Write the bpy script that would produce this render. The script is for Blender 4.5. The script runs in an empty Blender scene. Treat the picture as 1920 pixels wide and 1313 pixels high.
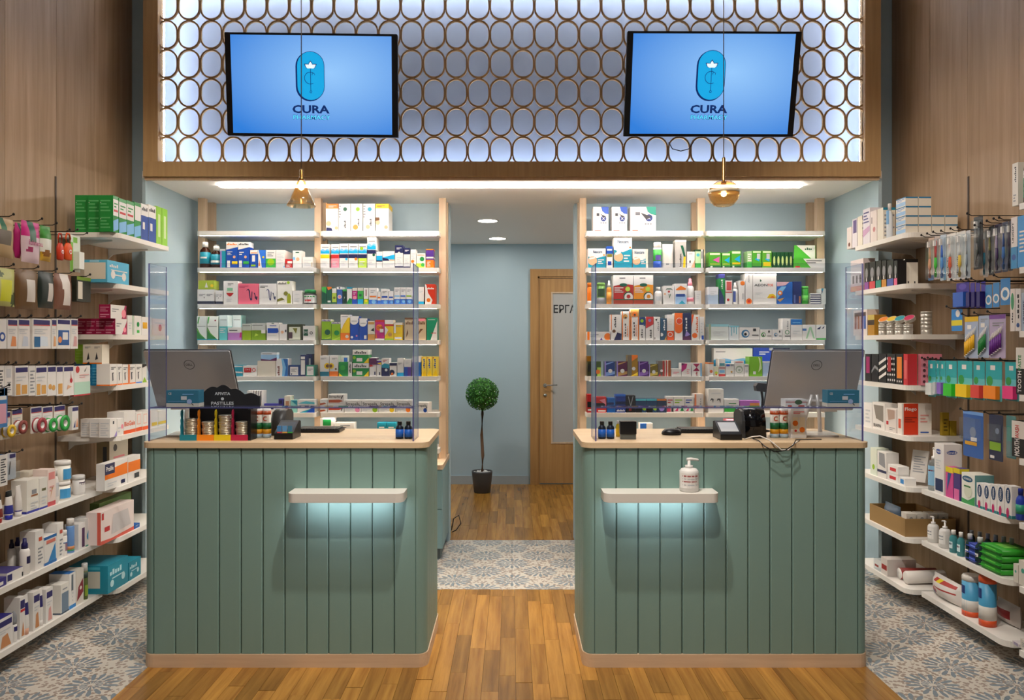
import bpy, bmesh, math, random
from mathutils import Vector, Matrix
random.seed(7)
# ------------------------------------------------------------------ camera, world, lights, exposure
F = 1420.0; H = 1.42; VY = 645.0
SC = bpy.context.scene
COL = SC.collection
cam_d = bpy.data.cameras.new('camera'); cam = bpy.data.objects.new('camera', cam_d); COL.objects.link(cam)
cam_d.sensor_width = 36.0; cam_d.lens = F / 1920 * 36.0; cam_d.shift_y = -11.5 / 1920
cam_d.clip_start = 0.02
cam.location = (0, 0, H); cam.rotation_euler = (math.pi / 2, 0, 0)
SC.camera = cam
w = bpy.data.worlds.new('world'); SC.world = w; w.use_nodes = True
w.node_tree.nodes['Background'].inputs[0].default_value = (1.0, 0.9, 0.8, 1)
w.node_tree.nodes['Background'].inputs[1].default_value = 0.19
SC.view_settings.view_transform = 'Standard'; SC.view_settings.look = 'None'
SC.view_settings.exposure = 0.36; SC.view_settings.gamma = 1.0
SC.view_settings.use_curve_mapping = False

def lamp(kind, name, loc, energy, color=(1, .93, .85), size=0.1, rot=(0, 0, 0), **k):
    d = bpy.data.lights.new(name, kind); d.energy = energy; d.color = color
    if kind == 'AREA':
        d.shape = k.get('shape', 'RECTANGLE'); d.size = size; d.size_y = k.get('size_y', size)
    else:
        d.shadow_soft_size = size
    if kind == 'SPOT':
        d.spot_size = math.radians(k.get('cone', 60)); d.spot_blend = k.get('blend', .6)
    o = bpy.data.objects.new(name, d); COL.objects.link(o); o.location = loc; o.rotation_euler = rot
    return o
def aim(o, target):
    o.rotation_euler = (Vector(target) - Vector(o.location)).to_track_quat('-Z', 'Y').to_euler()
# ceiling spotlights on the shop's centre line (their shelf shadows show on the counters)
for (x, y, tx, ty, tz, e, cone) in ((-.1, 2.35, -1.0, 3.34, .86, 150, 56), (.1, 2.35, .95, 3.34, .86, 150, 56),
                                    (-.15, 1.25, -1.0, 3.34, .88, 135, 42), (.15, 1.25, .95, 3.34, .88, 135, 42)):
    s = lamp('SPOT', 'ceiling_spotlight', (x, y, 3.6), e, (1, .92, .82), .04, cone=cone, blend=.8); aim(s, (tx, ty, tz))
# two more rows of ceiling spots washing the side racks and the floor
for sx in (-1, 1):
    for (y, ty, e) in ((1.6, 3.7, 85), (3.0, 4.2, 58)):
        s = lamp('SPOT', 'ceiling_spotlight', (sx * .9, y, 3.65), e, (1, .88, .74), .08, cone=54, blend=1.0); aim(s, (sx * 2.25, ty, 1.85))
s = lamp('SPOT', 'ceiling_spotlight', (0, 1.9, 3.65), 40, (1, .88, .72), .08, cone=60, blend=.9); aim(s, (0, 3.6, 0))
# soffit line and rear downlights come below, with unseen lamps for the rear room

# ------------------------------------------------------------------ materials
def s2l(c):
    return c / 12.92 if c <= .04045 else ((c + .055) / 1.055) ** 2.4
def hexc(h):
    h = h.lstrip('#'); return tuple(s2l(int(h[i:i + 2], 16) / 255) for i in (0, 2, 4)) + (1,)
PAL = dict(W='#e6e3e0', CR='#e3dccd', K='#17171a', N='#1d2352', BL='#1c4fb0', LB='#7db9e6', TE='#1f93ad', AQ='#58bccb',
           G='#1f8f45', LG='#93c01f', DG='#1c5b45', R='#c22a2c', O='#ee7a1d', Y='#f2cb1c', PK='#ef8fa0', MG='#c3247e',
           PU='#56338f', BR='#6e4a2a', GR='#8d9096', LGR='#c9ccd0', DK='#3a3d44', LI='#b9d64b', RO='#8d2340', BE='#cdb796',
           OL='#7b7a2a', SK='#e3b08c', BU='#a3174f', SG='#3fae49', AM='#5c2a12', LV='#9a86cf', GO='#b68a2c', TN='#c9964c',
           MW='#d8d6da', CY='#16a8dc', PL='#5b2453', BB='#2f6fcf', MT='#bfe3dc', TQ='#26b3b5')
MATS = {}
def pbsdf(name):
    m = bpy.data.materials.new(name); m.use_nodes = True
    return m, m.node_tree.nodes, m.node_tree.links, m.node_tree.nodes['Principled BSDF']
def mat(key, rough=.42, metal=0.0, spec=.4):
    """plain print/plastic/paint colour with a faint procedural unevenness in the gloss"""
    k = (key, rough, metal)
    if k in MATS: return MATS[k]
    m, n, l, b = pbsdf('colour_' + key.lstrip('#'))
    b.inputs['Base Color'].default_value = hexc(PAL.get(key, key))
    b.inputs['Metallic'].default_value = metal
    b.inputs['Specular IOR Level'].default_value = spec
    t = n.new('ShaderNodeTexNoise'); t.inputs['Scale'].default_value = 40
    mr = n.new('ShaderNodeMapRange'); mr.inputs['To Min'].default_value = max(rough - .06, 0.03); mr.inputs['To Max'].default_value = rough + .06
    l.new(t.outputs['Fac'], mr.inputs['Value']); l.new(mr.outputs['Result'], b.inputs['Roughness'])
    MATS[k] = m; return m
def emit(key, col, strength):
    if key in MATS: return MATS[key]
    m, n, l, b = pbsdf('light_' + key)
    b.inputs['Base Color'].default_value = hexc(col); b.inputs['Emission Color'].default_value = hexc(col)
    b.inputs['Emission Strength'].default_value = strength
    MATS[key] = m; return m
def wood(key, c1, c2, axis='Z', rough=.45, scale=1.0, rnd=0.0, spec=.35):
    """wood with grain stretched along one axis, in object space offset by the piece's own random number"""
    if key in MATS: return MATS[key]
    m, n, l, b = pbsdf('wood_' + key)
    tc = n.new('ShaderNodeTexCoord'); mp = n.new('ShaderNodeMapping')
    s = {'X': (1.2, 22, 22), 'Y': (22, 1.2, 22), 'Z': (22, 22, 1.0)}[axis]
    mp.inputs['Scale'].default_value = tuple(a * scale for a in s)
    g = n.new('ShaderNodeNewGeometry')
    oi = n.new('ShaderNodeObjectInfo')
    va = n.new('ShaderNodeVectorMath'); va.operation = 'SCALE'
    va.inputs[0].default_value = (37, 19, 53); l.new(oi.outputs['Random'], va.inputs['Scale'])
    ad = n.new('ShaderNodeVectorMath'); ad.operation = 'ADD'
    l.new(g.outputs['Position'], mp.inputs['Vector']); l.new(mp.outputs['Vector'], ad.inputs[0]); l.new(va.outputs['Vector'], ad.inputs[1])
    t = n.new('ShaderNodeTexNoise'); t.inputs['Scale'].default_value = 1.6; t.inputs['Detail'].default_value = 6; t.inputs['Roughness'].default_value = .62
    l.new(ad.outputs['Vector'], t.inputs['Vector'])
    r = n.new('ShaderNodeValToRGB'); r.color_ramp.elements[0].position = .3; r.color_ramp.elements[1].position = .72
    r.color_ramp.elements[0].color = hexc(c1); r.color_ramp.elements[1].color = hexc(c2)
    l.new(t.outputs['Fac'], r.inputs['Fac'])
    hs = n.new('ShaderNodeHueSaturation'); l.new(r.outputs['Color'], hs.inputs['Color'])
    mr = n.new('ShaderNodeMapRange'); mr.inputs['To Min'].default_value = 1 - rnd; mr.inputs['To Max'].default_value = 1 + rnd
    l.new(oi.outputs['Random'], mr.inputs['Value']); l.new(mr.outputs['Result'], hs.inputs['Value'])
    l.new(hs.outputs['Color'], b.inputs['Base Color'])
    bp = n.new('ShaderNodeBump'); bp.inputs['Strength'].default_value = .12; bp.inputs['Distance'].default_value = .002
    l.new(t.outputs['Fac'], bp.inputs['Height']); l.new(bp.outputs['Normal'], b.inputs['Normal'])
    b.inputs['Roughness'].default_value = rough; b.inputs['Specular IOR Level'].default_value = spec
    MATS[key] = m; return m
def paint(key, c, rough=.55, var=.03):
    """wall paint: roller texture, tiny tone drift"""
    if key in MATS: return MATS[key]
    m, n, l, b = pbsdf('paint_' + key)
    t = n.new('ShaderNodeTexNoise'); t.inputs['Scale'].default_value = 3
    hs = n.new('ShaderNodeHueSaturation'); hs.inputs['Color'].default_value = hexc(c)
    mr = n.new('ShaderNodeMapRange'); mr.inputs['To Min'].default_value = 1 - var; mr.inputs['To Max'].default_value = 1 + var
    l.new(t.outputs['Fac'], mr.inputs['Value']); l.new(mr.outputs['Result'], hs.inputs['Value']); l.new(hs.outputs['Color'], b.inputs['Base Color'])
    t2 = n.new('ShaderNodeTexNoise'); t2.inputs['Scale'].default_value = 260
    bp = n.new('ShaderNodeBump'); bp.inputs['Strength'].default_value = .05; bp.inputs['Distance'].default_value = .001
    l.new(t2.outputs['Fac'], bp.inputs['Height']); l.new(bp.outputs['Normal'], b.inputs['Normal'])
    b.inputs['Roughness'].default_value = rough
    MATS[key] = m; return m
def clear(key, tint, gloss=.06, rough=.02, body=0.0, bodycol='#ffffff'):
    """thin clear sheet: tinted see-through plus fresnel gloss, a little body colour"""
    if key in MATS: return MATS[key]
    m = bpy.data.materials.new('clear_' + key); m.use_nodes = True; n = m.node_tree.nodes; l = m.node_tree.links
    n.remove(n['Principled BSDF']); out = n['Material Output']
    tr = n.new('ShaderNodeBsdfTransparent'); tr.inputs[0].default_value = hexc(tint)
    gl = n.new('ShaderNodeBsdfGlossy'); gl.inputs['Roughness'].default_value = rough
    lw = n.new('ShaderNodeLayerWeight'); lw.inputs['Blend'].default_value = .5
    pw = n.new('ShaderNodeMath'); pw.operation = 'POWER'; pw.inputs[1].default_value = 4.0; l.new(lw.outputs['Facing'], pw.inputs[0])
    ml = n.new('ShaderNodeMath'); ml.operation = 'MULTIPLY_ADD'; ml.inputs[1].default_value = .7; ml.inputs[2].default_value = gloss
    l.new(pw.outputs[0], ml.inputs[0])
    mx = n.new('ShaderNodeMixShader'); l.new(ml.outputs[0], mx.inputs[0]); l.new(tr.outputs[0], mx.inputs[1]); l.new(gl.outputs[0], mx.inputs[2])
    res = mx
    if body > 0:
        df = n.new('ShaderNodeBsdfDiffuse'); df.inputs[0].default_value = hexc(bodycol)
        m2 = n.new('ShaderNodeMixShader'); m2.inputs[0].default_value = body
        l.new(mx.outputs[0], m2.inputs[1]); l.new(df.outputs[0], m2.inputs[2]); res = m2
    l.new(res.outputs[0], out.inputs['Surface'])
    MATS[key] = m; return m
def getmat(c):
    if not isinstance(c, str): return c
    return mat(c)
BLUE = paint('blue', '#b0c7d3'); WHITE = paint('white', '#f6f3ef'); LAM = mat('#e9e5df', .38)
TEAL = paint('teal', '#7f9f98', .5, .02)
WALLW = wood('wall', '#977c5e', '#b3987c', 'Z', .5, .8, .04)
LATT = wood('lattice', '#b59468', '#caa87a', 'Z', .5, 1.0, .03)
POST = wood('post', '#c9ab8b', '#dcc3a6', 'Z', .5, 1.0, .04)
TOPW = wood('counter', '#cfb28d', '#dfc6a4', 'X', .42, 1.0, .02)
DOORW = wood('door', '#a97c4a', '#c2965f', 'Z', .45, 1.0, .04)
PLINTH = wood('plinth', '#d3b596', '#e2c8aa', 'X', .5, 1.0, .02)
PLANK = wood('plank', '#8a5c26', '#bd8a3f', 'Y', .27, .9, .3, .5)
LED = emit('led', '#fff5ea', 34); LEDC = emit('ledcool', '#eef4ff', 31)
BLK = mat('#141416', .35); STEEL = mat('#b9b6b0', .25, 1.0); CHROME = mat('#d8d8d8', .12, 1.0)

# ------------------------------------------------------------------ mesh builder
TXT = {}
def text_geo(s, bold=0.0):
    k = (s, bold)
    if k in TXT: return TXT[k]
    c = bpy.data.curves.new('t', 'FONT'); c.body = s; c.resolution_u = 2; c.offset = bold
    o = bpy.data.objects.new('t', c); COL.objects.link(o)
    dg = bpy.context.evaluated_depsgraph_get(); me = o.evaluated_get(dg).to_mesh()
    vs = [(v.co.x, v.co.y) for v in me.vertices]; fs = [tuple(p.vertices) for p in me.polygons]
    o.evaluated_get(dg).to_mesh_clear(); bpy.data.objects.remove(o); bpy.data.curves.remove(c)
    if vs:
        x0 = min(a for a, b in vs); x1 = max(a for a, b in vs); y0 = min(b for a, b in vs); y1 = max(b for a, b in vs)
        vs = [((a - x0) / max(x1 - x0, 1e-6), (b - y0) / max(y1 - y0, 1e-6)) for a, b in vs]
    TXT[k] = (vs, fs); return TXT[k]

class MB:
    def __init__(s): s.v = []; s.f = []; s.m = []; s.sm = []; s.mats = []
    def mi(s, c):
        c = getmat(c)
        if c not in s.mats: s.mats.append(c)
        return s.mats.index(c)
    def face(s, pts, c, smooth=False):
        i = len(s.v); s.v += [tuple(p) for p in pts]; s.f.append(tuple(range(i, i + len(pts)))); s.m.append(s.mi(c)); s.sm.append(smooth)
    def box(s, x0, y0, z0, x1, y1, z1, c, front=None, sides=None, top=None):
        A = [(x0, y0, z0), (x1, y0, z0), (x1, y1, z0), (x0, y1, z0), (x0, y0, z1), (x1, y0, z1), (x1, y1, z1), (x0, y1, z1)]
        i = len(s.v); s.v += A
        for q, cc in (((0, 3, 2, 1), c), ((4, 5, 6, 7), top or c), ((0, 1, 5, 4), front or c), ((1, 2, 6, 5), sides or c), ((2, 3, 7, 6), c), ((3, 0, 4, 7), sides or c)):
            s.f.append(tuple(i + k for k in q)); s.m.append(s.mi(cc)); s.sm.append(False)
        return s
    def prism(s, pts, z0, z1, c, top=None, smooth_side=False, axis='z'):
        n = len(pts); i = len(s.v)
        if axis == 'z': s.v += [(a, b, z0) for a, b in pts] + [(a, b, z1) for a, b in pts]
        elif axis == 'y': s.v += [(a, z0, b) for a, b in pts] + [(a, z1, b) for a, b in pts]
        else: s.v += [(z0, a, b) for a, b in pts] + [(z1, a, b) for a, b in pts]
        s.f.append(tuple(range(i + n - 1, i - 1, -1))); s.m.append(s.mi(c)); s.sm.append(False)
        s.f.append(tuple(range(i + n, i + 2 * n))); s.m.append(s.mi(top or c)); s.sm.append(False)
        for k in range(n):
            j = (k + 1) % n
            s.f.append((i + k, i + j, i + n + j, i + n + k)); s.m.append(s.mi(c)); s.sm.append(smooth_side)
        return s
    def lathe(s, prof, cols, cx=0, cy=0, seg=18, sx=1.0, sy=1.0, smooth=True):
        i = len(s.v); n = len(prof)
        for (r, z) in prof:
            for k in range(seg):
                a = 2 * math.pi * k / seg
                s.v.append((cx + r * sx * math.cos(a), cy + r * sy * math.sin(a), z))
        for j in range(n - 1):
            c = cols[j] if isinstance(cols, (list, tuple)) else cols
            for k in range(seg):
                k2 = (k + 1) % seg
                s.f.append((i + j * seg + k, i + j * seg + k2, i + (j + 1) * seg + k2, i + (j + 1) * seg + k)); s.m.append(s.mi(c)); s.sm.append(smooth)
        c0 = cols[0] if isinstance(cols, (list, tuple)) else cols; c1 = cols[-1] if isinstance(cols, (list, tuple)) else cols
        if prof[0][0] > 1e-5: s.f.append(tuple(i + k for k in range(seg - 1, -1, -1))); s.m.append(s.mi(c0)); s.sm.append(False)
        if prof[-1][0] > 1e-5: s.f.append(tuple(i + (n - 1) * seg + k for k in range(seg))); s.m.append(s.mi(c1)); s.sm.append(False)
        return s
    def tube(s, path, r, c, seg=8):
        P = [Vector(p) for p in path]; rings = []
        for k, p in enumerate(P):
            d = (P[min(k + 1, len(P) - 1)] - P[max(k - 1, 0)]).normalized()
            u = d.cross(Vector((0, 0, 1)));
            if u.length < 1e-3: u = d.cross(Vector((1, 0, 0)))
            u.normalize(); w_ = d.cross(u); rr = r[k] if isinstance(r, (list, tuple)) else r
            i = len(s.v); rings.append(i)
            for q in range(seg):
                a = 2 * math.pi * q / seg; s.v.append(tuple(p + u * math.cos(a) * rr + w_ * math.sin(a) * rr))
        for k in range(len(P) - 1):
            for q in range(seg):
                q2 = (q + 1) % seg
                s.f.append((rings[k] + q, rings[k + 1] + q, rings[k + 1] + q2, rings[k] + q2)); s.m.append(s.mi(c)); s.sm.append(True)
        s.f.append(tuple(rings[0] + q for q in range(seg))); s.m.append(s.mi(c)); s.sm.append(False)
        s.f.append(tuple(rings[-1] + q for q in range(seg - 1, -1, -1))); s.m.append(s.mi(c)); s.sm.append(False)
        return s
    def art(s, items, w, h, d, y=0.0, x0=0.0, z0=0.0):
        """flat print on the front face (plane y), layered 0.25 mm apart"""
        e = .0004
        for it in items:
            k = it[0]; e += .00025; yy = y - e
            pt = lambda u, v: (x0 + u * w, yy, z0 + v * h)
            if k == 'r':
                _, a, b, c_, d_, col = it; s.face([pt(a, b), pt(c_, b), pt(c_, d_), pt(a, d_)], col)
            elif k == 'e':
                _, u, v, ru, rv, col = it
                if rv is None: rv = ru * w / h
                s.face([pt(min(max(u + ru * math.cos(2 * math.pi * q / 14), .005), .995), min(max(v + rv * math.sin(2 * math.pi * q / 14), .005), .995)) for q in range(14)], col)
            elif k == 'p':
                _, col, *a = it; s.face([pt(a[q], a[q + 1]) for q in range(0, len(a), 2)], col)
            elif k == 'l':
                _, a, b, c_, d_, col, nn = it
                st = (d_ - b) / nn
                for q in range(nn):
                    x1 = a + (c_ - a) * (1.0 if q % 3 == 0 else .62 if q % 3 == 1 else .84)
                    zb = b + (nn - 1 - q) * st
                    s.face([pt(a, zb), pt(x1, zb), pt(x1, zb + st * .45), pt(a, zb + st * .45)], col)
            elif k == 'b':
                _, v0, v1, col = it
                s.face([pt(0, v0), pt(1, v0), pt(1, v1), pt(0, v1)], col)
                for xx, sg in ((x0, -1), (x0 + w, 1)):
                    xx += sg * e
                    q = [(xx, y, z0 + v0 * h), (xx, y + d, z0 + v0 * h), (xx, y + d, z0 + v1 * h), (xx, y, z0 + v1 * h)]
                    s.face(q if sg > 0 else q[::-1], col)
            elif k == 'd':
                _, a, b, c_, d_, col, nn, rot = it
                for q in range(nn):
                    f0, f1 = q / nn, (q + .72) / nn; hh = (.62, 1, .7)[q % 3]
                    if rot: x_, z_ = (c_ - (c_ - a) * hh, c_), (b + (d_ - b) * f0, b + (d_ - b) * f1)
                    else: x_, z_ = (a + (c_ - a) * f0, a + (c_ - a) * f1), (b, b + (d_ - b) * hh)
                    s.face([pt(x_[0], z_[0]), pt(x_[1], z_[0]), pt(x_[1], z_[1]), pt(x_[0], z_[1])], col)
            elif k == 't':
                _, a, b, c_, d_, col, txt, rot = it
                vs, fs = text_geo(txt, .02)
                i = len(s.v)
                for (u, v) in vs:
                    if rot: u, v = 1 - v, u
                    s.v.append(pt(a + (c_ - a) * u, b + (d_ - b) * v))
                for f in fs: s.f.append(tuple(i + q for q in f)); s.m.append(s.mi(col)); s.sm.append(False)
        return s
    def obj(s, name, parent=None, loc=None, rz=0.0, rot=None):
        me = bpy.data.meshes.new(name); me.from_pydata(s.v, [], s.f)
        for m in s.mats: me.materials.append(m)
        me.polygons.foreach_set('material_index', s.m); me.polygons.foreach_set('use_smooth', s.sm); me.update()
        o = bpy.data.objects.new(name, me); COL.objects.link(o)
        if parent: o.parent = parent
        if loc: o.location = loc
        o.rotation_euler = rot if rot else (0, 0, rz)
        return o
def R(a, b, c, d, col): return ('r', a, b, c, d, col)
def E(u, v, r, col, rv=None): return ('e', u, v, r, rv, col)
def P(col, *a): return ('p', col) + a
def L(a, b, c, d, col='GR', n=3): return ('l', a, b, c, d, col, n)
def B(a, b, col): return ('b', a, b, col)
KEEP = {'Nexcare', 'Strepsils', 'Strepfen', 'AEON', 'TOE', 'BioGaia', 'Prolife', 'Flogo', 'BIAFIN', 'COREGA', 'TOOTH', 'PASTE', 'MOUTH', 'WASH', 'UNISEPT', 'Orib', 'Oral-B', '1+1', 'CE', 'DELL',
        'APIVITA', 'PASTILLES', 'Imodium', 'Echinacea', 'ΕΡΓΑΣΤΗΡΙΟ', 'X'}
def T(a, b, c, d, col, s, rot=0):
    # lettering the photograph leaves unreadable is only a broken line of print
    if s in KEEP: return ('t', a, b, c, d, col, s, rot)
    return ('d', a, b, c, d, col, len(s), rot)
def empty(name, loc=(0, 0, 0), rz=0.0):
    o = bpy.data.objects.new(name, None); COL.objects.link(o); o.location = loc; o.rotation_euler = (0, 0, rz); o.empty_display_size = .05
    return o
def tag(o, label, cat, group=None):
    o['label'] = label; o['category'] = cat
    if group: o['group'] = group
    return o
def struct(o): o['kind'] = 'structure'; return o
def rrect(x0, y0, x1, y1, r, corners='abcd', n=6):
    """outline, counter-clockwise from (x0,y0); corners a=(x0,y0) b=(x1,y0) c=(x1,y1) d=(x0,y1) rounded"""
    pts = []
    for k, (cx, cy, a0) in zip('abcd', ((x0 + r, y0 + r, 180), (x1 - r, y0 + r, 270), (x1 - r, y1 - r, 0), (x0 + r, y1 - r, 90))):
        if k in corners:
            for q in range(n + 1):
                a = math.radians(a0 + 90 * q / n); pts.append((cx + r * math.cos(a), cy + r * math.sin(a)))
        else: pts.append({'a': (x0, y0), 'b': (x1, y0), 'c': (x1, y1), 'd': (x0, y1)}[k])
    return pts
def PX(x, Z): return (x - 960) * Z / F
def PZ(y, Z): return H - (y - VY) * Z / F
# ------------------------------------------------------------------ the setting
XW = 2.40; CEIL = 3.75; SOF = 2.43; YB = 5.45; YG = 4.62; YF = 7.67
def box_obj(name, a, b, m, parent=None, **k):
    return MB().box(*a, *b, m, **k).obj(name, parent)
# floor: sub-floor, oak planks, patterned tiles
floor = struct(box_obj('floor', (-2.5, -1.6, -.06), (2.5, 7.8, -.012), mat('#6b5133', .5)))
def tile_mat():
    m, n, l, b = pbsdf('floor_tile'); PP = .35
    def mt(op, a, c=None, d=None):
        q = n.new('ShaderNodeMath'); q.operation = op
        for i, x in enumerate((a, c, d)):
            if x is None: continue
            if isinstance(x, (int, float)): q.inputs[i].default_value = x
            else: l.new(x, q.inputs[i])
        return q.outputs[0]
    g = n.new('ShaderNodeNewGeometry'); sp = n.new('ShaderNodeSeparateXYZ'); l.new(g.outputs['Position'], sp.inputs[0])
    def flower(off):
        u = mt('SUBTRACT', mt('FRACT', mt('MULTIPLY_ADD', sp.outputs[0], 1 / PP, 40 + off)), .5)
        v = mt('SUBTRACT', mt('FRACT', mt('MULTIPLY_ADD', sp.outputs[1], 1 / PP, 40 + off)), .5)
        r = mt('SQRT', mt('ADD', mt('MULTIPLY', u, u), mt('MULTIPLY', v, v)))
        a = mt('ARCTAN2', v, u)
        pet = mt('ABSOLUTE', mt('COSINE', mt('MULTIPLY', a, 8.0)))
        lim = mt('MULTIPLY_ADD', pet, .18, .14)
        inside = mt('LESS_THAN', r, lim); core = mt('GREATER_THAN', r, .045); gap = mt('GREATER_THAN', pet, .62)
        ring = mt('GREATER_THAN', mt('ABSOLUTE', mt('SUBTRACT', r, .135)), .010)
        return mt('MULTIPLY', mt('MULTIPLY', inside, core), mt('MULTIPLY', gap, ring))
    fl = mt('MAXIMUM', flower(.0), flower(.5))
    vo = n.new('ShaderNodeTexVoronoi'); vo.inputs['Scale'].default_value = 52; vo.feature = 'F1'
    l.new(g.outputs['Position'], vo.inputs['Vector'])
    leaf = mt('LESS_THAN', vo.outputs['Distance'], .44)
    m1 = n.new('ShaderNodeMix'); m1.data_type = 'RGBA'; l.new(leaf, m1.inputs[0])
    m1.inputs[6].default_value = hexc('#d3ccc1'); m1.inputs[7].default_value = hexc('#a08f83')
    m2 = n.new('ShaderNodeMix'); m2.data_type = 'RGBA'; l.new(fl, m2.inputs[0])
    l.new(m1.outputs[2], m2.inputs[6]); m2.inputs[7].default_value = hexc('#7d8b96')
    l.new(m2.outputs[2], b.inputs['Base Color']); b.inputs['Roughness'].default_value = .35
    return m
TILE = tile_mat()
WX0, WX1 = -1.60, 1.56; YT0, YT1 = 4.38, 5.48
def tiles(x0, x1, y0, y1, s=.35):
    nx = max(1, round((x1 - x0) / s)); ny = max(1, round((y1 - y0) / s)); dx = (x1 - x0) / nx; dy = (y1 - y0) / ny
    me = None
    for i in range(nx):
        for j in range(ny):
            if me is None:
                o = MB().box(.0007, .0007, -.012, dx - .0007, dy - .0007, 0, TILE).obj('tile', floor); me = o.data
            else:
                o = bpy.data.objects.new('tile', me); COL.objects.link(o); o.parent = floor
            o.location = (x0 + i * dx, y0 + j * dy, 0)
tiles(-XW, WX0, 2.6, YT0); tiles(WX1, XW, 2.6, YT0); tiles(-XW, XW, YT0, YT1)
rp = random.Random(3); PLM = {}
def planks(x0, x1, y0, y1, wd=.07):
    n = round((x1 - x0) / wd); wd = (x1 - x0) / n
    for i in range(n):
        y = y0 - rp.random() * .5
        while y < y1:
            ln = rp.choice((.42, .5, .6, .75)); a = max(y, y0); b_ = min(y + ln, y1); y += ln
            if b_ - a < .02: continue
            k = round(b_ - a, 2); key = (k, round(wd, 4))
            if key not in PLM:
                o = MB().box(.0006, .0005, -.012, wd - .0006, k - .0005, 0, PLANK).obj('plank', floor); PLM[key] = o.data
            else:
                o = bpy.data.objects.new('plank', PLM[key]); COL.objects.link(o); o.parent = floor
            o.location = (x0 + i * wd, a, 0)
planks(WX0, WX1, 2.75, YT0); planks(-.75, 1.0, YT1, YF)
# the shop floor nearer the camera than the picture shows, and the rear room's corners
box_obj('plank_field', (-XW, -1.6, -.012), (XW, 2.6, 0), PLANK, floor)
box_obj('plank_field', (WX0, 2.6, -.012), (WX1, 2.75, 0), PLANK, floor)
box_obj('plank_field', (-1.6, YT1, -.012), (-.75, YF, 0), PLANK, floor); box_obj('plank_field', (1.0, YT1, -.012), (1.6, YF, 0), PLANK, floor)
# wood side walls, panel by panel
for sx, nm in ((-1, 'wall_left'), (1, 'wall_right')):
    wl = struct(box_obj(nm, (min(sx * 2.5, sx * 2.421), -1.6, 0), (max(sx * 2.5, sx * 2.421), 4.79, CEIL), mat('#2b221a', .8)))
    edges = [-1.6, -.4, .8, 1.6, 2.2, 2.79, 3.27, 3.45, 3.585, 3.99, 4.35, 4.785]
    for a, b_ in zip(edges, edges[1:]):
        MB().box(min(sx * XW, sx * 2.42), a + .0015, .0, max(sx * XW, sx * 2.42), b_ - .0015, CEIL, WALLW).obj('panel', wl)
    # painted return beside the portal
    struct(box_obj('trim_%d' % (1 if sx < 0 else 2), (min(sx * 2.257, sx * 2.5), 4.79, 0), (max(sx * 2.257, sx * 2.5), 4.85, CEIL), BLUE))
    # portal liner of the alcove
    struct(box_obj('wall_alcove_' + ('left' if sx < 0 else 'right'), (min(sx * 2.236, sx * 2.256), YG, 0), (max(sx * 2.236, sx * 2.256), YB + .12, SOF), BLUE))
    struct(box_obj('wall_back_' + ('left' if sx < 0 else 'right'), (min(sx * .45, sx * 2.236), YB, 0), (max(sx * .45, sx * 2.236), YB + .12, SOF), BLUE))
    struct(box_obj('wall_rear_side_' + ('left' if sx < 0 else 'right'), (min(sx * 1.6, sx * 1.65), YB + .12, 0), (max(sx * 1.6, sx * 1.65), YF, SOF), BLUE))
struct(box_obj('wall_rear', (-1.65, YF, 0), (1.65, YF + .1, SOF), BLUE))
struct(box_obj('baseboard_rear', (-1.6, YF - .014, 0), (.17, YF, .085), mat('#a9b2b8', .5)))
struct(box_obj('ceiling', (-2.5, -1.6, CEIL), (2.5, 4.95, CEIL + .05), WHITE))
sof = struct(box_obj('ceiling_soffit', (-2.256, YG + .0, SOF), (2.256, YF, SOF + .045), WHITE))
struct(box_obj('trim_3', (-2.236, YG - .012, SOF - .012), (2.236, YG + .012, SOF + .004), POST))
# recessed light line in the soffit
ll = tag(empty('linear_light', (0, 4.81, SOF)), 'long thin recessed white light line in the soffit above the shelves', 'light')
MB().box(-1.853, -.025, -.014, 1.836, .025, .0, LED).obj('diffuser', ll)
MB().box(-1.858, -.03, -.0035, -1.853, .03, 0, LAM).box(1.836, -.03, -.0035, 1.841, .03, 0, LAM).box(-1.853, -.03, -.0035, 1.836, -.025, 0, LAM).box(-1.853, .025, -.0035, 1.836, .03, 0, LAM).obj('trim', ll)
# rear downlights
DL = emit('down', '#fff4e6', 22)
for (x, y, nm) in ((-.2, 6.2, 'nearer'), (-.14, 7.24, 'farther')):
    d = tag(empty('downlight', (x, y, SOF)), 'round recessed ceiling downlight in the passage, the %s of two' % nm, 'light', 'passage downlights')
    MB().lathe([(.078, -.003), (.078, -.0005)], DL, seg=28).obj('diffuser', d)
    MB().lathe([(.079, -.001), (.092, -.001), (.092, -.006), (.079, -.006), (.079, -.001)], WHITE, seg=28).obj('ring', d)
for x in (-.9, .75):
    d = lamp('AREA', 'unseen_rear_lamp', (x, 6.7, SOF - .01), 8.5, (1, .94, .86), .16, shape='DISK')  # unseen lamps lighting the rear room, away from the visible downlight fixtures
# ------------------------------------------------------------------ lattice screen over the alcove
scr = tag(empty('lattice_screen', (0, YG, SOF)), 'oak lattice screen of oval cells backlit in white over the alcove', 'screen')
GX0, GX1, GZ0 = PX(300, YG), PX(1618, YG), 2.526 - SOF
def rel(o): return o
MB().box(-2.236, -.03, .006, 2.236, .04, GZ0, LATT).obj('bottom_rail', scr)
MB().box(-2.236, -.03, GZ0, GX0, .04, CEIL - SOF, LATT).obj('stile', scr)
MB().box(GX1, -.03, GZ0, 2.236, .04, CEIL - SOF, LATT).obj('stile', scr)
BACKP = paint('backpanel', '#97a5bb', .6, .01)
MB().box(-2.236, .24, .05, 2.236, .25, CEIL - SOF, BACKP).obj('back_panel', scr)
MB().box(-2.236, .04, .05, -2.226, .24, CEIL - SOF, BACKP).obj('box_side', scr)
MB().box(2.226, .04, .05, 2.236, .24, CEIL - SOF, BACKP).obj('box_side', scr)
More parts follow.
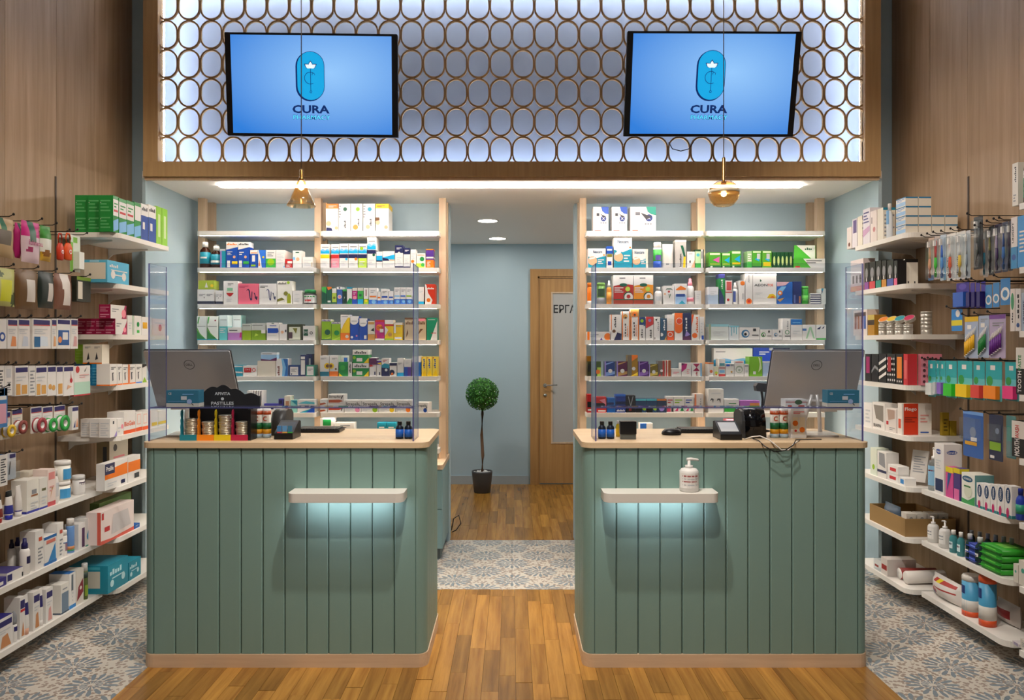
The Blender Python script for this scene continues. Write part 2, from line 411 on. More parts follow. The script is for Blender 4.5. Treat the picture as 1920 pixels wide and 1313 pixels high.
MB().box(-2.226, .045, .05, 2.226, .24, .06, BACKP).obj('box_bottom', scr)
MB().box(-2.14, .12, .075, 2.14, .135, .08, LEDC).obj('led_strip', scr)
for sx in (-1, 1): MB().box(min(sx * 2.18, sx * 2.185), .12, .12, max(sx * 2.18, sx * 2.185), .135, CEIL - SOF - .02, LEDC).obj('led_strip', scr)
MB().box(-2.14, .12, CEIL - SOF - .02, 2.14, .135, CEIL - SOF - .015, LEDC).obj('led_strip', scr)
PW, PH, TT = .136, .1776, .0085
def ring_pts(hw, hh, n=9):
    pts = []; rr = hw
    for q in range(n + 1):
        a = math.pi * q / n; pts.append((rr * math.cos(a), (hh - rr) + rr * math.sin(a)))
    for q in range(n + 1):
        a = math.pi + math.pi * q / n; pts.append((rr * math.cos(a), -(hh - rr) + rr * math.sin(a)))
    return pts
def ring_mesh(xlo, xhi, zlo):
    o_ = ring_pts(PW / 2 + .0005, PH / 2 + .0012); i_ = ring_pts(PW / 2 - TT, PH / 2 - TT - .001)
    cl = lambda p: (min(max(p[0], xlo), xhi), max(p[1], zlo))
    o_ = [cl(p) for p in o_]; i_ = [cl(p) for p in i_]
    mb = MB(); n = len(o_)
    for k in range(n):
        j = (k + 1) % n
        f = lambda p, y: (p[0], y, p[1])
        if (Vector(o_[k]) - Vector(i_[k])).length < 1e-6 and (Vector(o_[j]) - Vector(i_[j])).length < 1e-6: continue
        mb.face([f(o_[k], 0), f(i_[k], 0), f(i_[j], 0), f(o_[j], 0)], LATT)
        mb.face([f(i_[k], 0), f(i_[k], .014), f(i_[j], .014), f(i_[j], 0)], LATT, True)
        mb.face([f(o_[j], 0), f(o_[j], .014), f(o_[k], .014), f(o_[k], 0)], LATT, True)
        mb.face([f(o_[j], .014), f(i_[j], .014), f(i_[k], .014), f(o_[k], .014)], LATT)
    return mb
RM = {}
for c in range(32):
    xc = (c - 15.5) * PW
    for r in range(7):
        zc = 2.509 + (r + .5) * PH - SOF
        key = ('l' if c == 0 else 'r' if c == 31 else 'm', r == 0)
        if key not in RM:
            o = ring_mesh(GX0 - xc if c == 0 else -9, GX1 - xc if c == 31 else 9, GZ0 - zc if r == 0 else -9).obj('lattice_ring', scr); RM[key] = o.data
        else:
            o = bpy.data.objects.new('lattice_ring', RM[key]); COL.objects.link(o); o.parent = scr
        o.location = (xc, 0, zc)
# ------------------------------------------------------------------ televisions
def screen_mat():
    m, n, l, b = pbsdf('tv_picture')
    tc = n.new('ShaderNodeTexCoord'); mp = n.new('ShaderNodeMapping'); mp.inputs['Location'].default_value = (-.62, 0, -.62); 
    l.new(tc.outputs['Generated'], mp.inputs[0])
    ln = n.new('ShaderNodeVectorMath'); ln.operation = 'LENGTH'; l.new(mp.outputs[0], ln.inputs[0])
    r = n.new('ShaderNodeValToRGB'); r.color_ramp.elements[0].color = hexc('#8fc0f2'); r.color_ramp.elements[1].color = hexc('#2b79d2'); r.color_ramp.elements[1].position = .8
    l.new(ln.outputs['Value'], r.inputs['Fac'])
    b.inputs['Base Color'].default_value = (.01, .01, .012, 1); b.inputs['Roughness'].default_value = .25
    l.new(r.outputs[0], b.inputs['Emission Color']); b.inputs['Emission Strength'].default_value = .86
    return m
SCRM = screen_mat()
LOGOB = emit('logoblue', '#129ad4', .85); LOGON = emit('logonavy', '#0b2f6e', .6); LOGOW = emit('logowhite', '#d7ecfa', .8)
def arc(cx, cz, r, a0, a1, wd, n=18):
    o_ = []; i_ = []
    for q in range(n + 1):
        a = math.radians(a0 + (a1 - a0) * q / n)
        o_.append((cx + (r + wd) * math.cos(a), cz + (r + wd) * math.sin(a))); i_.append((cx + (r - wd) * math.cos(a), cz + (r - wd) * math.sin(a)))
    return o_, i_
def tv(xc, yc, zc, tilt, roll, label):
    root = tag(empty('television', (xc, yc, zc)), label, 'television', 'wall televisions'); root.rotation_euler = (math.radians(tilt), math.radians(roll), 0)
    W2, H2 = .502, .293
    mb = MB(); mb.prism(rrect(-W2, -H2, W2, H2, .006), 0, .03, BLK, axis='y'); mb.obj('bezel', root)
    MB().box(-.3, .03, -.2, .3, .06, .2, BLK).obj('back_cover', root)
    sc = MB(); sc.box(-W2 + .034, -.0015, -H2 + .016, W2 - .034, 0, H2 - .013, SCRM); sc = sc.obj('screen', root)
    lg = MB(); yl = -.0022
    def flat(pts, c, y): lg.face([(a, y, b_) for a, b_ in pts], c)
    cx, cz, hw, hh = -.005, .052, .078, .136
    st = lambda g: [(cx + a, cz + b_) for a, b_ in ring_pts(hw + g, hh + g, 12)][::-1]
    flat([(a - .006, b_ - .004) for a, b_ in st(.004)][::-1], LOGON, yl); flat(st(.003)[::-1], LOGON, yl - .0003); flat(st(0)[::-1], LOGOB, yl - .0006)
    y2 = yl - .001
    o_, i_ = arc(cx - .002, cz - .012, .034, 60, 300, .0016)
    for k in range(len(o_) - 1): flat([i_[k], i_[k + 1], o_[k + 1], o_[k]], LOGON, y2)
    flat([(cx - .0016, cz - .085), (cx + .0016, cz - .085), (cx + .0016, cz + .05), (cx - .0016, cz + .05)], LOGON, y2)
    o_, i_ = arc(cx, cz - .09, .006, 0, 360, .0014, 12)
    for k in range(len(o_) - 1): flat([i_[k], i_[k + 1], o_[k + 1], o_[k]], LOGON, y2)
    o_, i_ = arc(cx + .016, cz + .008, .008, -30, 210, .0013, 10)
    for k in range(len(o_) - 1): flat([i_[k], i_[k + 1], o_[k + 1], o_[k]], LOGON, y2)
    for ang in (-55, 0, 55):
        a = math.radians(ang); ux, uz = math.sin(a), math.cos(a)
        for sc_, c, yy in ((1.12, LOGON, y2), (.95, LOGOW, y2 - .0003)):
            pts = []
            for (t_, s_) in ((0, 0), (.014, .011), (.026, .010), (.04, 0), (.026, -.010), (.014, -.011)):
                pts.append((cx + t_ * sc_ * ux + s_ * sc_ * uz, cz + .043 + t_ * sc_ * uz - s_ * sc_ * ux))
            flat(pts, c, yy)
    def txt(s, x0, x1, z0, z1, c, y, bold):
        vs, fs = text_geo(s, bold); i = len(lg.v)
        for u, v in vs: lg.v.append((x0 + (x1 - x0) * u, y, z0 + (z1 - z0) * v))
        for f in fs: lg.f.append(tuple(i + q for q in f)); lg.m.append(lg.mi(c)); lg.sm.append(False)
    txt('CURA', -.116, .102, -.160, -.113, LOGON, yl, .035); txt('PHARMACY', -.1125, .1045, -.197, -.169, LOGON, yl, .03)
    txt('PHARMACY', -.111, .104, -.195, -.171, emit('logocyan', '#4fd2f5', .95), yl - .0006, .0)
    lg.obj('logo', sc)
    MB().box(-.05, .06, -.06, .05, .085, .06, BLK).box(-.02, .085, -.02, .02, .17, .02, BLK).obj('wall_mount', root)
    return root
tv(-1.171, 4.43, 2.933, 7, .7, 'black television showing a blue pharmacy logo, at left on the lattice')
tv(1.167, 4.43, 2.936, 13.5, .2, 'black television showing a blue pharmacy logo, at right on the lattice')
# a loop of cable below the right television
MB().tube([(.95, 4.585, 2.64), (.97, 4.58, 2.60), (1.02, 4.575, 2.585), (1.07, 4.58, 2.60), (1.1, 4.585, 2.645)], .003, BLK).obj('television_cable')
tag(bpy.data.objects['television_cable'], 'thin black cable looping below the right television', 'cable')
# ------------------------------------------------------------------ pendants
GLA = clear('amber', '#f6e6c8', .07, .05, .03, '#e2bd86'); BRASS = mat('#b98d4f', .25, 1.0)
BULB = emit('bulb', '#ffe2b8', 30)
def pendant(xc, yc, zc, kind, label):
    root = tag(empty('pendant_lamp', (xc, yc, zc)), label, 'lamp', 'pendant lamps')
    MB().tube([(0, 0, .10 if kind == 'cone' else .16), (0, 0, CEIL - zc)], .0022, mat('#8a7558', .5), 6).obj('cord', root)
    if kind == 'cone':
        MB().lathe([(.005, .10), (.009, .095), (.009, .062), (.013, .058), (.013, .045)], BRASS, seg=14).obj('socket', root)
        MB().lathe([(.012, .052), (.020, .040), (.030, .010), (.046, -.030), (.066, -.068), (.065, -.071), (.044, -.031), (.028, .008), (.018, .038), (.010, .050)], GLA, seg=28).obj('shade', root)
        zb = .022
    else:
        MB().lathe([(.005, .165), (.008, .16), (.009, .06), (.012, .055), (.012, .04)], BRASS, seg=14).obj('socket', root)
        pr = [(.012, .058), (.035, .052), (.058, .035), (.069, .012), (.071, -.006), (.064, -.032), (.046, -.055), (.035, -.06)]
        MB().lathe(pr + [(r - .0025, z + .0005) for r, z in pr[::-1]], GLA, seg=30).obj('shade', root)
        MB().lathe([(.0705, -.002), (.0712, .004), (.0712, .008), (.0695, .012)], mat('#efe1c4', .3), seg=30).obj('rim_band', root)
        zb = .002
    MB().lathe([(.004, zb + .026), (.011, zb + .015), (.014, zb), (.011, zb - .014), (.0005, zb - .02)], BULB, seg=14).obj('bulb', root)
    return root
ZP = 3.5
pendant(PX(565, ZP), ZP, PZ(358, ZP), 'cone', 'pendant lamp with clear amber cone shade hanging over the left counter')
pendant(PX(1357, ZP), ZP, PZ(362, ZP), 'globe', 'pendant lamp with amber glass globe shade hanging over the right counter')
# ------------------------------------------------------------------ rear door and plant
dr = struct(empty('door_1', (.28, YF, 0)))
MB().box(-.096, -.035, 0, -.02, 0, 2.10, DOORW).box(.87, -.035, 0, .946, 0, 2.10, DOORW).box(-.096, -.035, 2.10, .946, 0, 2.175, DOORW).obj('casing', dr)
MB().box(-.02, -.02, 0, -.002, 0, 2.10, DOORW).box(.852, -.02, 0, .87, 0, 2.10, DOORW).box(-.02, -.02, 2.082, .87, 0, 2.10, DOORW).obj('jamb', dr)
lf = MB().box(0, -.012, .01, .115, .0, 2.08, DOORW).box(.735, -.012, .01, .85, 0, 2.08, DOORW).box(.115, -.012, 1.945, .735, 0, 2.08, DOORW).box(.115, -.012, .01, .735, 0, .41, DOORW).obj('leaf', dr)
MB().box(.115, -.016, .41, .13, -.002, 1.945, POST).box(.72, -.016, .41, .735, -.002, 1.945, POST).box(.13, -.016, .41, .72, -.002, .425, POST).box(.13, -.016, 1.93, .72, -.002, 1.945, POST).obj('glazing_bead', dr)
gp = MB().box(.13, -.006, .425, .72, -.002, 1.93, mat('#b9b7b4', .45)); gp.art([T(.02, .868, .98, .925, '#26282b', 'ΕΡΓΑΣΤΗΡΙΟ')], .59, 1.505, .01, -.006, .13, .425); gp.obj('frosted_pane', dr)
hd = MB().lathe([(.02, 0), (.02, .006)], STEEL, seg=14).obj('handle_rose', dr, (.055, -.012, 1.0), rot=(math.pi / 2, 0, 0))
MB().tube([(.055, -.016, 1.0), (.055, -.05, 1.0), (.07, -.056, 1.002), (.175, -.056, 1.006)], .007, STEEL).obj('lever', dr)
MB().lathe([(.018, 0), (.018, .006), (.006, .008)], STEEL, seg=14).obj('lock_rose', dr, (.055, -.012, .90), rot=(math.pi / 2, 0, 0))
tp = tag(empty('topiary_tree', (-.286, 7.25, 0)), 'ball topiary tree with thin trunk in grey pot by the rear wall', 'plant')
MB().lathe([(.072, 0), (.078, .004), (.092, .12), (.099, .19), (.099, .205), (.09, .205), (.088, .185)], mat('#4c4c4e', .4), seg=28).obj('pot', tp)
rq = random.Random(5)
pm = MB()
for _ in range(90):
    a = rq.random() * 6.28; rr = .08 * math.sqrt(rq.random()); s = .006 + rq.random() * .005
    pm.lathe([(s * .5, .182), (s, .188), (s * .6, .194 + rq.random() * .006)], 'W', rr * math.cos(a), rr * math.sin(a), 6)
pm = pm.obj('pebbles', tp); pm['kind'] = 'stuff'
MB().tube([(0, 0, .17), (.006, .0, .35), (-.004, .0, .55), (.003, 0, .75), (0, 0, .95)], [.017, .015, .014, .013, .012], wood('bark', '#4b3526', '#6a4d36', 'Z', .8)).obj('trunk', tp)
lm = MB(); LEAFS = [mat('#3f7f2c', .5), mat('#559a3a', .5), mat('#2f6422', .5)]
zc = PZ(739, 7.25)
lm.lathe([(.135 * math.sin(math.pi * q / 10) + .0005, zc - .135 * math.cos(math.pi * q / 10)) for q in range(11)], LEAFS[2], seg=20)
for k in range(1500):
    zz = 1 - 2 * (k + .5) / 1500; a = k * 2.39996; rr = math.sqrt(1 - zz * zz)
    nrm = Vector((rr * math.cos(a), rr * math.sin(a), zz)); p = Vector((0, 0, zc)) + nrm * (.138 + rq.random() * .022)
    u = nrm.cross(Vector((rq.random() - .5, rq.random() - .5, rq.random() - .5))).normalized(); v = nrm.cross(u).normalized() * .6 + nrm * .5
    s = .012 + rq.random() * .006
    lm.face([p - u * s * .45, p - v * s * .9, p + u * s * .45, p + v * s], rq.choice(LEAFS))
for k in range(26):
    a = rq.random() * 6.28; zz = rq.random() * 1.8 - .9; rr = math.sqrt(1 - zz * zz); nrm = Vector((rr * math.cos(a), rr * math.sin(a), zz)); p = Vector((0, 0, zc)) + nrm * .162
    lm.lathe([(.0005, p.z - .005), (.005, p.z), (.0005, p.z + .005)], 'W', p.x, p.y, 6)
lm = lm.obj('foliage', tp); lm['kind'] = 'stuff'
# small cable on the rear floor beside the passage wall
MB().tube([(-.46, 5.75, .004), (-.44, 5.72, .10), (-.40, 5.70, .13), (-.385, 5.69, .07), (-.42, 5.69, .02), (-.45, 5.70, .004)], .004, BLK).obj('power_cable')
tag(bpy.data.objects['power_cable'], 'short black cable loop on the wood floor at the passage edge', 'cable')
# ------------------------------------------------------------------ shelving units behind the counters
ZS = [2.185, 1.937, 1.690, 1.445, 1.199, .952, .706]
ZSH = 5.13
CAB = paint('cabinet', '#7fa0a6', .5)
LEDS = emit('ledshelf', '#fff1de', 25)
def shelf_slab(x0, x1, y0, y1, z, r, corners, th=.032):
    return MB().prism(rrect(x0, y0, x1, y1, r, corners), z - th, z, LAM)
def unit(bays, posts, xa, xb, label):
    root = tag(empty('shelving_unit', ((xa + xb) / 2, YB, 0)), label, 'shelving', 'shelving units behind the counters'); ox = (xa + xb) / 2
    for (p0, p1) in posts:
        a, b_ = PX(p0, 5.243), PX(p1, 5.243)
        MB().box(a - ox, 5.243 - YB, .63, b_ - ox, 5.29 - YB, SOF, POST).obj('front_post', root)
        MB().box(a - ox, -.04, .63, b_ - ox, -.001, SOF, POST).obj('rear_post', root)
    for (p0, p1) in bays:
        a, b_ = PX(p0, ZSH), PX(p1, ZSH)
        for z in ZS:
            s = MB().prism(rrect(a - ox, ZSH - YB, b_ - ox, -.042, .022, 'ab'), z - .030, z, LAM).obj('shelf', root)
            MB().box(a - ox + .02, ZSH - YB + .008, z - .0306, b_ - ox - .02, ZSH - YB + .020, z - .0301, LEDS).obj('led_strip', s)
    MB().box(xa - ox, 4.95 - YB, .08, xb - ox, -.001, .60, CAB).obj('cabinet_body', root)
    MB().prism(rrect(xa - ox - .005, 4.93 - YB, xb - ox + .005, -.001, .02, 'ab'), .60, .63, POST).obj('worktop', root)
    MB().box(xa - ox + .02, 5.0 - YB, 0, xb - ox - .02, -.001, .08, mat('#5c666a', .6)).obj('plinth', root)
    nd = 4; wd = (xb - xa) / nd
    for i in range(nd):
        for (z0, z1) in ((.09, .34), (.345, .595)):
            d = MB().box(xa - ox + i * wd + .003, 4.932 - YB, z0, xa - ox + (i + 1) * wd - .003, 4.95 - YB, z1, CAB).obj('drawer', root)
            MB().box(xa - ox + i * wd + wd / 2 - .06, 4.922 - YB, z1 - .03, xa - ox + i * wd + wd / 2 + .06, 4.932 - YB, z1 - .02, STEEL).obj('handle', d)
    return root
BAYS = [(368, 591.5), (600, 823.5), (1099.5, 1320.5), (1325, 1549)]
unit(BAYS[:2], ((371, 384), (589.5, 602), (823, 836)), -2.234, -.455, 'pale wood and white shelving unit full of cartons behind left counter')
unit(BAYS[2:], ((1087, 1099.5), (1308, 1322), (1532, 1546)), .455, 2.234, 'pale wood and white shelving unit full of cartons behind right counter')
# ------------------------------------------------------------------ counters
YC0, YC1, CT = 3.32, 3.86, .9875
def counter(x0, x1, shx0, shx1, label, shlabel):
    root = tag(empty('counter', ((x0 + x1) / 2, YC0, 0)), label, 'counter', 'sales counters'); ox = (x0 + x1) / 2; hw = (x1 - x0) / 2; D = YC1 - YC0
    rad = .05; zt = CT - .024
    MB().prism(rrect(-hw, 0, hw, D, rad), 0, .058, PLINTH).obj('plinth', root)
    MB().prism(rrect(-hw + .02, .02, hw - .02, D - .02, rad - .02), .058, zt, mat('#3f4f49', .7)).obj('carcass', root)
    MB().prism(rrect(-hw - .004, -.006, hw + .004, D, rad), zt, CT, TOPW).obj('worktop', root)
    def board(px, py, ang, wd):
        g = .0016; t = .017; c = .004
        prof = [(g, t), (g, c), (g + c, 0), (wd - g - c, 0), (wd - g, c), (wd - g, t)]
        return MB().prism(prof, .060, zt, TEAL).obj('board', root, (px, py, 0), ang)
    n = 12; wd = (2 * hw - 2 * rad) / n
    for i in range(n): board(-hw + rad + i * wd, .004, 0, wd)
    ns = 5; ws = (D - 2 * rad) / ns
    for i in range(ns):
        board(hw - .004, rad + i * ws, math.pi / 2, ws); board(-hw + .004, D - rad - i * ws, -math.pi / 2, ws)
    for (cx, cy, a0) in ((-hw + rad, rad, 180), (hw - rad, rad, 270)):
        pts = []
        for q in range(9):
            a = math.radians(a0 + 90 * q / 8); pts.append((cx + (rad - .004) * math.cos(a), cy + (rad - .004) * math.sin(a)))
        for q in range(8, -1, -1):
            a = math.radians(a0 + 90 * q / 8); pts.append((cx + (rad - .02) * math.cos(a), cy + (rad - .02) * math.sin(a)))
        MB().prism(pts, .060, zt, TEAL).obj('corner_board', root)
    MB().box(-hw + .05, D - .02, .06, hw - .05, D - .004, zt, TEAL).obj('back_panel', root)
    # little bag shelf with its own light line
    s = tag(empty('bag_shelf', ((shx0 + shx1) / 2, YC0 + .004, .748)), shlabel, 'shelf', 'bag shelves on the counters'); w2 = (shx1 - shx0) / 2
    MB().prism(rrect(-w2, -.125, w2, -.0002, .035, 'ab', 8), 0, .038, LAM).obj('slab', s)
    MB().box(-w2 + .05, -.07, -.004, w2 - .05, -.056, -.0002, emit('ledbag', '#eaf1ff', 26)).obj('led_strip', s)
    return root
CLX0, CLX1, CRX0, CRX1 = -1.625, -.371, .311, 1.57
ZSF = 3.2
counter(CLX0, CLX1, PX(537, ZSF), PX(756, ZSF), 'teal boarded sales counter with wood top, left of the passage', 'white rounded bag shelf on the front of the left counter')
counter(CRX0, CRX1, PX(1133, ZSF), PX(1350, ZSF), 'teal boarded sales counter with wood top, right of the passage', 'white rounded bag shelf on right counter, holding a pump bottle')
# clear acrylic guards
ACR = clear('acrylic', '#f1f4f8', .02, .03, .012, '#c4cede'); EDG = clear('acrylicedge', '#9a98cc', .08, .2, .35, '#7a7abc')
def sheet(mb, a, b_, axis):
    """thin clear box whose narrow faces carry the violet cut-edge colour"""
    i = len(mb.f); mb.box(*a, *b_, ACR)
    for k, ax in enumerate(('z', 'z', 'y', 'x', 'y', 'x')):
        if ax != axis: mb.m[i + k] = mb.mi(EDG)
def guard(xa, xb, label):
    root = tag(empty('acrylic_guard', ((xa + xb) / 2, 3.36, CT)), label, 'screen guard', 'acrylic counter guards'); hw = (xb - xa) / 2
    zt = PZ(494, 3.36) - CT; zb = PZ(766, 3.36) - CT
    m = MB(); sheet(m, (-hw, 0, zb), (hw, .005, zt), 'y'); m.obj('front_panel', root)
    for sx in (-1, 1):
        m = MB(); sheet(m, (min(sx * hw, sx * (hw - .005)), .0055, 0), (max(sx * hw, sx * (hw - .005)), .17, zt), 'x'); m.obj('side_wing', root)
        m = MB(); sheet(m, (min(sx * hw, sx * (hw - .006)), 0, 0), (max(sx * hw, sx * (hw - .006)), .005, zb), 'q'); m.obj('leg', root)
    m = MB(); sheet(m, (-hw + .0055, .0055, zb), (hw - .0055, .085, zb + .005), 'z'); m.obj('ledge', root)
    return zb + .005 + CT
LEDGE = guard(PX(278, 3.36), PX(776, 3.36), 'clear acrylic guard with violet edges standing on the left counter')
guard(PX(1116, 3.36), PX(1619, 3.36), 'clear acrylic guard with violet edges standing on the right counter')
# ------------------------------------------------------------------ side racks
HS = [2.01 - .27 * i for i in range(8)]
ORD = ['top', 'second', 'third', 'fourth', 'fifth', 'sixth', 'seventh', 'bottom']
XFAR, XNEAR = 2.085, 2.15
BRK = mat('#d9d6cf', .45)
def wall_shelf(sx, y0, y1, xf, z, label, cs):
    root = tag(empty('wall_shelf', (sx * XW, y0, z)), label, 'shelf', 'white shelves on the wood walls')
    dpt = XW - xf
    pts = rrect(0, 0, dpt, y1 - y0, .05, cs)
    if sx > 0: pts = [(-a, b_) for a, b_ in pts][::-1]
    MB().prism(pts, -.026, 0, LAM).obj('slab', root)
    for yy in (.10, y1 - y0 - .10):
        q = [(.001, -.0265), (dpt * .75, -.0265), (dpt * .75, -.034), (.03, -.06), (.001, -.085)]
        if sx > 0: q = [(-a, b_) for a, b_ in q][::-1]
        MB().prism(q, yy - .003, yy + .003, BRK, axis='y').obj('bracket', root)
    return root
for sx, sn in ((-1, 'left'), (1, 'right')):
    for i, z in enumerate(HS):
        wall_shelf(sx, 4.0, 4.60, XFAR, z, 'white wall shelf, %s of the %s rack section nearest the alcove' % (ORD[i], sn), 'b')
    for i in (5, 6, 7):
        wall_shelf(sx, 3.06 if sx < 0 else 3.30, 3.975, XNEAR, HS[i], 'white wall shelf, %s level, below the hanging packs on the %s wall' % (ORD[i], sn), 'b')
for i, z in enumerate(HS):
    wall_shelf(1, 2.55, 3.21, XNEAR, z + .004, 'white wall shelf, %s level, at the right edge of the picture' % ORD[i], 'b')
# peg-rack slots on the wood walls (upright steel channels)
for sx, sn in ((-1, 'left'), (1, 'right')):
    for (y, nm) in ((3.98, 'farther'), (3.24, 'nearer')):
        st = MB().box(min(sx * XW, sx * (XW - .004)), y - .006, .0, max(sx * XW, sx * (XW - .004)), y + .006, 2.3, mat('#4a4038', .5)).obj('rack_channel')
        tag(st, 'slim dark vertical rack channel on the %s wood wall, the %s one' % (sn, nm), 'channel')
# ------------------------------------------------------------------ product builders (local frame: front at y=0 facing -y, x right, z up)
def g_box(w, d, h, base, art, o):
    m = MB().box(0, 0, 0, w, d, h, base, front=o.get('fc'), sides=o.get('sc'), top=o.get('tc'))
    m.art(art, w, h, d)
    if o.get('na'): # print on the near side face (left wall: x=0 side, right wall: x=w side)
        s = MB(); s.art(o['na'], d, h, 0)
        i = len(m.v)
        if o.get('right'): m.v += [(w - y_, x_, z_) for (x_, y_, z_) in s.v]
        else: m.v += [(y_, d - x_, z_) for (x_, y_, z_) in s.v]
        for f, mm in zip(s.f, s.m): m.f.append(tuple(i + q for q in f)); m.m.append(m.mi(s.mats[mm])); m.sm.append(False)
    return m.obj(o.get('n', 'carton'))
def curved(m, art, r, h, cx, cy, y0):
    """wrap flat print round a cylinder of radius r: u spans the front half"""
    for it in art:
        if it[0] == 'b':
            m.lathe([(r + .0004, it[1] * h), (r + .0004, it[2] * h)], it[3], cx, cy, 20)
        elif it[0] == 'r':
            _, a, b, c, d_, col = it
            n = 6
            for q in range(n):
                a0 = math.pi * (1 + a + (c - a) * q / n); a1 = math.pi * (1 + a + (c - a) * (q + 1) / n); rr = r + .0008
                m.face([(cx + rr * math.cos(a0), cy + rr * math.sin(a0), b * h), (cx + rr * math.cos(a1), cy + rr * math.sin(a1), b * h),
                        (cx + rr * math.cos(a1), cy + rr * math.sin(a1), d_ * h), (cx + rr * math.cos(a0), cy + rr * math.sin(a0), d_ * h)], col, True)
def g_round(w, d, h, base, art, o):
    k = o['k']; r = w / 2; c = (r, r); cap = o.get('cap', 'W'); m = MB(); cp = MB(); nm = o.get('n'); cn = 'cap'
    if k == 'bottle':
        m.lathe([(.86 * r, 0), (r, .02 * h), (r, .60 * h), (.85 * r, .70 * h), (.45 * r, .79 * h), (.42 * r, .83 * h)], base, *c)
        cp.lathe([(.55 * r, .80 * h), (.55 * r, .98 * h), (.5 * r, h)], cap, *c); nm = nm or 'bottle'
    elif k == 'spray':
        m.lathe([(.9 * r, 0), (r, .02 * h), (r, .64 * h), (.75 * r, .70 * h), (.5 * r, .72 * h)], base, *c)
        cp.lathe([(.62 * r, .71 * h), (.6 * r, .84 * h), (.4 * r, .88 * h), (.34 * r, h)], cap, *c); nm = nm or 'spray_bottle'
    elif k == 'can':
        m.lathe([(.94 * r, 0), (r, .015 * h), (r, .76 * h), (.9 * r, .79 * h)], base, *c)
        cp.lathe([(.9 * r, .785 * h), (.9 * r, .97 * h), (.84 * r, h)], cap, *c); nm = nm or 'spray_can'
    elif k == 'canister':
        m.lathe([(.97 * r, 0), (r, .01 * h), (r, .87 * h)], base, *c)
        cp.lathe([(1.02 * r, .865 * h), (1.02 * r, .96 * h), (.9 * r, h)], cap, *c); nm = nm or 'canister'; cn = 'lid'
    elif k == 'tub':
        m.lathe([(.86 * r, 0), (.9 * r, .02 * h), (.95 * r, .80 * h)], base, *c)
        cp.lathe([(r, .79 * h), (r, .97 * h), (.93 * r, h)], cap, *c); nm = nm or 'tub'; cn = 'lid'
    elif k == 'jar':
        m.lathe([(.9 * r, 0), (r, .05 * h), (r, .66 * h), (.8 * r, .76 * h)], base, *c)
        cp.lathe([(.88 * r, .74 * h), (.88 * r, .97 * h), (.82 * r, h)], cap, *c); nm = nm or 'jar'; cn = 'lid'
    elif k == 'pump':
        m.lathe([(.9 * r, 0), (r, .02 * h), (r, .60 * h), (.8 * r, .67 * h), (.36 * r, .70 * h)], base, *c)
        cp.lathe([(.42 * r, .70 * h), (.42 * r, .77 * h), (.16 * r, .78 * h), (.16 * r, .92 * h)], cap, *c, 14)
        dx = o.get('nz', 1)
        cp.tube([(r - dx * .25 * r, r, .945 * h), (r + dx * .2 * r, r, .955 * h), (r + dx * .95 * r, r, .935 * h), (r + dx * 1.0 * r, r, .90 * h)], [.16 * r, .17 * r, .11 * r, .09 * r], cap, 8)
        nm = nm or 'pump_bottle'; cn = 'pump'
    elif k == 'tube':
        m = MB(); n = 18; rows = [(.16, .44, .44), (.2, .5, .5), (.5, .5, .40), (.8, .5, .22), (.98, .5, .05), (1.0, .5, .04)]
        i = len(m.v)
        for (zf, a_, b_) in rows:
            for q in range(n):
                an = 2 * math.pi * q / n; m.v.append((r + w * a_ * math.cos(an), r + w * b_ * math.sin(an), zf * h))
        for j in range(len(rows) - 1):
            for q in range(n):
                q2 = (q + 1) % n; zc = (rows[j][0] + rows[j + 1][0]) / 2
                col = base
                for it in art:
                    if it[0] == 'b' and it[1] <= zc <= it[2]: col = it[3]
                m.f.append((i + j * n + q, i + j * n + q2, i + (j + 1) * n + q2, i + (j + 1) * n + q)); m.m.append(m.mi(col)); m.sm.append(True)
        m.f.append(tuple(i + (len(rows) - 1) * n + q for q in range(n))); m.m.append(m.mi(base)); m.sm.append(False)
        cp.lathe([(.40 * w, 0), (.42 * w, .16 * h)], cap, *c); nm = nm or 'cream_tube'; art = []
    elif k == 'tin':
        m.lathe([(.96 * r, 0), (r, .05 * h), (r, .55 * h), (.97 * r, .56 * h)], base, *c, 24)
        cp.lathe([(1.02 * r, .56 * h), (1.02 * r, .93 * h), (.97 * r, h), (.9 * r, .97 * h), (.001, .97 * h)], [base, base, base, cap], *c, 24); nm = nm or 'tin'; cn = 'lid'
    elif k == 'ball':
        m.lathe([(.9 * r, 0), (r, .02 * h), (r, .5 * h), (.8 * r, .58 * h)], base, *c)
        cp.lathe([(.85 * r, .57 * h), (.95 * r, .68 * h), (.9 * r, .85 * h), (.5 * r, .97 * h), (.001, h)], cap, *c); nm = nm or 'roll_on_bottle'
    curved(m, art, r, h, r, r, 0)
    b = m.obj(nm); cp.obj(cn, b); return b
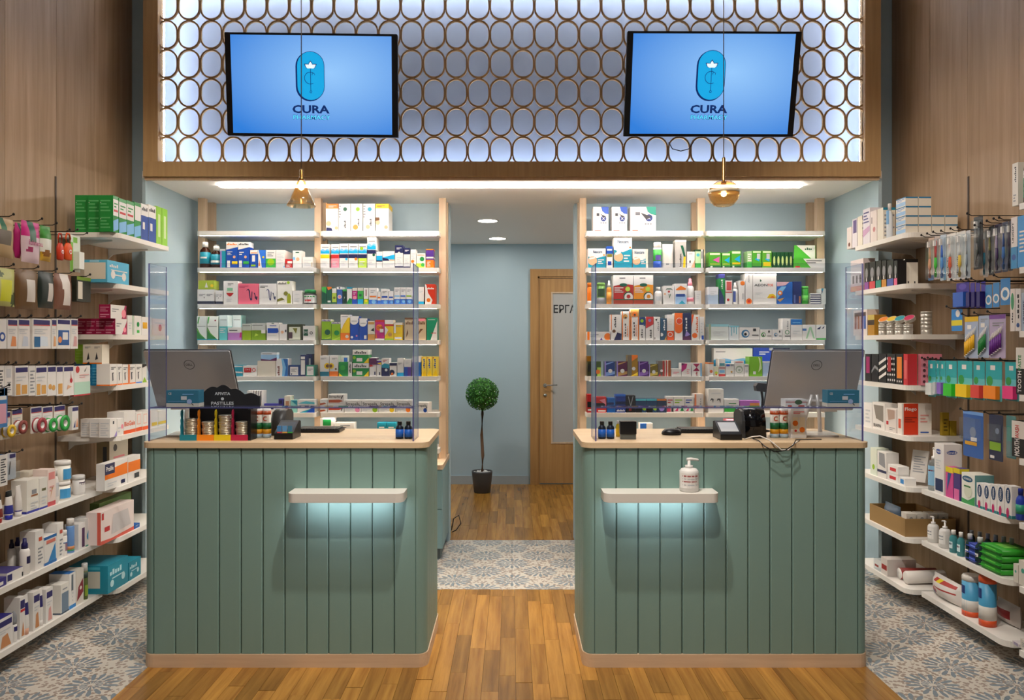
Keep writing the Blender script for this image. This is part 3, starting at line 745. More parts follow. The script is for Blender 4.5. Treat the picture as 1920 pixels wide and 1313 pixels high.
def g_bag(w, d, h, base, art, o):
    """soft pouch: two bulged sheets sealed at the rim; zones are coloured face by face"""
    nu, nv = 14, 16; m = MB(); rs = random.Random(int(w * 9e4) + int(h * 7e4)); ph = rs.random() * 6
    def zone(u, v, front):
        col = base
        if front:
            for it in art:
                if it[0] == 'r' and it[1] <= u <= it[3] and it[2] <= v <= it[4]: col = it[5]
                if it[0] == 'e' and ((u - it[1]) / it[3]) ** 2 + ((v - it[2]) / (it[4] or it[3])) ** 2 <= 1: col = it[5]
                if it[0] == 'b' and it[1] <= v <= it[2]: col = it[3]
        return col
    for sd in (0, 1):
        i = len(m.v)
        for b in range(nv + 1):
            for a in range(nu + 1):
                u, v = a / nu, b / nv
                bul = (max(0, math.sin(math.pi * u)) ** .55) * (max(0, math.sin(math.pi * min(v * 1.0, 1))) ** .5) * (1 if v < .8 else max(.12, (1 - v) * 5 * .9))
                wr = .10 * math.sin(9 * u + 7 * v + ph) * bul
                yy = d / 2 + (-1 if sd == 0 else 1) * d / 2 * min(1, bul * .92 + wr * .5)
                xx = u * w + (.02 * w * math.sin(6 * v + ph) if 0 < v < 1 else 0) * (1 - .6 * abs(2 * u - 1))
                m.v.append((xx, yy, v * h))
        for b in range(nv):
            for a in range(nu):
                q = (i + b * (nu + 1) + a, i + b * (nu + 1) + a + 1, i + (b + 1) * (nu + 1) + a + 1, i + (b + 1) * (nu + 1) + a)
                m.f.append(q if sd == 0 else q[::-1]); m.m.append(m.mi(zone((a + .5) / nu, (b + .5) / nv, sd == 0))); m.sm.append(True)
    for it in art:
        if it[0] == 't':
            m.art([it], w, h, d, -.001)
    return m.obj(o.get('n', 'pouch'))
def g_card(w, d, h, base, art, o):
    """blister card: thin card with hang tab, plus an optional bubble part"""
    m = MB(); m.prism(rrect(0, 0, w, h, min(.006, w * .15), 'abcd', 3), d - .0012, d, base, axis='y')
    m.art(art, w, h, 0, d - .0012)
    b = m.obj(o.get('n', 'blister_pack'))
    bl = o.get('bl', (.08, .06, .92, .74))
    if bl:
        q = MB(); u0, v0, u1, v1 = bl
        if o.get('bc'):
            q.box(u0 * w, .0, v0 * h, u1 * w, d - .0022, v1 * h, o['bc'], top=o.get('bt'))
            q.art(o.get('ba', []), (u1 - u0) * w, (v1 - v0) * h, d - .0022, 0, u0 * w, v0 * h)
            q.obj(o.get('bn', 'packet'), b)
        else:
            q.box(u0 * w, 0, v0 * h, u1 * w, d - .0022, v1 * h, BLISTER); q.obj('blister', b)
    return b
BLISTER = clear('blister', '#f6f9fb', .03, .08, .03, '#e8eef2')
def g_brush(w, d, h, base, art, o):
    m = MB(); m.prism(rrect(0, 0, w, h, min(.005, w * .2), 'abcd', 3), d - .001, d, base, axis='y'); m.art(art, w, h, 0, d - .001)
    b = m.obj(o.get('n', 'toothbrush_pack'))
    c1, c2 = o.get('hc', ('W', 'R')); q = MB(); x = w * .55; y = d * .5; r = min(w * .17, .0075)
    q.tube([(x, y, .05 * h), (x, y, .12 * h), (x, y, .30 * h), (x + .0005, y, .50 * h)], [r * .6, r, r * 1.05, r * .8], c2, 8)
    q.tube([(x + .0005, y, .495 * h), (x, y, .62 * h), (x, y, .72 * h), (x, y, .9 * h)], [r * .8, r * .7, r * .4, r * .42], c1, 8)
    q.box(x - r * .8, y - r * 1.5, .77 * h, x + r * .8, y, .90 * h, 'W'); q.obj('toothbrush', b)
    s = MB(); s.box(w * .1, d * .0, .03 * h, w * .92, d - .0015, .93 * h, BLISTER); s.obj('blister', b)
    return b
def g_inter(w, d, h, base, art, o):
    m = MB(); m.prism(rrect(0, 0, w, h, .004, 'abcd', 3), d - .001, d, base, axis='y'); m.art(art, w, h, 0, d - .001); b = m.obj('interdental_brush_pack')
    n = 6
    for i in range(n):
        x = w * (.14 + .125 * i); z = h * (.06 + .035 * i); q = MB(); r = w * .042
        q.tube([(x, d * .4, z), (x, d * .4, z + .33 * h)], r, o['hc'], 8)
        q.tube([(x, d * .4, z + .33 * h), (x + w * .02, d * .4, z + .39 * h), (x + w * .16, d * .4, z + .52 * h)], [r * .8, r * .7, r * .3], 'W', 6)
        q.lathe([(r * 1.1, z - .02 * h), (r * 1.1, z)], 'W', x, d * .4, 8); q.obj('interdental_brush', b)
    return b
def g_spool(w, d, h, base, art, o):
    m = MB(); m.prism(rrect(0, 0, w, h, .004, 'abcd', 3), d - .001, d, base, axis='y'); m.art(art, w, h, 0, d - .001); b = m.obj('tape_card')
    R_ = w * .42; pr = [(R_ * .42, 0), (R_, 0), (R_, .0035), (R_ * .86, .004), (R_ * .86, d - .008), (R_, d - .0075), (R_, d - .003), (R_ * .42, d - .003), (R_ * .42, 0)]
    q = MB().lathe(pr, [o['hc'], o['hc'], o['hc'], 'W', o['hc'], o['hc'], o['hc'], 'W'], seg=24)
    q.obj('tape_spool', b, (w * .5, d - .0015, h * .30), rot=(math.pi / 2, 0, 0)); return b
def g_toy(w, d, h, base, art, o):
    m = MB(); m.lathe([(.3 * w, 0), (.42 * w, .03 * h), (.45 * w, .45 * h), (.30 * w, .58 * h), (.20 * w, .62 * h)], base, w / 2, d / 2, 16, 1, d / w * .9)
    b = m.obj('teether'); q = MB()
    q.tube([(w * .3, d / 2, .62 * h), (w * .22, d / 2, .8 * h), (w * .35, d / 2, .96 * h), (w * .65, d / 2, .96 * h), (w * .78, d / 2, .8 * h), (w * .7, d / 2, .62 * h)], w * .06, base, 6); q.obj('loop', b)
    e = MB(); e.lathe([(.16 * w, 0), (.16 * w, .001)], 'W', seg=16); e.lathe([(.09 * w, .0012), (.09 * w, .0016)], base, seg=12); e.obj('badge', b, (w / 2, d * .5 - d * .42, h * .3), rot=(math.pi / 2, 0, 0)); return b
GEN = dict(box=g_box, bag=g_bag, card=g_card, brush=g_brush, inter=g_inter, spool=g_spool, toy=g_toy)
CATS = dict(box='box', bag='pouch', card='blister pack', brush='toothbrush', inter='interdental brush', spool='tape', toy='toy', bottle='bottle', spray='bottle', can='spray', canister='canister',
            tub='tub', jar='jar', pump='bottle', tube='tube', tin='tin', ball='bottle')
def make(w, d, h, base, art, o):
    k = o.get('k', 'box'); return (GEN[k] if k in GEN else g_round)(w, d, h, base, art, o)
ORDW = ['first', 'second', 'third', 'fourth', 'fifth', 'sixth', 'seventh', 'eighth', 'ninth', 'tenth', 'eleventh', 'twelfth']
USED = {}
def label_row(objs, place):
    """objs: (screen x, object, description, options); identical neighbours get their order from the left"""
    by = {}
    for it in objs: by.setdefault(it[2], []).append(it)
    for desc, L_ in by.items():
        L_.sort(key=lambda t: (t[0], -t[1].location.z)); n = len(L_)
        for i, (x, ob, _, o) in enumerate(L_):
            if n == 1: lab = '%s %s' % (desc, place)
            elif max(t[0] for t in L_) - min(t[0] for t in L_) < 2: lab = '%s, %s from top, %s' % (desc, ORDW[i], place)
            elif n == 2: lab = '%s, %s one, %s' % (desc, ('left', 'right')[i], place)
            elif n == 3: lab = '%s, %s one, %s' % (desc, ('left', 'middle', 'right')[i], place)
            else: lab = '%s, %s from left, %s' % (desc, ORDW[min(i, 11)], place)
            if len(lab.split()) > 16: print('LONG', len(lab.split()), lab)
            if lab in USED: print('DUP', lab)
            USED[lab] = 1
            tag(ob, lab, o.get('cat', CATS[o.get('k', 'box')]), (desc + ' group') if n > 1 else None)
BAYN = ['outer left bay', 'inner left bay', 'inner right bay', 'outer right bay']
def back(bay, row, items):
    out = []; z0 = ZS[row] + .0006
    for it in items:
        x0, x1, yt, desc, base, art = it[:6]; o = it[6] if len(it) > 6 else {}
        Y = 5.15 + o.get('zo', 0)
        X0, X1 = PX(x0, Y) + .0008, PX(x1, Y) - .0008
        zb = PZ(o['b'], Y) + .0006 if 'b' in o else z0
        h = max(PZ(yt, Y) - zb, .01); w_ = X1 - X0
        ob = make(w_, o.get('d', .085), h, base, art, o)
        ob.location = (X0, Y, zb)
        if o.get('yaw'): ob.rotation_euler.z = math.radians(o['yaw'])
        out.append((x0, ob, desc, o))
    label_row(out, 'on %s shelf, %s' % (ORD[row], BAYN[bay]))
def side(sx, sec, row, items, place=None):
    """products along a side wall: x px of the front edge at the near and far end, top y at the near end"""
    xf = {'far': XFAR + .012, 'near': XNEAR + .012, 'edge': XNEAR + .015}[sec]; out = []
    z0 = HS[row] + .0006 + (.004 if sec == 'edge' else 0)
    for it in items:
        xa, xb, yt, desc, base, art = it[:6]; o = dict(it[6]) if len(it) > 6 else {}
        X = xf + o.get('xo', 0)
        Zn, Zf = X * F / abs(xa - 960), X * F / abs(xb - 960)
        if 'dz' in o: Zn += o['dz']; Zf += o['dz']
        w_ = Zf - Zn - .0016; zb = z0
        if o.get('k', 'box') not in GEN:
            ym = (Zn + Zf) / 2; w_ = min(w_, abs(xa - xb) * ym / F); Zn, Zf = ym - w_ / 2 - .0008, ym + w_ / 2 + .0008
        if 'b' in o: zb = PZ(o['b'], Zn) + .0006
        h = max(PZ(yt, Zn) - zb, .012)
        if sx > 0: o['right'] = 1
        ob = make(w_, o.get('d', .07), h, base, art, o)
        ob.location = (sx * X, Zn + .0008 if sx < 0 else Zf - .0008, zb); ob.rotation_euler = (0, 0, math.pi / 2 * (1 if sx < 0 else -1))
        out.append((xa, ob, desc, o))
    sn = 'left' if sx < 0 else 'right'
    label_row(out, place or {'far': 'on %s shelf, %s rack by alcove', 'near': 'on %s shelf, near %s rack', 'edge': 'on %s shelf at %s picture edge'}[sec] % (ORD[row], sn))
PEGB = mat('#1b1b1d', .4)
def hang(sx, place, items, xh=2.17):
    """packs hung on pegs: (xa near px, xb far px, top y, bottom y, ...) on the plane |X| = xh"""
    out = []
    for it in items:
        xa, xb, yt, yb, desc, base, art = it[:7]; o = dict(it[7]) if len(it) > 7 else {}
        X = xh + o.get('xo', 0); Zn, Zf = X * F / abs(xa - 960), X * F / abs(xb - 960); w_ = Zf - Zn
        zt, zb = PZ(yt, (Zn + Zf) / 2), PZ(yb, (Zn + Zf) / 2); h = zt - zb; d = o.get('d', .016)
        if sx > 0: o['right'] = 1
        ob = make(w_, d, h, base, art, o)
        ob.location = (sx * X, Zn if sx < 0 else Zf, zb); ob.rotation_euler = (math.radians(o.get('lean', 0)), 0, math.pi / 2 * (1 if sx < 0 else -1))
        out.append((xa, ob, desc, o))
        if not o.get('nopeg'):
            ym = (Zn + Zf) / 2; zp = zt - .006 - (.0 if o.get('k') != 'toy' else .004)
            zp = zt + .004
            p = MB(); p.tube([(sx * (XW - .0005), ym, zp), (sx * (X - .012), ym, zp), (sx * (X - .03), ym, zp + .009)], .0022, STEEL if o.get('steel') else PEGB, 6)
            pg = p.obj('peg_hook')
            tip = MB().lathe([(.0005, -.006), (.0045, -.004), (.005, .003), (.0005, .007)], PEGB, seg=10).obj('tip', pg, (sx * (X - .032), ym, zp + .010))
            lab = 'black wire peg hook holding the %s' % desc
            if lab in USED: lab = 'black wire peg hook holding the %s, %s' % (desc, place)
            tag(pg, lab, 'hook', 'peg hooks')
            USED[lab] = 1; o['peg'] = pg; ob['peg'] = 1
    label_row(out, place)
    for (x, ob, desc, o) in out:
        if 'peg' in o:
            l_ = ob['label']; nl = 'wire peg hook holding ' + l_
            o['peg']['label'] = ' '.join(nl.split()[:16]).rstrip(','); del ob['peg']
# ------------------------------------------------------------------ back shelves
AMB = clear('amberglass', '#5b2c14', .08, .05, .75, '#3a1c10')
lines = L
def wave(c1='LB', c2='BL', v=.62): return [P(c1, 0, v - .1, 1, v - .1, 1, v + .04, .75, v + .09, .5, v + .02, .25, v + .09, 0, v + .03), P(c2, 0, v - .12, 1, v - .12, 1, v - .02, .7, v + .02, .4, v - .04, 0, v + .01)]
amb = {'k': 'bottle', 'n': 'medicine_bottle'}
back(0, 1, [
 (371, 391, 453, 'large amber syrup bottle with teal label', AMB, [B(.16, .60, 'TE'), R(.3, .36, .7, .42, 'W')], amb),
 (391.5, 412, 461, 'smaller amber syrup bottle with teal label', AMB, [B(.16, .62, 'TE'), R(.2, .24, .8, .34, 'W')], amb),
 (395, 411, 458, 'amber bottle standing half hidden behind others', AMB, [B(.16, .6, 'TE')], {'k': 'bottle', 'zo': .1, 'n': 'medicine_bottle'}),
 (412.5, 423, 467, 'narrow teal carton with lilac edge', 'TE', [R(0, 0, .3, 1, 'LV'), B(.9, 1, 'LGR')]),
 (424, 446, 454, 'blue spray carton with orange heading', 'BL', [B(.8, 1, 'W'), T(.06, .88, .94, .96, 'O', 'Nexamer'), P('W', 0, .7, .95, .8, 0, .82), R(.08, .02, .34, .28, 'W'), R(.5, .14, .98, .25, 'Y'), E(.7, .42, .12, 'SK'), L(.1, .5, .55, .66, 'W', 3)]),
 (446.4, 468, 454, 'blue spray carton with black heading', 'BL', [B(.8, 1, 'W'), T(.06, .88, .94, .96, 'K', 'Nexamer'), P('W', 0, .7, .95, .8, 0, .82), R(.08, .02, .34, .28, 'W'), R(.45, .14, .95, .25, 'SG'), E(.65, .42, .12, 'SK'), L(.1, .5, .5, .66, 'W', 2)]),
 (469, 483.5, 469, 'small blue and white carton, orange heading', 'BL', [B(.78, 1, 'W'), L(.1, .82, .9, .92, 'O', 1), R(.25, .35, .65, .7, 'W'), R(.1, .08, .7, .18, 'LG')]),
 (484, 498, 469, 'blue carton with white sail shape', 'BB', [P('W', 0, 0, .5, 0, .35, .5, .05, 1, 0, 1), P('O', .05, .1, .25, .1, .2, .5), E(.7, .6, .14, 'Y')]),
 (498.5, 517, 469, 'white carton with round green leaf print', 'W', [R(0, .02, 1, .52, 'SG'), E(.5, .32, .36, 'LG'), L(.15, .65, .85, .92, 'GR', 3)]),
 (517.5, 534, 469, 'plain white carton with pale text lines', 'W', [L(.1, .2, .9, .9, 'LGR', 8), R(.85, 0, 1, .1, 'LB')], {'d': .2}),
 (535, 548, 486, 'little red and white carton', 'R', [R(.3, .5, 1, .75, 'W'), L(.1, .1, .8, .4, 'W', 3)]),
 (549, 566, 470, 'white carton with faint face print', 'W', [R(.3, .86, .7, .92, 'DG'), E(.55, .5, .2, 'SK'), R(0, .45, .25, .62, 'LB')]),
 (567, 587, 482, 'short white carton with grey type', 'W', [L(.15, .2, .8, .8, 'LGR', 4), R(.85, .1, .95, .5, 'BE')])])
sheet_base = 'MW'
back(1, 0, [
 (611, 634.5, 382, 'tall carton with orange top and baby', 'W', [B(.82, 1, 'O'), L(.2, .87, .85, .95, 'W', 2), E(.22, .28, .2, 'SK'), P('N', .02, 0, .55, 0, .45, .12, .05, .14), E(.85, .12, .14, 'SK'), E(.6, .65, .14, 'LGR')], {'d': .16}),
 (635, 657, 382, 'tall white carton with dark green dot', 'W', [E(.55, .8, .17, 'DG'), T(.45, .12, .62, .4, 'DK', 'ooooo', 1), L(.02, .5, .2, .98, 'GR', 5)], {'d': .16}),
 (657.5, 680, 382, 'tall white carton with lime dot', 'W', [E(.6, .8, .17, 'LG'), T(.58, .2, .72, .46, 'DK', 'ooooo', 1), E(.4, .15, .22, 'TN')], {'d': .16}),
 (681, 703, 382, 'tall white carton with teal dot', 'W', [E(.55, .8, .18, 'TE'), T(.55, .2, .72, .46, 'DK', 'ooooo', 1), E(.4, .16, .18, 'SK'), L(.02, .5, .2, .98, 'GR', 5)], {'d': .16}),
 (704, 729, 382, 'tall carton with yellow top and child', 'W', [B(.83, 1, 'Y'), L(.1, .88, .7, .95, 'BR', 2), E(.16, .32, .18, 'SK'), P('BR', 0, .38, .3, .40, .28, .5, 0, .5), E(.8, .15, .14, 'SK'), P('CR', 0, 0, .7, 0, .5, .14, 0, .18)], {'d': .16})])
def sea(mid, low): return wave('LB', 'CY', .72) + [B(.40, .56, mid), B(0, .40, low), L(.15, .85, .9, .95, 'GR', 1), L(.15, .1, .8, .3, 'LGR', 3)]
back(1, 1, [
 (601, 618, 458, 'sea spray carton with yellow band', 'W', sea('Y', 'W')),
 (621, 636, 458, 'sea spray carton with red and pink', 'W', sea('R', 'PK')),
 (636.4, 653, 457, 'sea spray carton with navy band', 'W', sea('N', 'W') + [E(.8, .36, .14, 'CY')]),
 (653.6, 671, 457, 'sea spray carton, navy band, orange dot', 'W', sea('N', 'W') + [E(.8, .36, .16, 'O')]),
 (671.5, 688, 457, 'sea spray carton with lime lower half', 'W', sea('N', 'LI') + [E(.4, .8, .2, 'LG')]),
 (688.5, 705, 445, 'tall sea spray carton with green badge', 'W', wave('LB', 'CY', .72) + [B(.46, .58, 'N'), E(.75, .42, .16, 'DG'), L(.15, .85, .9, .95, 'GR', 1), L(.15, .1, .8, .3, 'LGR', 3)], {'d': .14}),
 (705.5, 717, 472, 'small white carton with blue sea strip', 'W', [R(0, .45, 1, .75, 'CY'), R(0, .38, 1, .46, 'N')]),
 (717.5, 740, 471, 'wide white carton with sea coast strip', 'W', [P('CY', 0, .5, 1, .5, 1, .8, 0, .62), P('N', 0, .42, .6, .42, .4, .56, 0, .6), L(.1, .08, .9, .3, 'LGR', 2), R(.6, .42, 1, .5, 'BE')]),
 (740.5, 756, 460, 'white carton with deep violet top, taller', 'W', [B(.66, 1, 'N'), B(0, .07, 'N'), L(.2, .82, .8, .92, 'W', 2), P('W', .3, .66, .5, .72, .7, .66), L(.2, .2, .8, .5, 'LGR', 4)]),
 (756.5, 769, 465, 'white carton with deep violet top, shorter', 'W', [B(.68, 1, 'N'), B(0, .06, 'N'), L(.2, .82, .8, .92, 'W', 2), L(.2, .2, .8, .5, 'LGR', 4)]),
 (769.5, 780, 468, 'slim white carton with orange spot', 'W', [L(.15, .5, .85, .85, 'LGR', 3), E(.4, .35, .3, 'O')]),
 (780.5, 798, 475, 'white carton with green leaf and orange heading', 'W', [L(.1, .85, .9, .95, 'O', 1), E(.62, .6, .25, 'G'), R(0, 0, .9, .3, 'LI'), E(.7, .2, .2, 'SG')]),
 (798.5, 813, 467, 'violet and orange carton', 'PU', [B(0, .42, 'O'), B(.5, .58, 'W'), B(.94, 1, 'O'), L(.15, .08, .6, .36, 'W', 4)])])
back(1, 2, [
 (603, 612, 538, 'slim deep green carton', 'DG', [P('SG', 0, .75, 1, .6, 1, 1, 0, 1)]),
 (612.4, 622, 538, 'slim green carton with orange corner', 'DG', [P('O', 0, 1, .3, .8, 1, .9, 1, 1), R(.2, .1, .8, .2, 'W')]),
 (622.4, 631, 541, 'slim pale green carton', 'LI', [B(.7, 1, 'W'), E(.5, .4, .3, 'OL'), B(0, .12, 'DG')]),
 (631.5, 642, 538, 'blue carton with white shield', '#3b62ad', [B(.85, 1, 'W'), E(.5, .42, .38, 'W'), E(.5, .42, .26, 'PK'), R(.4, .88, .6, .98, 'N')]),
 (642.4, 650, 543, 'slim black green carton', '#16392f', [P('W', .3, .3, .6, .5, .4, .5), B(.88, 1, 'SG')]),
 (650.4, 660, 538, 'white and green mint carton', 'W', [B(.88, 1, 'TE'), P('G', 0, 0, 1, 0, 1, .3, .5, .35, 0, .1)]),
 (660.4, 670, 540, 'violet and blue carton with pink circle', 'MG', [B(.82, 1, 'CR'), B(0, .3, 'BL'), E(.5, .4, .38, 'PK'), L(.2, .6, .8, .75, 'W', 2)]),
 (670.4, 681, 540, 'green carton fading into blue base', 'SG', [B(.82, 1, 'CR'), B(0, .3, 'CY'), E(.5, .55, .25, 'DG')]),
 (682, 691, 540, 'slim white and lime carton', 'W', [B(0, .32, 'LG'), E(.5, .2, .28, 'Y'), R(.4, .5, .6, .9, 'RO')]),
 (691.5, 707, 540, 'white eye drop carton with orange type', 'W', [B(0, .27, 'BB'), E(.6, .14, .26, 'LB'), R(.1, .42, .9, .52, 'O'), L(.2, .7, .8, .9, 'GR', 2)]),
 (707.4, 714, 547, 'small eye drop carton with orange type', 'W', [B(0, .3, 'BB'), R(.1, .46, .9, .58, 'O')]),
 (714.4, 728, 542, 'white eye drop carton with blue type', 'W', [B(0, .27, 'BB'), E(.6, .14, .26, 'LB'), R(.1, .42, .9, .54, 'BL'), L(.2, .72, .8, .9, 'GR', 2)]),
 (728.4, 738, 546, 'small eye drop carton with blue type', 'W', [B(0, .3, 'BB'), R(.1, .46, .9, .58, 'BL'), E(.6, .15, .26, 'LB')]),
 (739, 750, 539, 'tall eye drop carton with pale blue type', 'W', [B(0, .3, 'BB'), R(.05, .44, .95, .52, 'LB'), E(.6, .16, .3, 'LB'), L(.2, .75, .9, .9, 'GR', 2)]),
 (750.4, 761, 539, 'tall eye drop carton with mid blue type', 'W', [B(0, .3, 'BB'), R(.05, .44, .95, .52, 'BB'), E(.6, .16, .3, 'LB'), L(.2, .75, .9, .9, 'GR', 2)]),
 (761.4, 772, 539, 'tall eye drop carton with green type', 'W', [B(0, .3, 'BB'), R(.05, .44, .95, .52, 'LG'), E(.6, .16, .3, 'LB'), L(.2, .75, .9, .9, 'GR', 2)]),
 (784, 795, 538, 'plain white carton with blue foot', 'W', [B(0, .15, 'CY'), L(.2, .65, .8, .8, 'LGR', 2)]),
 (797, 816, 533, 'red carton with white swoosh and orange', '#c5361f', [P('W', 0, 0, .6, 0, .75, .2, .3, .55, .12, .95, 0, 1), E(.34, .2, .2, 'O'), T(.22, .74, .9, .84, 'W', 'Tonovit')], {'d': .11})])
back(1, 3, [
 (603, 621, 599, 'lime carton with broccoli, larger', 'LG', [B(.9, 1, 'W'), T(.06, .91, .94, .98, 'PU', 'PROLIF'), E(.62, .38, .3, 'DG'), P('LI', 0, 0, 1, .2, 1, .12, .4, 0), B(0, .05, 'DG')]),
 (621.4, 638, 604, 'lime carton with broccoli, smaller', 'LG', [B(.9, 1, 'W'), T(.06, .91, .94, .98, 'PU', 'PROLIF'), E(.6, .4, .3, 'G'), P('LI', 0, 0, 1, .2, 1, .12, .4, 0)]),
 (638.4, 656, 590, 'yellow carton with white swirl', 'Y', [B(.88, 1, 'W'), P('W', 0, .88, .8, .88, .3, .6, .1, .4, 0, .5), B(0, .28, 'O'), E(.7, .14, .18, 'CR'), L(.1, .91, .8, .96, 'GR', 1)]),
 (656.4, 673, 593, 'blue carton with white bubble top, taller', 'BL', [R(0, .9, 1, 1, 'W'), E(.45, .82, .5, 'W'), L(.15, .78, .8, .84, 'GR', 1), E(.2, .12, .14, 'W'), E(.75, .18, .1, 'PK')]),
 (673.4, 689, 597, 'blue carton with white bubble top, shorter', 'BL', [R(0, .9, 1, 1, 'W'), E(.45, .80, .5, 'W'), L(.15, .76, .8, .82, 'GR', 1), R(.6, .06, .9, .22, 'W')]),
 (689.4, 703, 602, 'cream carton with amber foot', 'CR', [R(.05, .82, .95, .95, 'TN'), P('K', .4, .5, .9, .45, .85, .65), B(0, .3, 'TN')]),
 (703.4, 721, 600, 'magenta carton with round orange emblem', 'MG', [B(0, .08, 'W'), E(.45, .62, .36, 'O'), T(.15, .56, .85, .7, 'BR', 'Orib'), R(.5, .38, .9, .55, 'W'), B(.9, 1, 'R'), P('O', 0, .1, .2, .1, .1, .4)]),
 (721.4, 738, 600, 'yellow carton with red line and bear', 'Y', [B(.8, 1, 'W'), B(.7, .78, 'R'), P('W', 0, .2, .4, .5, 0, .68), E(.6, .28, .24, 'TN'), B(0, .08, 'LG')]),
 (738.4, 755, 605, 'yellow carton with white panel', 'Y', [B(.86, 1, 'CR'), R(.1, .06, .9, .18, 'W'), L(.1, .75, .8, .83, 'GR', 1), P('W', 0, .4, .25, .4, .2, .85, 0, .9)]),
 (759, 780, 596, 'tan carton with brown branch drawing, left', 'BE', [T(.08, .7, .92, .84, 'BR', 'Bausal'), P('BR', .1, .1, .3, .3, .25, .5, .15, .3), B(.93, 1, 'BR')]),
 (780.4, 799, 596, 'tan carton with pink corner and branch', 'BE', [T(.08, .7, .92, .84, 'BR', 'Bausal'), P('BR', .1, .2, .7, .5, .4, .5), B(.93, 1, 'BR'), P('PK', .2, .85, .95, .85, .9, .96, .2, .96)]),
 (800, 820, 596, 'green carton with white diagonal half', '#1f8a67', [P('W', .35, 0, 1, 0, 1, .85), L(.4, .3, .9, .36, 'R', 1), L(.1, .9, .8, .95, 'W', 1)])])
sun = [E(.8, .5, .34, 'Y'), E(.85, .5, .2, 'BR'), L(.1, .82, .7, .92, 'GR', 2)]
strep = {'d': .11}
back(1, 4, [
 (600, 617, 667, 'white carton with half sunflower, teal foot', 'W', sun + [B(0, .22, '#1f6e86')]),
 (617.6, 634, 667, 'white carton with half sunflower, orange foot', 'W', [E(.2, .5, .34, 'Y'), E(.15, .5, .2, 'BR'), L(.3, .82, .9, .92, 'GR', 2), E(.75, .35, .12, 'BR'), B(0, .24, 'O')]),
 (638, 655, 667, 'white and blue carton standing in second row', 'W', [R(.4, .4, .8, .9, 'BB'), E(.9, .6, .2, 'Y')], {'zo': .1}),
 (635, 660, 679, 'green carton with white spine', 'G', [R(.72, 0, 1, 1, 'W'), T(.78, .25, .92, .9, 'K', 'Brebsin', 1), P('Y', 0, 0, .3, 0, 0, .25), E(.3, .6, .2, 'SG')]),
 (661, 691.5, 681.3, 'green and white lozenge box, lower', 'G', [B(.62, 1, 'W'), T(.12, .70, .88, .9, 'DK', 'Brebsin'), P('Y', .7, 0, 1, 0, 1, .4), R(.25, .12, .6, .38, 'W'), E(.1, .4, .1, 'LG')], strep),
 (661, 691.5, 656, 'green and white lozenge box, upper', 'G', [B(.62, 1, 'W'), T(.12, .70, .88, .9, 'DK', 'Brebsin'), P('Y', .7, 0, 1, 0, 1, .4), R(.25, .12, .6, .38, 'W'), E(.1, .4, .1, 'LG')], {'d': .11, 'b': 681.1}),
 (692.5, 706, 671, 'white carton with plum top', 'W', [B(.62, .98, 'PL'), P('R', 0, .5, .6, .55, .3, .62, 0, .62), R(.7, .08, .85, .25, 'N')]),
 (706.4, 715, 675, 'slim white carton with violet top', 'W', [B(.7, .95, 'PU'), R(.5, .08, .75, .25, 'N'), P('Y', 0, .8, 1, .7, 1, .85)]),
 (715.4, 730, 672, 'white carton with teal swirl, navy base', 'W', [B(0, .52, 'N'), P('TE', 0, .48, 1, .44, 1, .66, .4, .72, 0, .62), L(.15, .8, .7, .95, 'R', 2), E(.6, .35, .18, 'LGR')]),
 (730.6, 744, 680, 'white carton, dark top, orange planet', 'W', [B(.78, .96, 'N'), E(.3, .28, .4, 'N'), E(.35, .18, .18, 'O')]),
 (744.6, 757, 672, 'white carton with cyan foot', 'W', [B(0, .2, 'CY'), L(.15, .65, .7, .78, 'GR', 2)]),
 (757.6, 771, 674, 'white carton, blue and violet blocks', 'W', [R(0, 0, .5, .55, 'BL'), R(.5, 0, 1, .55, 'PU'), L(.2, .75, .8, .88, 'LGR', 2)]),
 (773, 789.5, 668, 'white carton with blue lower part', 'W', [B(0, .7, '#2a66b8'), R(0, .0, .35, .7, 'LV')]),
 (790.4, 800, 669, 'slim yellow carton with blue lettering', '#efd45a', [T(.3, .42, .62, .9, 'BL', 'Depon', 1), P('Y', 0, 0, 1, 0, .7, .35, .3, .2), E(.2, .94, .1, 'R')]),
 (800.4, 810, 669, 'slim yellow carton with blue lettering', '#efd45a', [T(.3, .42, .62, .9, 'BL', 'Depon', 1), P('Y', 0, 0, 1, 0, .7, .35, .3, .2), E(.2, .94, .1, 'R')]),
 (810.4, 821, 669, 'slim yellow carton with blue lettering', '#efd45a', [T(.3, .42, .62, .9, 'BL', 'Depon', 1), P('Y', 0, 0, 1, 0, .7, .35, .3, .2), E(.2, .94, .1, 'R')])])
def sils(c, v=0): return [T(.06, .52, .9, .84, 'DK', 'Strepsils'), E(.78, .24, .15, c, .22), P('DK', .86, .3, .96, .6, .9, .62, .8, .36), L(.06, .12, .5, .34, 'LGR', 2)]
fen = [T(.06, .58, .84, .9, 'DK', 'Strepfen'), P('#b5542c', .04, .12, .7, .12, .95, .3, .7, .45, .04, .42), P('DK', .86, .5, .97, .9, .9, .9, .8, .5)]
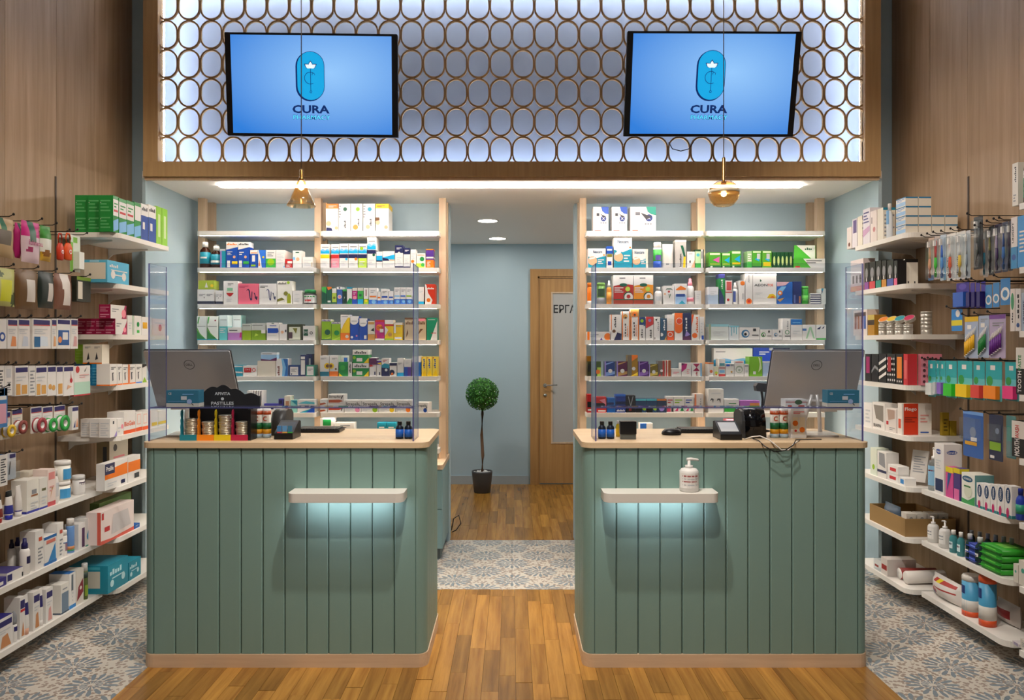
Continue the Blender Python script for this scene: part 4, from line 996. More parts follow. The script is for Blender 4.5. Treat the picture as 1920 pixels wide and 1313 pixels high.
back(1, 5, [
 (600, 614, 761.6, 'white and rust lozenge box, left, lower', 'W', [P('#b5542c', 0, .1, .8, .3, .6, .45, 0, .4)], strep),
 (600, 614, 749, 'white and rust lozenge box, left, upper', 'W', [P('#b5542c', 0, .1, .9, .3, .6, .5, 0, .4)], {'d': .11, 'b': 761.4}),
 (614.8, 645, 757.6, 'white and rust lozenge box, wide, lower', 'W', [P('#c2401f', .04, .3, .7, .3, .95, .5, .7, .7, .04, .6), P('DK', .86, .2, .97, .7, .9, .7, .8, .2)], strep),
 (614.8, 645, 740, 'white and rust lozenge box, wide, upper', 'W', fen, {'d': .11, 'b': 757.4}),
 (646, 677.3, 751, 'white lozenge box with pink fruit', 'W', sils('#e58fb2'), strep), (677.8, 710.3, 751, 'white lozenge box with lime fruit', 'W', sils('LG'), strep),
 (710.8, 741.5, 751, 'white lozenge box with yellow fruit', 'W', sils('Y'), strep), (742, 772, 751, 'white lozenge box with orange fruit', 'W', sils('O'), strep),
 (779, 803, 755, 'white lozenge box with blue mint', 'W', sils('BL'), {'d': .11, 'yaw': -8})])
back(1, 6, [(600, 626, 784, 'white box with green label, behind keyboard', 'W', [R(.2, .75, .8, .95, 'G')]), (627, 664, 793, 'flat topped white box in middle', 'W', [L(.3, .8, .8, .95, 'GR', 2)]),
 (707, 724, 793, 'teal topped box', 'TE', [L(.2, .8, .8, .9, 'W', 1)]), (724.5, 742, 793, 'teal topped box', 'TE', [L(.2, .8, .8, .9, 'W', 1)])])
curl = lambda c: [P(c, .40, .62, .46, .7, .52, .66, .56, .3, .60, .18, .68, .18, .70, .6, .66, .62, .64, .28, .60, .28, .58, .66, .5, .74, .42, .7), P(c, .76, .55, .82, .55, .82, .3, .92, .18, .95, .35, .9, .4, .88, .28, .84, .4)]
glas = [B(0, .2, '#2b3247'), L(.1, .55, .45, .75, 'GR', 2), L(.55, .55, .9, .75, 'GR', 2), P('DK', .38, .4, .42, .4, .42, .5, .38, .5)]
back(0, 2, [
 (370, 402, 543, 'white carton with dark foot, spectacles drawing', 'W', glas), (372, 402, 526, 'lime carton lying on a white one', '#a9bb3a', [P('W', .4, .2, .5, .8, .6, .2), E(.85, .4, .1, 'Y')], {'b': 542.8}),
 (404, 418, 545, 'narrow white carton with dark foot', 'W', glas),
 (419, 446, 527, 'white carton with watermelon slice', 'W', [P('R', .18, .48, .72, .48, .6, .38, .45, .32, .3, .38), R(.2, .5, .7, .56, 'CR'), R(.25, .57, .65, .7, '#8fc9a4'), L(.3, .82, .7, .92, 'DK', 2), L(.2, .1, .6, .25, 'LGR', 3)]),
 (446.6, 485, 532, 'pink carton with navy stocking curls', '#ea6d85', curl('N') + [L(.05, .8, .5, .92, 'BU', 2)], {'tc': 'PK'}),
 (486, 519, 532, 'white carton with navy stocking curls', 'W', curl('#44507e') + [L(.05, .8, .5, .92, 'DK', 2)]),
 (519.6, 548, 527, 'cream carton with olive oil bottle', '#efece2', [T(.06, .85, .62, .94, 'DK', 'Oliberry'), P('OL', 0, .1, .5, .2, .3, .28, 0, .2), R(.66, .04, .92, .34, '#a9b41f'), P('#a9b41f', .66, .34, .92, .34, .84, .46, .74, .46), E(.58, .46, .14, 'OL'), E(.75, .93, .1, 'LG')]),
 (548.6, 566, 545, 'small plain white carton', 'W', [L(.25, .68, .7, .8, 'LGR', 1), L(.2, .2, .8, .5, 'LGR', 3)]),
 (567, 591, 543, 'black jar with green lid', 'K', [R(.12, .1, .95, .62, 'W'), R(.15, .48, .8, .57, 'G'), R(.25, .2, .6, .32, 'R')], {'k': 'jar', 'cap': 'G'})])
herb = [P('#2f7d3f', 0, 0, 1, 0, .7, .12, .3, .3, 0, .55), P('#7fbf52', 0, .5, .3, .28, .9, .06, .35, .22, 0, .42), L(.05, .56, .9, .62, 'GR', 1), B(0, .05, 'TE')]
back(0, 3, [
 (369, 387.5, 593, 'white herbal carton with green curve', '#dfe4e2', herb + [P('SG', .05, .7, .2, .97, .3, .97, .15, .68)]), (388.5, 409, 593, 'white herbal carton with green curve', '#ecefe9', herb + [P('SG', .02, .7, .1, .97, .22, .97, .1, .68), E(.75, .82, .08, 'RO')]),
 (411, 426.5, 591, 'tall turquoise and white carton', '#62c3c7', [B(.55, 1, '#d8e9ea'), L(.1, .8, .9, .84, 'GR', 1), L(.1, .3, .8, .5, 'W', 3)]),
 (428, 453, 591, 'pale aqua carton behind the lilac one', '#aee0e4', [R(.32, .5, .95, 1, '#e6f0f5'), L(.4, .8, .9, .85, 'GR', 1)], {'zo': .1}),
 (427.2, 453, 614, 'low lilac and white carton', 'W', [B(0, .58, '#b77fc2'), P('MG', .85, .2, 1, .2, 1, .6, .9, .6), L(.1, .72, .7, .9, 'DK', 1)]),
 (454, 471, 607, 'olive lime carton with grey top', '#8fae1c', [B(.58, 1, '#b9bfb7'), L(.05, .86, .9, .92, 'DK', 1)]),
 (471.5, 498, 606, 'wide olive lime carton with leaf', '#7a9f1e', [B(.58, 1, '#c5c9c4'), L(.05, .86, .8, .92, 'DK', 1), P('LI', .2, .2, .5, .3, .3, .4), R(.7, .4, 1, .6, 'W')]),
 (500, 523, 605, 'white carton with rounded blue band', 'W', [P('BL', .06, .4, .9, .4, .98, .5, .92, .68, .06, .68), L(.25, .8, .8, .88, 'BL', 1), R(.4, .93, .6, .97, 'DG'), L(.1, .25, .8, .33, 'LGR', 1)]),
 (523.5, 538, 608, 'white carton with pale figure', 'W', [E(.4, .5, .2, 'SK'), R(.75, .5, .95, .65, 'DK')]),
 (539, 566, 608, 'dark olive carton with aloe picture', '#40462c', [R(.1, .02, .9, .9, '#dfe3cf'), P('#40462c', .05, .82, .95, .82, .95, 1, .05, 1), P('OL', .35, .75, .7, .75, .6, .4), R(.05, .1, .35, .5, '#5d4b55')]),
 (568, 591, 611, 'white carton with dark green badge', 'W', [R(.05, .3, .42, .75, 'DG'), T(.1, .45, .36, .65, 'W', '1+1'), E(.68, .5, .13, 'DK'), E(.68, .5, .07, 'W')])])
back(0, 4, [
 (430, 455, 685, 'teal carton with white waves', 'TE', [P('W', 0, .82, 1, .86, 1, .92, .4, .96, 0, .9), P('W', 0, .34, 1, .28, 1, .4, .5, .44)]),
 (455.5, 482, 686, 'white carton with red badge', 'W', [R(.08, .36, .6, .8, 'R'), T(.2, .55, .48, .72, 'W', '1+1'), E(.78, .6, .14, '#d86a6a'), E(.78, .6, .08, 'W')]),
 (482.5, 517, 677, 'blank cream carton below a blue one', '#ddd5c6', [], {'d': .11}), (489, 519, 661, 'small blue and plum carton on cream carton', '#8fb9dc', [B(.72, 1, 'LGR'), P('PL', 0, 0, 1, 0, 1, .4, .6, .12, 0, .2), L(.1, .8, .7, .9, 'DK', 1)], {'b': 676.8, 'd': .06}),
 (517.5, 540, 673, 'white carton with blue curved edge', 'W', [P('LB', .5, 0, .7, 0, .85, .5, .6, 1, .45, 1, .55, .5), P('#2a6db5', .7, 0, 1, 0, 1, 1, .6, 1, .85, .5), T(.12, .05, .3, .6, '#7a3b35', 'Tussa', 1)]),
 (540.5, 562.5, 685, 'navy carton with white panel', '#1d3f78', [R(.15, .1, .85, .85, 'W'), L(.25, .4, .75, .75, 'GR', 3), E(.28, .2, .06, 'N')]),
 (563, 573, 666, 'tall navy carton with white strip', '#1d2f66', [R(.1, .08, .9, .76, 'W'), R(.1, .8, .9, .93, 'W')]), (574, 586, 664, 'navy carton in the second row', '#1a2a58', [R(.1, .3, .7, .8, 'LGR')], {'zo': .1}),
 (573.5, 590, 685, 'green carton with white panel', '#2d8a74', [R(.12, .1, .88, .88, 'W'), L(.2, .5, .8, .75, 'GR', 2)])])
back(0, 5, [(463, 474, 733, 'white booklet carton in leaning row', 'W', [E(.5, .85, .15, 'BR')])] +
 [(475 + 4.6 * i, 478.6 + 4.6 * i, 733, 'white spine of a thin carton', 'W', [R(0, 0, .3, 1, '#4a3a55')]) for i in range(4)] + [
 (494, 532, 762, 'flat white and blue carton under a tube', 'W', [R(0, .5, .5, .9, 'N'), L(.55, .3, .9, .7, 'LB', 2)]),
 (522, 531, 748, 'small violet carton with cap end', '#3b3795', [R(.1, .3, .8, .8, 'N')], {'b': 761.8, 'd': .06}), (495, 521.5, 757, 'violet tube shaped carton lying flat', '#4a49b0', [], {'b': 761.8, 'd': .03, 'n': 'tube_carton'}),
 (533, 544.5, 743, 'small beige carton', 'CR', [R(.2, .1, .8, .7, '#c58f6c')]), (545, 557, 751, 'small aqua carton', '#8fd0c5', [P('TE', 0, 1, 1, .6, 1, 1)]),
 (557.5, 590, 762, 'white and blue gradient carton, lower', 'W', [P('BL', .4, 0, 1, 0, 1, .95, .75, .6), P('TE', .1, 0, .5, 0, .8, .6)]), (557.5, 590, 750, 'white and aqua carton, upper', 'W', [P('AQ', 0, .4, 1, .3, 1, .6, .5, .8), L(.1, .1, .7, .3, 'GR', 1)], {'b': 761.8})])
x10 = [E(.68, .52, .18, '#2b3f86'), T(.58, .47, .78, .57, 'W', 'X'), P('#3c3a42', .45, .72, .85, .6, .7, .56), R(.22, .62, .4, .74, '#3d3d45'), E(.52, .34, .05, 'GR'), E(.67, .34, .05, 'GR'), E(.82, .34, .05, 'GR'), R(.1, .0, .5, .04, '#e0523a'), L(.1, .88, .45, .92, 'LGR', 1)]
back(2, 0, [(1112, 1141, 388, 'white device carton with blue corner', 'W', x10 + [P('#2452b8', .52, 1, .6, .82, .8, .72, 1, .7, 1, 1)], {'d': .1}), (1147, 1176, 388, 'white device carton with blue corner', 'W', x10 + [P('#2452b8', .52, 1, .6, .82, .8, .72, 1, .7, 1, 1)], {'d': .1}),
 (1181.5, 1230, 388, 'wider white device carton with green corner', 'W', [E(.73, .55, .14, '#2b3f86'), T(.66, .49, .8, .6, 'W', 'X'), P('#3c3a42', .4, .76, .85, .6, .62, .48), R(.2, .66, .38, .78, '#6d6d75'), E(.6, .3, .035, 'GR'), E(.7, .3, .035, 'GR'), E(.8, .3, .035, 'GR'), R(.08, .0, .3, .05, '#e0523a'), P('#1f9a86', .62, 1, .68, .8, .82, .7, 1, .66, 1, 1), L(.08, .88, .35, .92, 'LGR', 1)], {'d': .1})])
def nex(c=.62): return [R(0, 0, 1, c, 'TE'), P('W', 0, c - .02, .5, c - .1, 1, c + .02, 1, c + .06, 0, c + .06), E(.25, .36, .26, 'SK'), P('W', .05, .5, .4, .56, .38, .48, .1, .42), L(.55, .2, .9, .48, 'W', 3), E(.9, c + .06, .05, 'O')]
back(2, 1, [
 (1102.5, 1136, 466, 'wide white and teal plaster carton', 'W', nex(.6) + [T(.28, .76, .8, .9, '#3a5a7a', 'Nexcare')]), (1137, 1149, 462, 'slim blue and white carton with cottage picture', 'W', [B(.65, 1, 'BL'), R(.1, .8, .9, .88, 'W'), R(.1, .5, .9, .64, 'OL'), R(.2, .12, .8, .3, 'BL')]),
 (1151, 1185, 446, 'tall white and teal plaster carton', 'W', nex(.62) + [T(.2, .82, .82, .93, '#3a5a7a', 'Nexcare'), R(.15, .52, .35, .6, 'W')], {'d': .1}), (1186, 1215, 467, 'small white and teal plaster carton', 'W', nex(.5) + [T(.12, .74, .75, .9, '#3a5a7a', 'Nexcare'), R(.86, 0, 1, 1, 'CR')]),
 (1226, 1242, 454, 'green and blue spray can with white cap', 'W', [B(0, .26, 'BL'), B(.26, .72, 'SG'), R(.3, .3, .75, .5, '#5a4a9a')], {'k': 'can'}), (1243, 1264, 457, 'crumpled white refill pouch', 'W', [R(.3, .1, .6, .2, 'GR')], {'k': 'bag', 'd': .06}),
 (1266.5, 1287, 450, 'tall grey carton with green and yellow slash', '#b9b6b4', [P('DG', .45, .8, .7, .8, .95, .4, .8, .35), P('Y', .75, .4, .95, .4, .9, 0, .7, 0), T(.36, .04, .55, .5, 'K', 'Imodium', 1), B(.93, 1, 'W')]),
 (1288, 1303, 472, 'white and peach carton with black mark', 'W', [P('SK', .5, 0, 1, 0, 1, .5), R(.3, .3, .45, .45, 'K'), L(.2, .85, .7, .92, 'GR', 1)]), (1303.5, 1314, 468, 'pale green carton', '#bfe0b0', [B(.9, 1, '#2c4e33'), E(.5, .7, .3, 'AQ'), B(0, .25, 'SG')]), (1314.4, 1320, 468, 'slim white carton with dark edge', 'W', [R(.6, 0, 1, 1, '#3a4a44'), R(.1, .5, .5, .9, 'GR')])])
big = lambda c: [R(0, 0, 1, .68, c), P('W', 0, .62, .5, .70, 1, .66, 1, .72, 0, .74), E(.5, .66, .2, 'DG', .06), E(.74, .26, .24, 'DG'), E(.77, .24, .22, 'W'), E(.76, .26, .1, c), E(.72, .52, .12, 'LI'), L(.05, .4, .5, .6, 'W', 4), R(0, .14, 1, .17, 'DG'), R(0, 0, 1, .14, '#9a3a24'), L(.3, .88, .6, .94, 'DK', 1)]
back(2, 2, [
 (1101, 1111, 530, 'orange rounded tub', 'O', [B(0, .15, 'W')], {'k': 'can', 'cap': 'O', 'n': 'tub'}), (1120, 1135.5, 530, 'green soap pouch bottle with dark label', '#5f8f3a', [R(.2, .35, .8, .72, '#2c4a30'), B(0, .3, 'GR')], {'k': 'canister', 'cap': '#6fa044', 'n': 'bottle'}),
 (1137.5, 1147.5, 526, 'orange oil spray bottle, white nozzle', '#e08a1c', [B(.08, .5, '#ea9a2c')], {'k': 'spray'}),
 (1150, 1187.5, 516, 'large red carton with white top', 'W', big('#b52b25'), {'d': .14}), (1188, 1225, 516, 'large orange carton with white top', 'W', big('#e8931f'), {'d': .14}),
 (1228, 1243, 538, 'white cream bottle with grey emblem', 'W', [R(.25, .2, .75, .45, 'LGR')], {'k': 'bottle'}), (1244, 1264.5, 536, 'white carton with green arch and V', 'W', [P('DG', .15, .72, .3, .86, .7, .86, .9, .74, .7, .8, .3, .8), P('DG', .45, .55, .55, .3, .68, .55, .6, .55, .55, .4, .5, .55), E(.5, .68, .1, 'R'), E(.12, .55, .1, 'SK')]),
 (1265, 1288, 532, 'white carton with orange arc, blue base', 'W', [P('O', .1, .72, .5, .9, .95, .76, .9, .7, .1, .68), R(.05, .0, .95, .45, '#9fc2e6'), R(.1, .36, .85, .5, '#2b4f9c'), P('TE', .3, 0, .9, 0, .6, .18)]), (1288.5, 1302.5, 522, 'white and pink cream bottle', 'W', [B(.1, .25, 'PK')], {'k': 'spray', 'cap': 'PK'}), (1303.5, 1315, 545, 'small white carton on right end', 'W', [L(.2, .4, .8, .8, 'LGR', 3)])])
def vit(c): return [R(0, 0, .12, 1, c), R(.88, 0, 1, 1, c), E(.5, .3, .38, 'W'), T(.34, .12, .5, .6, 'DK', 'Eviol', 1), T(.6, .12, .72, .5, 'O', 'vitamin', 1)]
back(2, 3, [
 (1101, 1144, 622, 'long low white and orange carton', 'W', [R(0, 0, .1, 1, 'O'), E(.9, .4, .16, 'O'), P('PU', .55, 0, .62, .3, .68, 0), L(.15, .4, .5, .8, 'GR', 2)]), (1145, 1165.5, 590, 'white carton, orange edge, navy animal', 'W', [R(0, .4, .08, 1, 'O'), T(.3, .5, .5, .92, 'DK', 'Ocuvit', 1), P('N', .3, 0, .95, 0, 1, .25, .6, .3), E(.3, .35, .16, 'BR')]),
 (1166, 1181.5, 584, 'white vitamin carton with orange sides', 'W', vit('O') + [E(.4, .82, .3, 'TN'), E(.45, .78, .12, 'DK')]), (1182, 1198, 579, 'taller white vitamin carton, orange sides', 'W', vit('O') + [R(0, .75, 1, 1, 'TN'), E(.5, .82, .3, 'O'), E(.5, .8, .14, 'DK')]),
 (1198.5, 1210, 595, 'navy topped carton with green bubble', 'W', [R(0, .62, 1, 1, '#1f3f78'), P('W', 0, .55, .9, .66, 0, .66), E(.45, .84, .28, 'LG'), T(.3, .1, .55, .5, 'DK', 'Zinc', 1)]), (1210.8, 1225.5, 594, 'red topped carton with violet dot', 'W', [P('#c03436', 0, .5, 1, .68, 1, 1, 0, 1), E(.5, .84, .2, '#8a7fb5'), T(.5, .1, .75, .46, 'DK', 'Ferro', 1)]), (1226, 1237.8, 594, 'white carton with black type', 'W', [P('K', .2, .88, .6, .92, .4, .8), T(.55, .4, .8, .8, 'GR', 'Retin', 1), R(.1, .03, .2, .12, 'K')]),
 (1238.4, 1250, 597, 'slim blue grey carton with white type', '#2f5470', [T(.45, .45, .75, .95, 'W', 'Night', 1), E(.15, .25, .3, 'W'), P('TN', .6, 0, 1, 0, 1, .2)]), (1250.6, 1264, 590, 'white carton with orange ring foot', 'W', [R(0, 0, 1, .36, '#e2571f'), E(.45, .22, .36, 'W'), E(.45, .22, .26, '#e2571f'), L(.2, .6, .8, .9, 'CR', 3)]), (1264.5, 1280, 587, 'orange carton with large round emblem', 'W', [R(0, .38, 1, 1, '#ee6e22'), E(.6, .7, .42, 'W'), E(.6, .7, .36, '#d9481f'), E(.5, .4, .5, '#ee6e22')]),
 (1280.5, 1296, 587, 'tall midnight blue carton', '#222c52', [T(.28, .3, .5, .85, 'W', 'Hypno', 1), P('LV', .2, .1, .9, .2, .4, .35), B(0, .14, '#5a2b52')]), (1296.5, 1311.5, 590, 'white carton with orange lion', 'W', [P('#e2571f', 0, .5, .3, 1, 0, 1), T(.55, .3, .82, .92, '#e06a3a', 'Orthovit', 1), E(.4, .18, .34, '#ee6e22')]), (1312, 1320.5, 594, 'slim white carton with blue tab', 'W', [R(.4, .02, .9, .2, 'BL'), L(.2, .3, .6, .8, 'LGR', 4)])])
def cond(c1, c2, dot='W'): return [P(c2, 0, 0, 1, .15, 1, .35, 0, .25), E(.55, .36, .2, dot), P(c2, .1, .75, .9, .95, .8, .98, .05, .85), R(0, 0, .12, 1, 'LV')]
foil = lambda c: mat(c, .25, .35)
back(2, 4, [
 (1101, 1112, 678, 'dark olive foil carton behind guard edge', foil('#4b4c33'), [R(.1, .3, .5, .8, 'K')]), (1112.5, 1127, 678, 'lime and black foil carton', foil('#4f6a2c'), [R(.5, 0, 1, .6, 'LI'), E(.6, .3, .3, 'O')]), (1100.5, 1112, 668, 'small gold carton lying on top', foil('#a5701f'), [], {'b': 677.8}),
 (1133.5, 1153, 678, 'deep blue foil carton', foil('#2b4a93'), cond('', '#7fa0dd')), (1156, 1176, 678, 'maroon foil carton', foil('#6a2a50'), cond('', '#b58a4a')), (1176.6, 1196, 666, 'tall gold foil carton', foil('#b98a1d'), [R(0, 0, .4, 1, '#6b6558'), E(.6, .36, .18, 'W'), P('O', .4, .7, 1, .9, 1, 1, .4, 1), P('Y', .3, 0, 1, .05, 1, .2)]), (1197, 1216, 678, 'violet foil carton', foil('#5b2a86'), cond('', '#8a5fb5')),
 (1216.6, 1233.5, 683, 'olive gold foil carton', foil('#8a7a25'), cond('', '#c9b24a')), (1234, 1246, 677, 'grey and red foil carton', foil('#857a72'), [R(.7, 0, 1, 1, '#b5332c'), E(.55, .36, .22, 'W'), P('R', 0, 0, .4, 0, .3, .2)]), (1246.5, 1258, 676, 'red and amber striped carton', '#e6ddd0', [R(.15, 0, .35, 1, 'R'), R(.55, 0, 1, 1, '#a8531f')]), (1258.6, 1277, 692, 'flat white and pink carton', 'W', [L(.2, .3, .8, .7, 'PK', 2)]), (1277.5, 1296, 681, 'white carton with magenta splash', 'W', [P('MG', 0, .3, .5, .6, .6, .95, 0, 1), P('PL', 0, .8, .4, .95, 0, 1), L(.55, .2, .85, .6, 'PK', 3)]), (1297, 1316, 681, 'white carton with crimson hourglass', 'W', [P('BU', .1, .95, .8, .95, .48, .65), P('BU', .1, .4, .8, .4, .48, .68), R(.85, 0, 1, 1, 'LB'), T(.38, .05, .56, .36, 'R', 'Fem', 1)])])
cd2 = lambda c, a: [R(0, .45, 1, .72, 'K'), P(a, .2, .1, .6, .1, .5, .4), B(.88, 1, a), P('W', .3, .5, .9, .62, .5, .68)]
back(2, 5, [
 (1101, 1110.5, 740, 'slim red and black carton', '#b32024', [R(0, .3, 1, .6, 'K'), R(.1, .1, .9, .2, 'W')]), (1111, 1137, 745, 'wide red and black carton', '#c92f2a', [R(0, .42, .9, .62, 'K'), P('PK', .5, .8, 1, .5, .9, .9), R(.4, .06, .95, .16, 'W')]), (1138, 1154, 747, 'bright blue carton', '#1f62b3', [R(0, .55, .8, .7, 'N'), P('W', .3, .3, .8, .35, .4, .5)]), (1154.5, 1173, 740, 'taller navy blue carton with white type', '#1d3c8f', [R(0, .45, 1, .62, '#10204f'), T(.1, .06, .95, .18, 'W', 'Ultrathin'), B(.9, 1, 'BB')]), (1173.5, 1191.5, 742, 'black carton with silver V', '#1f1c1f', [P('GR', .2, .95, .3, .95, .5, .5, .7, .95, .8, .95, .55, .4, .45, .4), R(.3, .1, .6, .3, '#7a2b2b')]),
 (1192, 1211.5, 748, 'teal and navy carton with lime drop', '#27456b', [B(.86, 1, 'AQ'), E(.85, .3, .2, 'LG'), R(0, 0, .6, .4, 'K')]), (1212, 1231.5, 748, 'teal and navy carton with lime drop', '#27456b', [B(.86, 1, 'AQ'), E(.85, .3, .2, 'LG'), R(0, 0, .6, .4, 'K')]), (1232, 1249.5, 748, 'navy carton with orange lid edge', '#2b3a55', [B(.86, 1, '#d8803a'), E(.5, .3, .3, 'LV')]),
 (1250.5, 1262.5, 744, 'white carton, red top text, green foot', 'W', [L(.1, .6, .9, .9, 'R', 2), R(0, .05, .6, .3, '#d24a6a'), R(.7, .05, 1, .3, 'DK')]), (1263, 1283.5, 744, 'white carton, green heading, pink and green foot', 'W', [L(.1, .6, .8, .9, 'LG', 2), P('#e0447c', .1, .1, .4, .1, .45, .35), P('G', .6, .1, .95, .1, .8, .38)]), (1284, 1301, 744, 'white carton, blue heading, pink and green foot', 'W', [L(.1, .6, .8, .9, 'BL', 2), P('#e0447c', .1, .1, .4, .1, .45, .35), P('G', .6, .1, .95, .1, .8, .38)]), (1302, 1319, 739, 'white carton with orange edge', '#ddd2cc', [R(0, .2, .2, 1, '#ee8a5a'), T(.6, .3, .75, .8, 'GR', 'Alfa', 1)])])
back(2, 6, [(1200, 1224, 794, 'blue and white box just above countertop', 'W', [R(0, .7, .5, 1, 'BB')])])
gum = lambda c: [R(.08, .82, .92, .95, '#dfe8c8'), P(c, .3, .5, .9, .72, .85, .32), B(0, .1, 'DG'), R(.12, .02, .3, .12, 'W'), R(.1, .2, .9, .28, 'LI')]
back(3, 1, [
 (1329, 1352, 473, 'green gum carton with pink triangle', '#4da32f', gum('#d861b0')), (1353, 1370, 474, 'green gum carton with cyan triangle', '#4da32f', gum('CY')), (1371, 1390, 470, 'taller green gum carton with cyan triangle', '#4da32f', gum('CY') + [R(.1, .2, .9, .3, 'Y')]),
 (1401, 1410, 471, 'pale green carton end', '#9ec48f', [L(.1, .4, .9, .9, 'W', 4), B(0, .35, 'SG')]), (1410.5, 1428, 470, 'green gum carton with blue mark, silver tag', '#4da32f', [R(.08, .88, .92, .96, '#dfe8c8'), P('CY', .25, .5, .8, .7, .75, .36), R(.5, .5, .85, .82, 'LGR'), B(0, .1, 'DG')]), (1429, 1447, 470, 'green gum carton with yellow foot, silver tag', '#5aa632', [R(.08, .88, .92, .96, '#dfe8c8'), P('CY', .25, .5, .8, .7, .75, .36), R(.45, .5, .8, .82, 'LGR'), R(.1, .1, .9, .32, 'Y')])] +
 [(1448 + 7.8 * i, 1455.4 + 7.8 * i, 473, 'dark green vial carton with cream capsule', '#17532f', [E(.5, .45, .28, '#c9d88a', .3)]) for i in range(5)] +
 [(1488, 1547, 485, 'green and white display box front tray', '#52b53a', [P('W', .3, 1, 1, 1, 1, 0, .55, 0), L(.4, .5, .9, .9, 'DK', 2), R(.05, .02, .2, .2, 'R')], {'d': .085}), (1489, 1529, 460, 'green and white display box header card', '#52b53a', [P('W', .1, 1, .98, 1, .98, .3), T(.5, .8, .85, .9, 'DG', 'VERO')], {'zo': .09, 'd': .01})])
back(3, 2, [
 (1328, 1347, 538, 'white and pale blue carton', '#e3e3e6', [B(0, .55, '#b3c5dc'), L(.2, .5, .8, .8, 'LGR', 3)]), (1348, 1359, 514, 'tall green carton with violet ends', 'G', [P('#33406b', 0, 0, 1, 0, .8, .25, .2, .5, 0, .5), B(.86, 1, '#4b4a9c'), T(.35, .5, .65, .83, 'W', 'Bepan', 1)]), (1360, 1373, 526, 'white carton with red block', 'W', [R(.15, .58, .9, .95, '#cf5a55'), R(0, .48, 1, .52, 'R'), E(.4, .18, .2, 'R')]), (1374, 1385, 530, 'white spray bottle with blue type', 'W', [R(.2, .1, .5, .6, '#4a5fa5')], {'k': 'spray'}), (1386, 1396.5, 526, 'white carton with orange bloom', 'W', [E(.6, .88, .42, 'O'), R(.6, .2, .75, .45, 'GR')]),
 (1397.5, 1411, 513, 'white carton spine with orange flower foot', 'W', [E(.5, .09, .42, '#e8741c'), E(.5, .09, .2, 'R'), T(.35, .7, .6, .97, 'GR', 'AEON', 1)], {'d': .12}), (1411.4, 1456, 513, 'large white carton with half orange sun', 'W', [P('DG', .3, .72, .3, .82, .38, .76), T(.06, .58, .62, .66, 'DK', 'AEON'), T(.62, .58, .86, .66, '#e8561c', 'TOE'), P('Y', .6, .2, .98, .2, .95, .28, .85, .34, .7, .32), P('O', .7, .2, .92, .2, .85, .28), L(.1, .3, .4, .4, 'LGR', 2)], {'d': .12}),
 (1456.6, 1486, 529, 'blue carton with orange target', '#1f63b8', [P('#d8aeb6', 0, .8, .55, .85, .8, 1, 0, 1), P('LB', 0, .2, .6, .8, .3, .8, 0, .6), E(.2, .5, .16, 'O'), E(.2, .5, .08, 'W'), P('#c99a5a', 0, .2, .5, .3, .2, .1)], {'d': .11}), (1486.5, 1503, 528, 'dark navy carton', '#1b2f6b', [R(.1, .05, .3, .4, '#5a6aa0'), R(.7, .05, .9, .35, '#a06a4a')]), (1504, 1518, 537, 'green translucent mouthwash bottle', clear('greenplastic', '#43c43a', .06, .1, .6, '#3fb53a'), [B(.2, .5, '#6fd05a')], {'k': 'canister', 'cap': '#5cc44f', 'n': 'bottle'})] +
 [(1519, 1539, 571 - 4.2 * (i + 1), 'thin white and navy carton', 'W', [R(0, 0, 1, .45, '#3b4266')], ({'b': 571 - 4.2 * i - .15} if i else {})) for i in range(5)] + [(1540, 1548.5, 541, 'leaflet carton with teal corner leaning', '#d4d8d4', [P('TE', 0, .6, .5, 1, 0, 1), P('N', 0, .6, .3, .8, 0, .95)])])
eye = lambda c, x=.3: [E(x, .5, .2, c), E(x + .03, .5, .13, 'W'), E(x, .46, .07, 'K'), L(x + .32, .35, .95, .5, 'DK', 1), R(.68, .7, .82, .9, 'DK'), B(0, .04, 'GR')]
back(3, 3, [
 (1329, 1366.5, 608, 'wide pale aqua white carton', '#dfe5e2', [B(.84, 1, '#8fc3cf'), R(0, 0, .1, 1, '#9aa88a'), L(.2, .3, .8, .6, 'LGR', 3)]), (1367, 1385.5, 611, 'white carton with aqua vertical stripes', '#dfe6e8', [R(.2, .3, .3, 1, '#7fc0d2'), R(.45, .5, .55, 1, '#7fc0d2'), R(.7, .4, .8, 1, '#7fc0d2'), B(.9, 1, '#7fc0d2')]), (1386, 1424.5, 614, 'wide white carton with blue eye', 'W', eye('#3f7fae')), (1425, 1447.5, 618, 'white carton with green eye', 'W', eye('#4a9a52', .28)), (1448, 1466.5, 618, 'white carton with small blue eye', 'W', eye('#5a8fb5', .36)), (1467, 1482, 597, 'tall white carton with green seal', 'W', [E(.6, .36, .3, '#7aa083'), E(.6, .36, .18, 'W'), R(.3, .16, 1, .2, 'K'), T(.55, .5, .75, .9, 'GR', 'Visu', 1)]), (1482.5, 1504, 598, 'white carton with blue header', 'W', [R(0, .72, 1, .98, '#1f6fba'), L(.15, .8, .85, .88, 'LB', 1), L(.2, .3, .8, .5, 'LGR', 2)]), (1504.5, 1529.5, 609, 'white carton with pale green A', 'W', [P('#a3cfa8', .25, .1, .38, .1, .6, .7, .82, .1, .95, .1, .68, .85, .52, .85), R(0, .6, .3, .75, '#3f6fae')]), (1530, 1549, 609, 'white carton, navy arcs, green foot', 'W', [P('N', .1, .7, .4, .7, .5, .92, .4, .85, .15, .78), P('N', .55, .75, .75, .75, .85, .92), R(0, .02, 1, .12, 'SG')])])
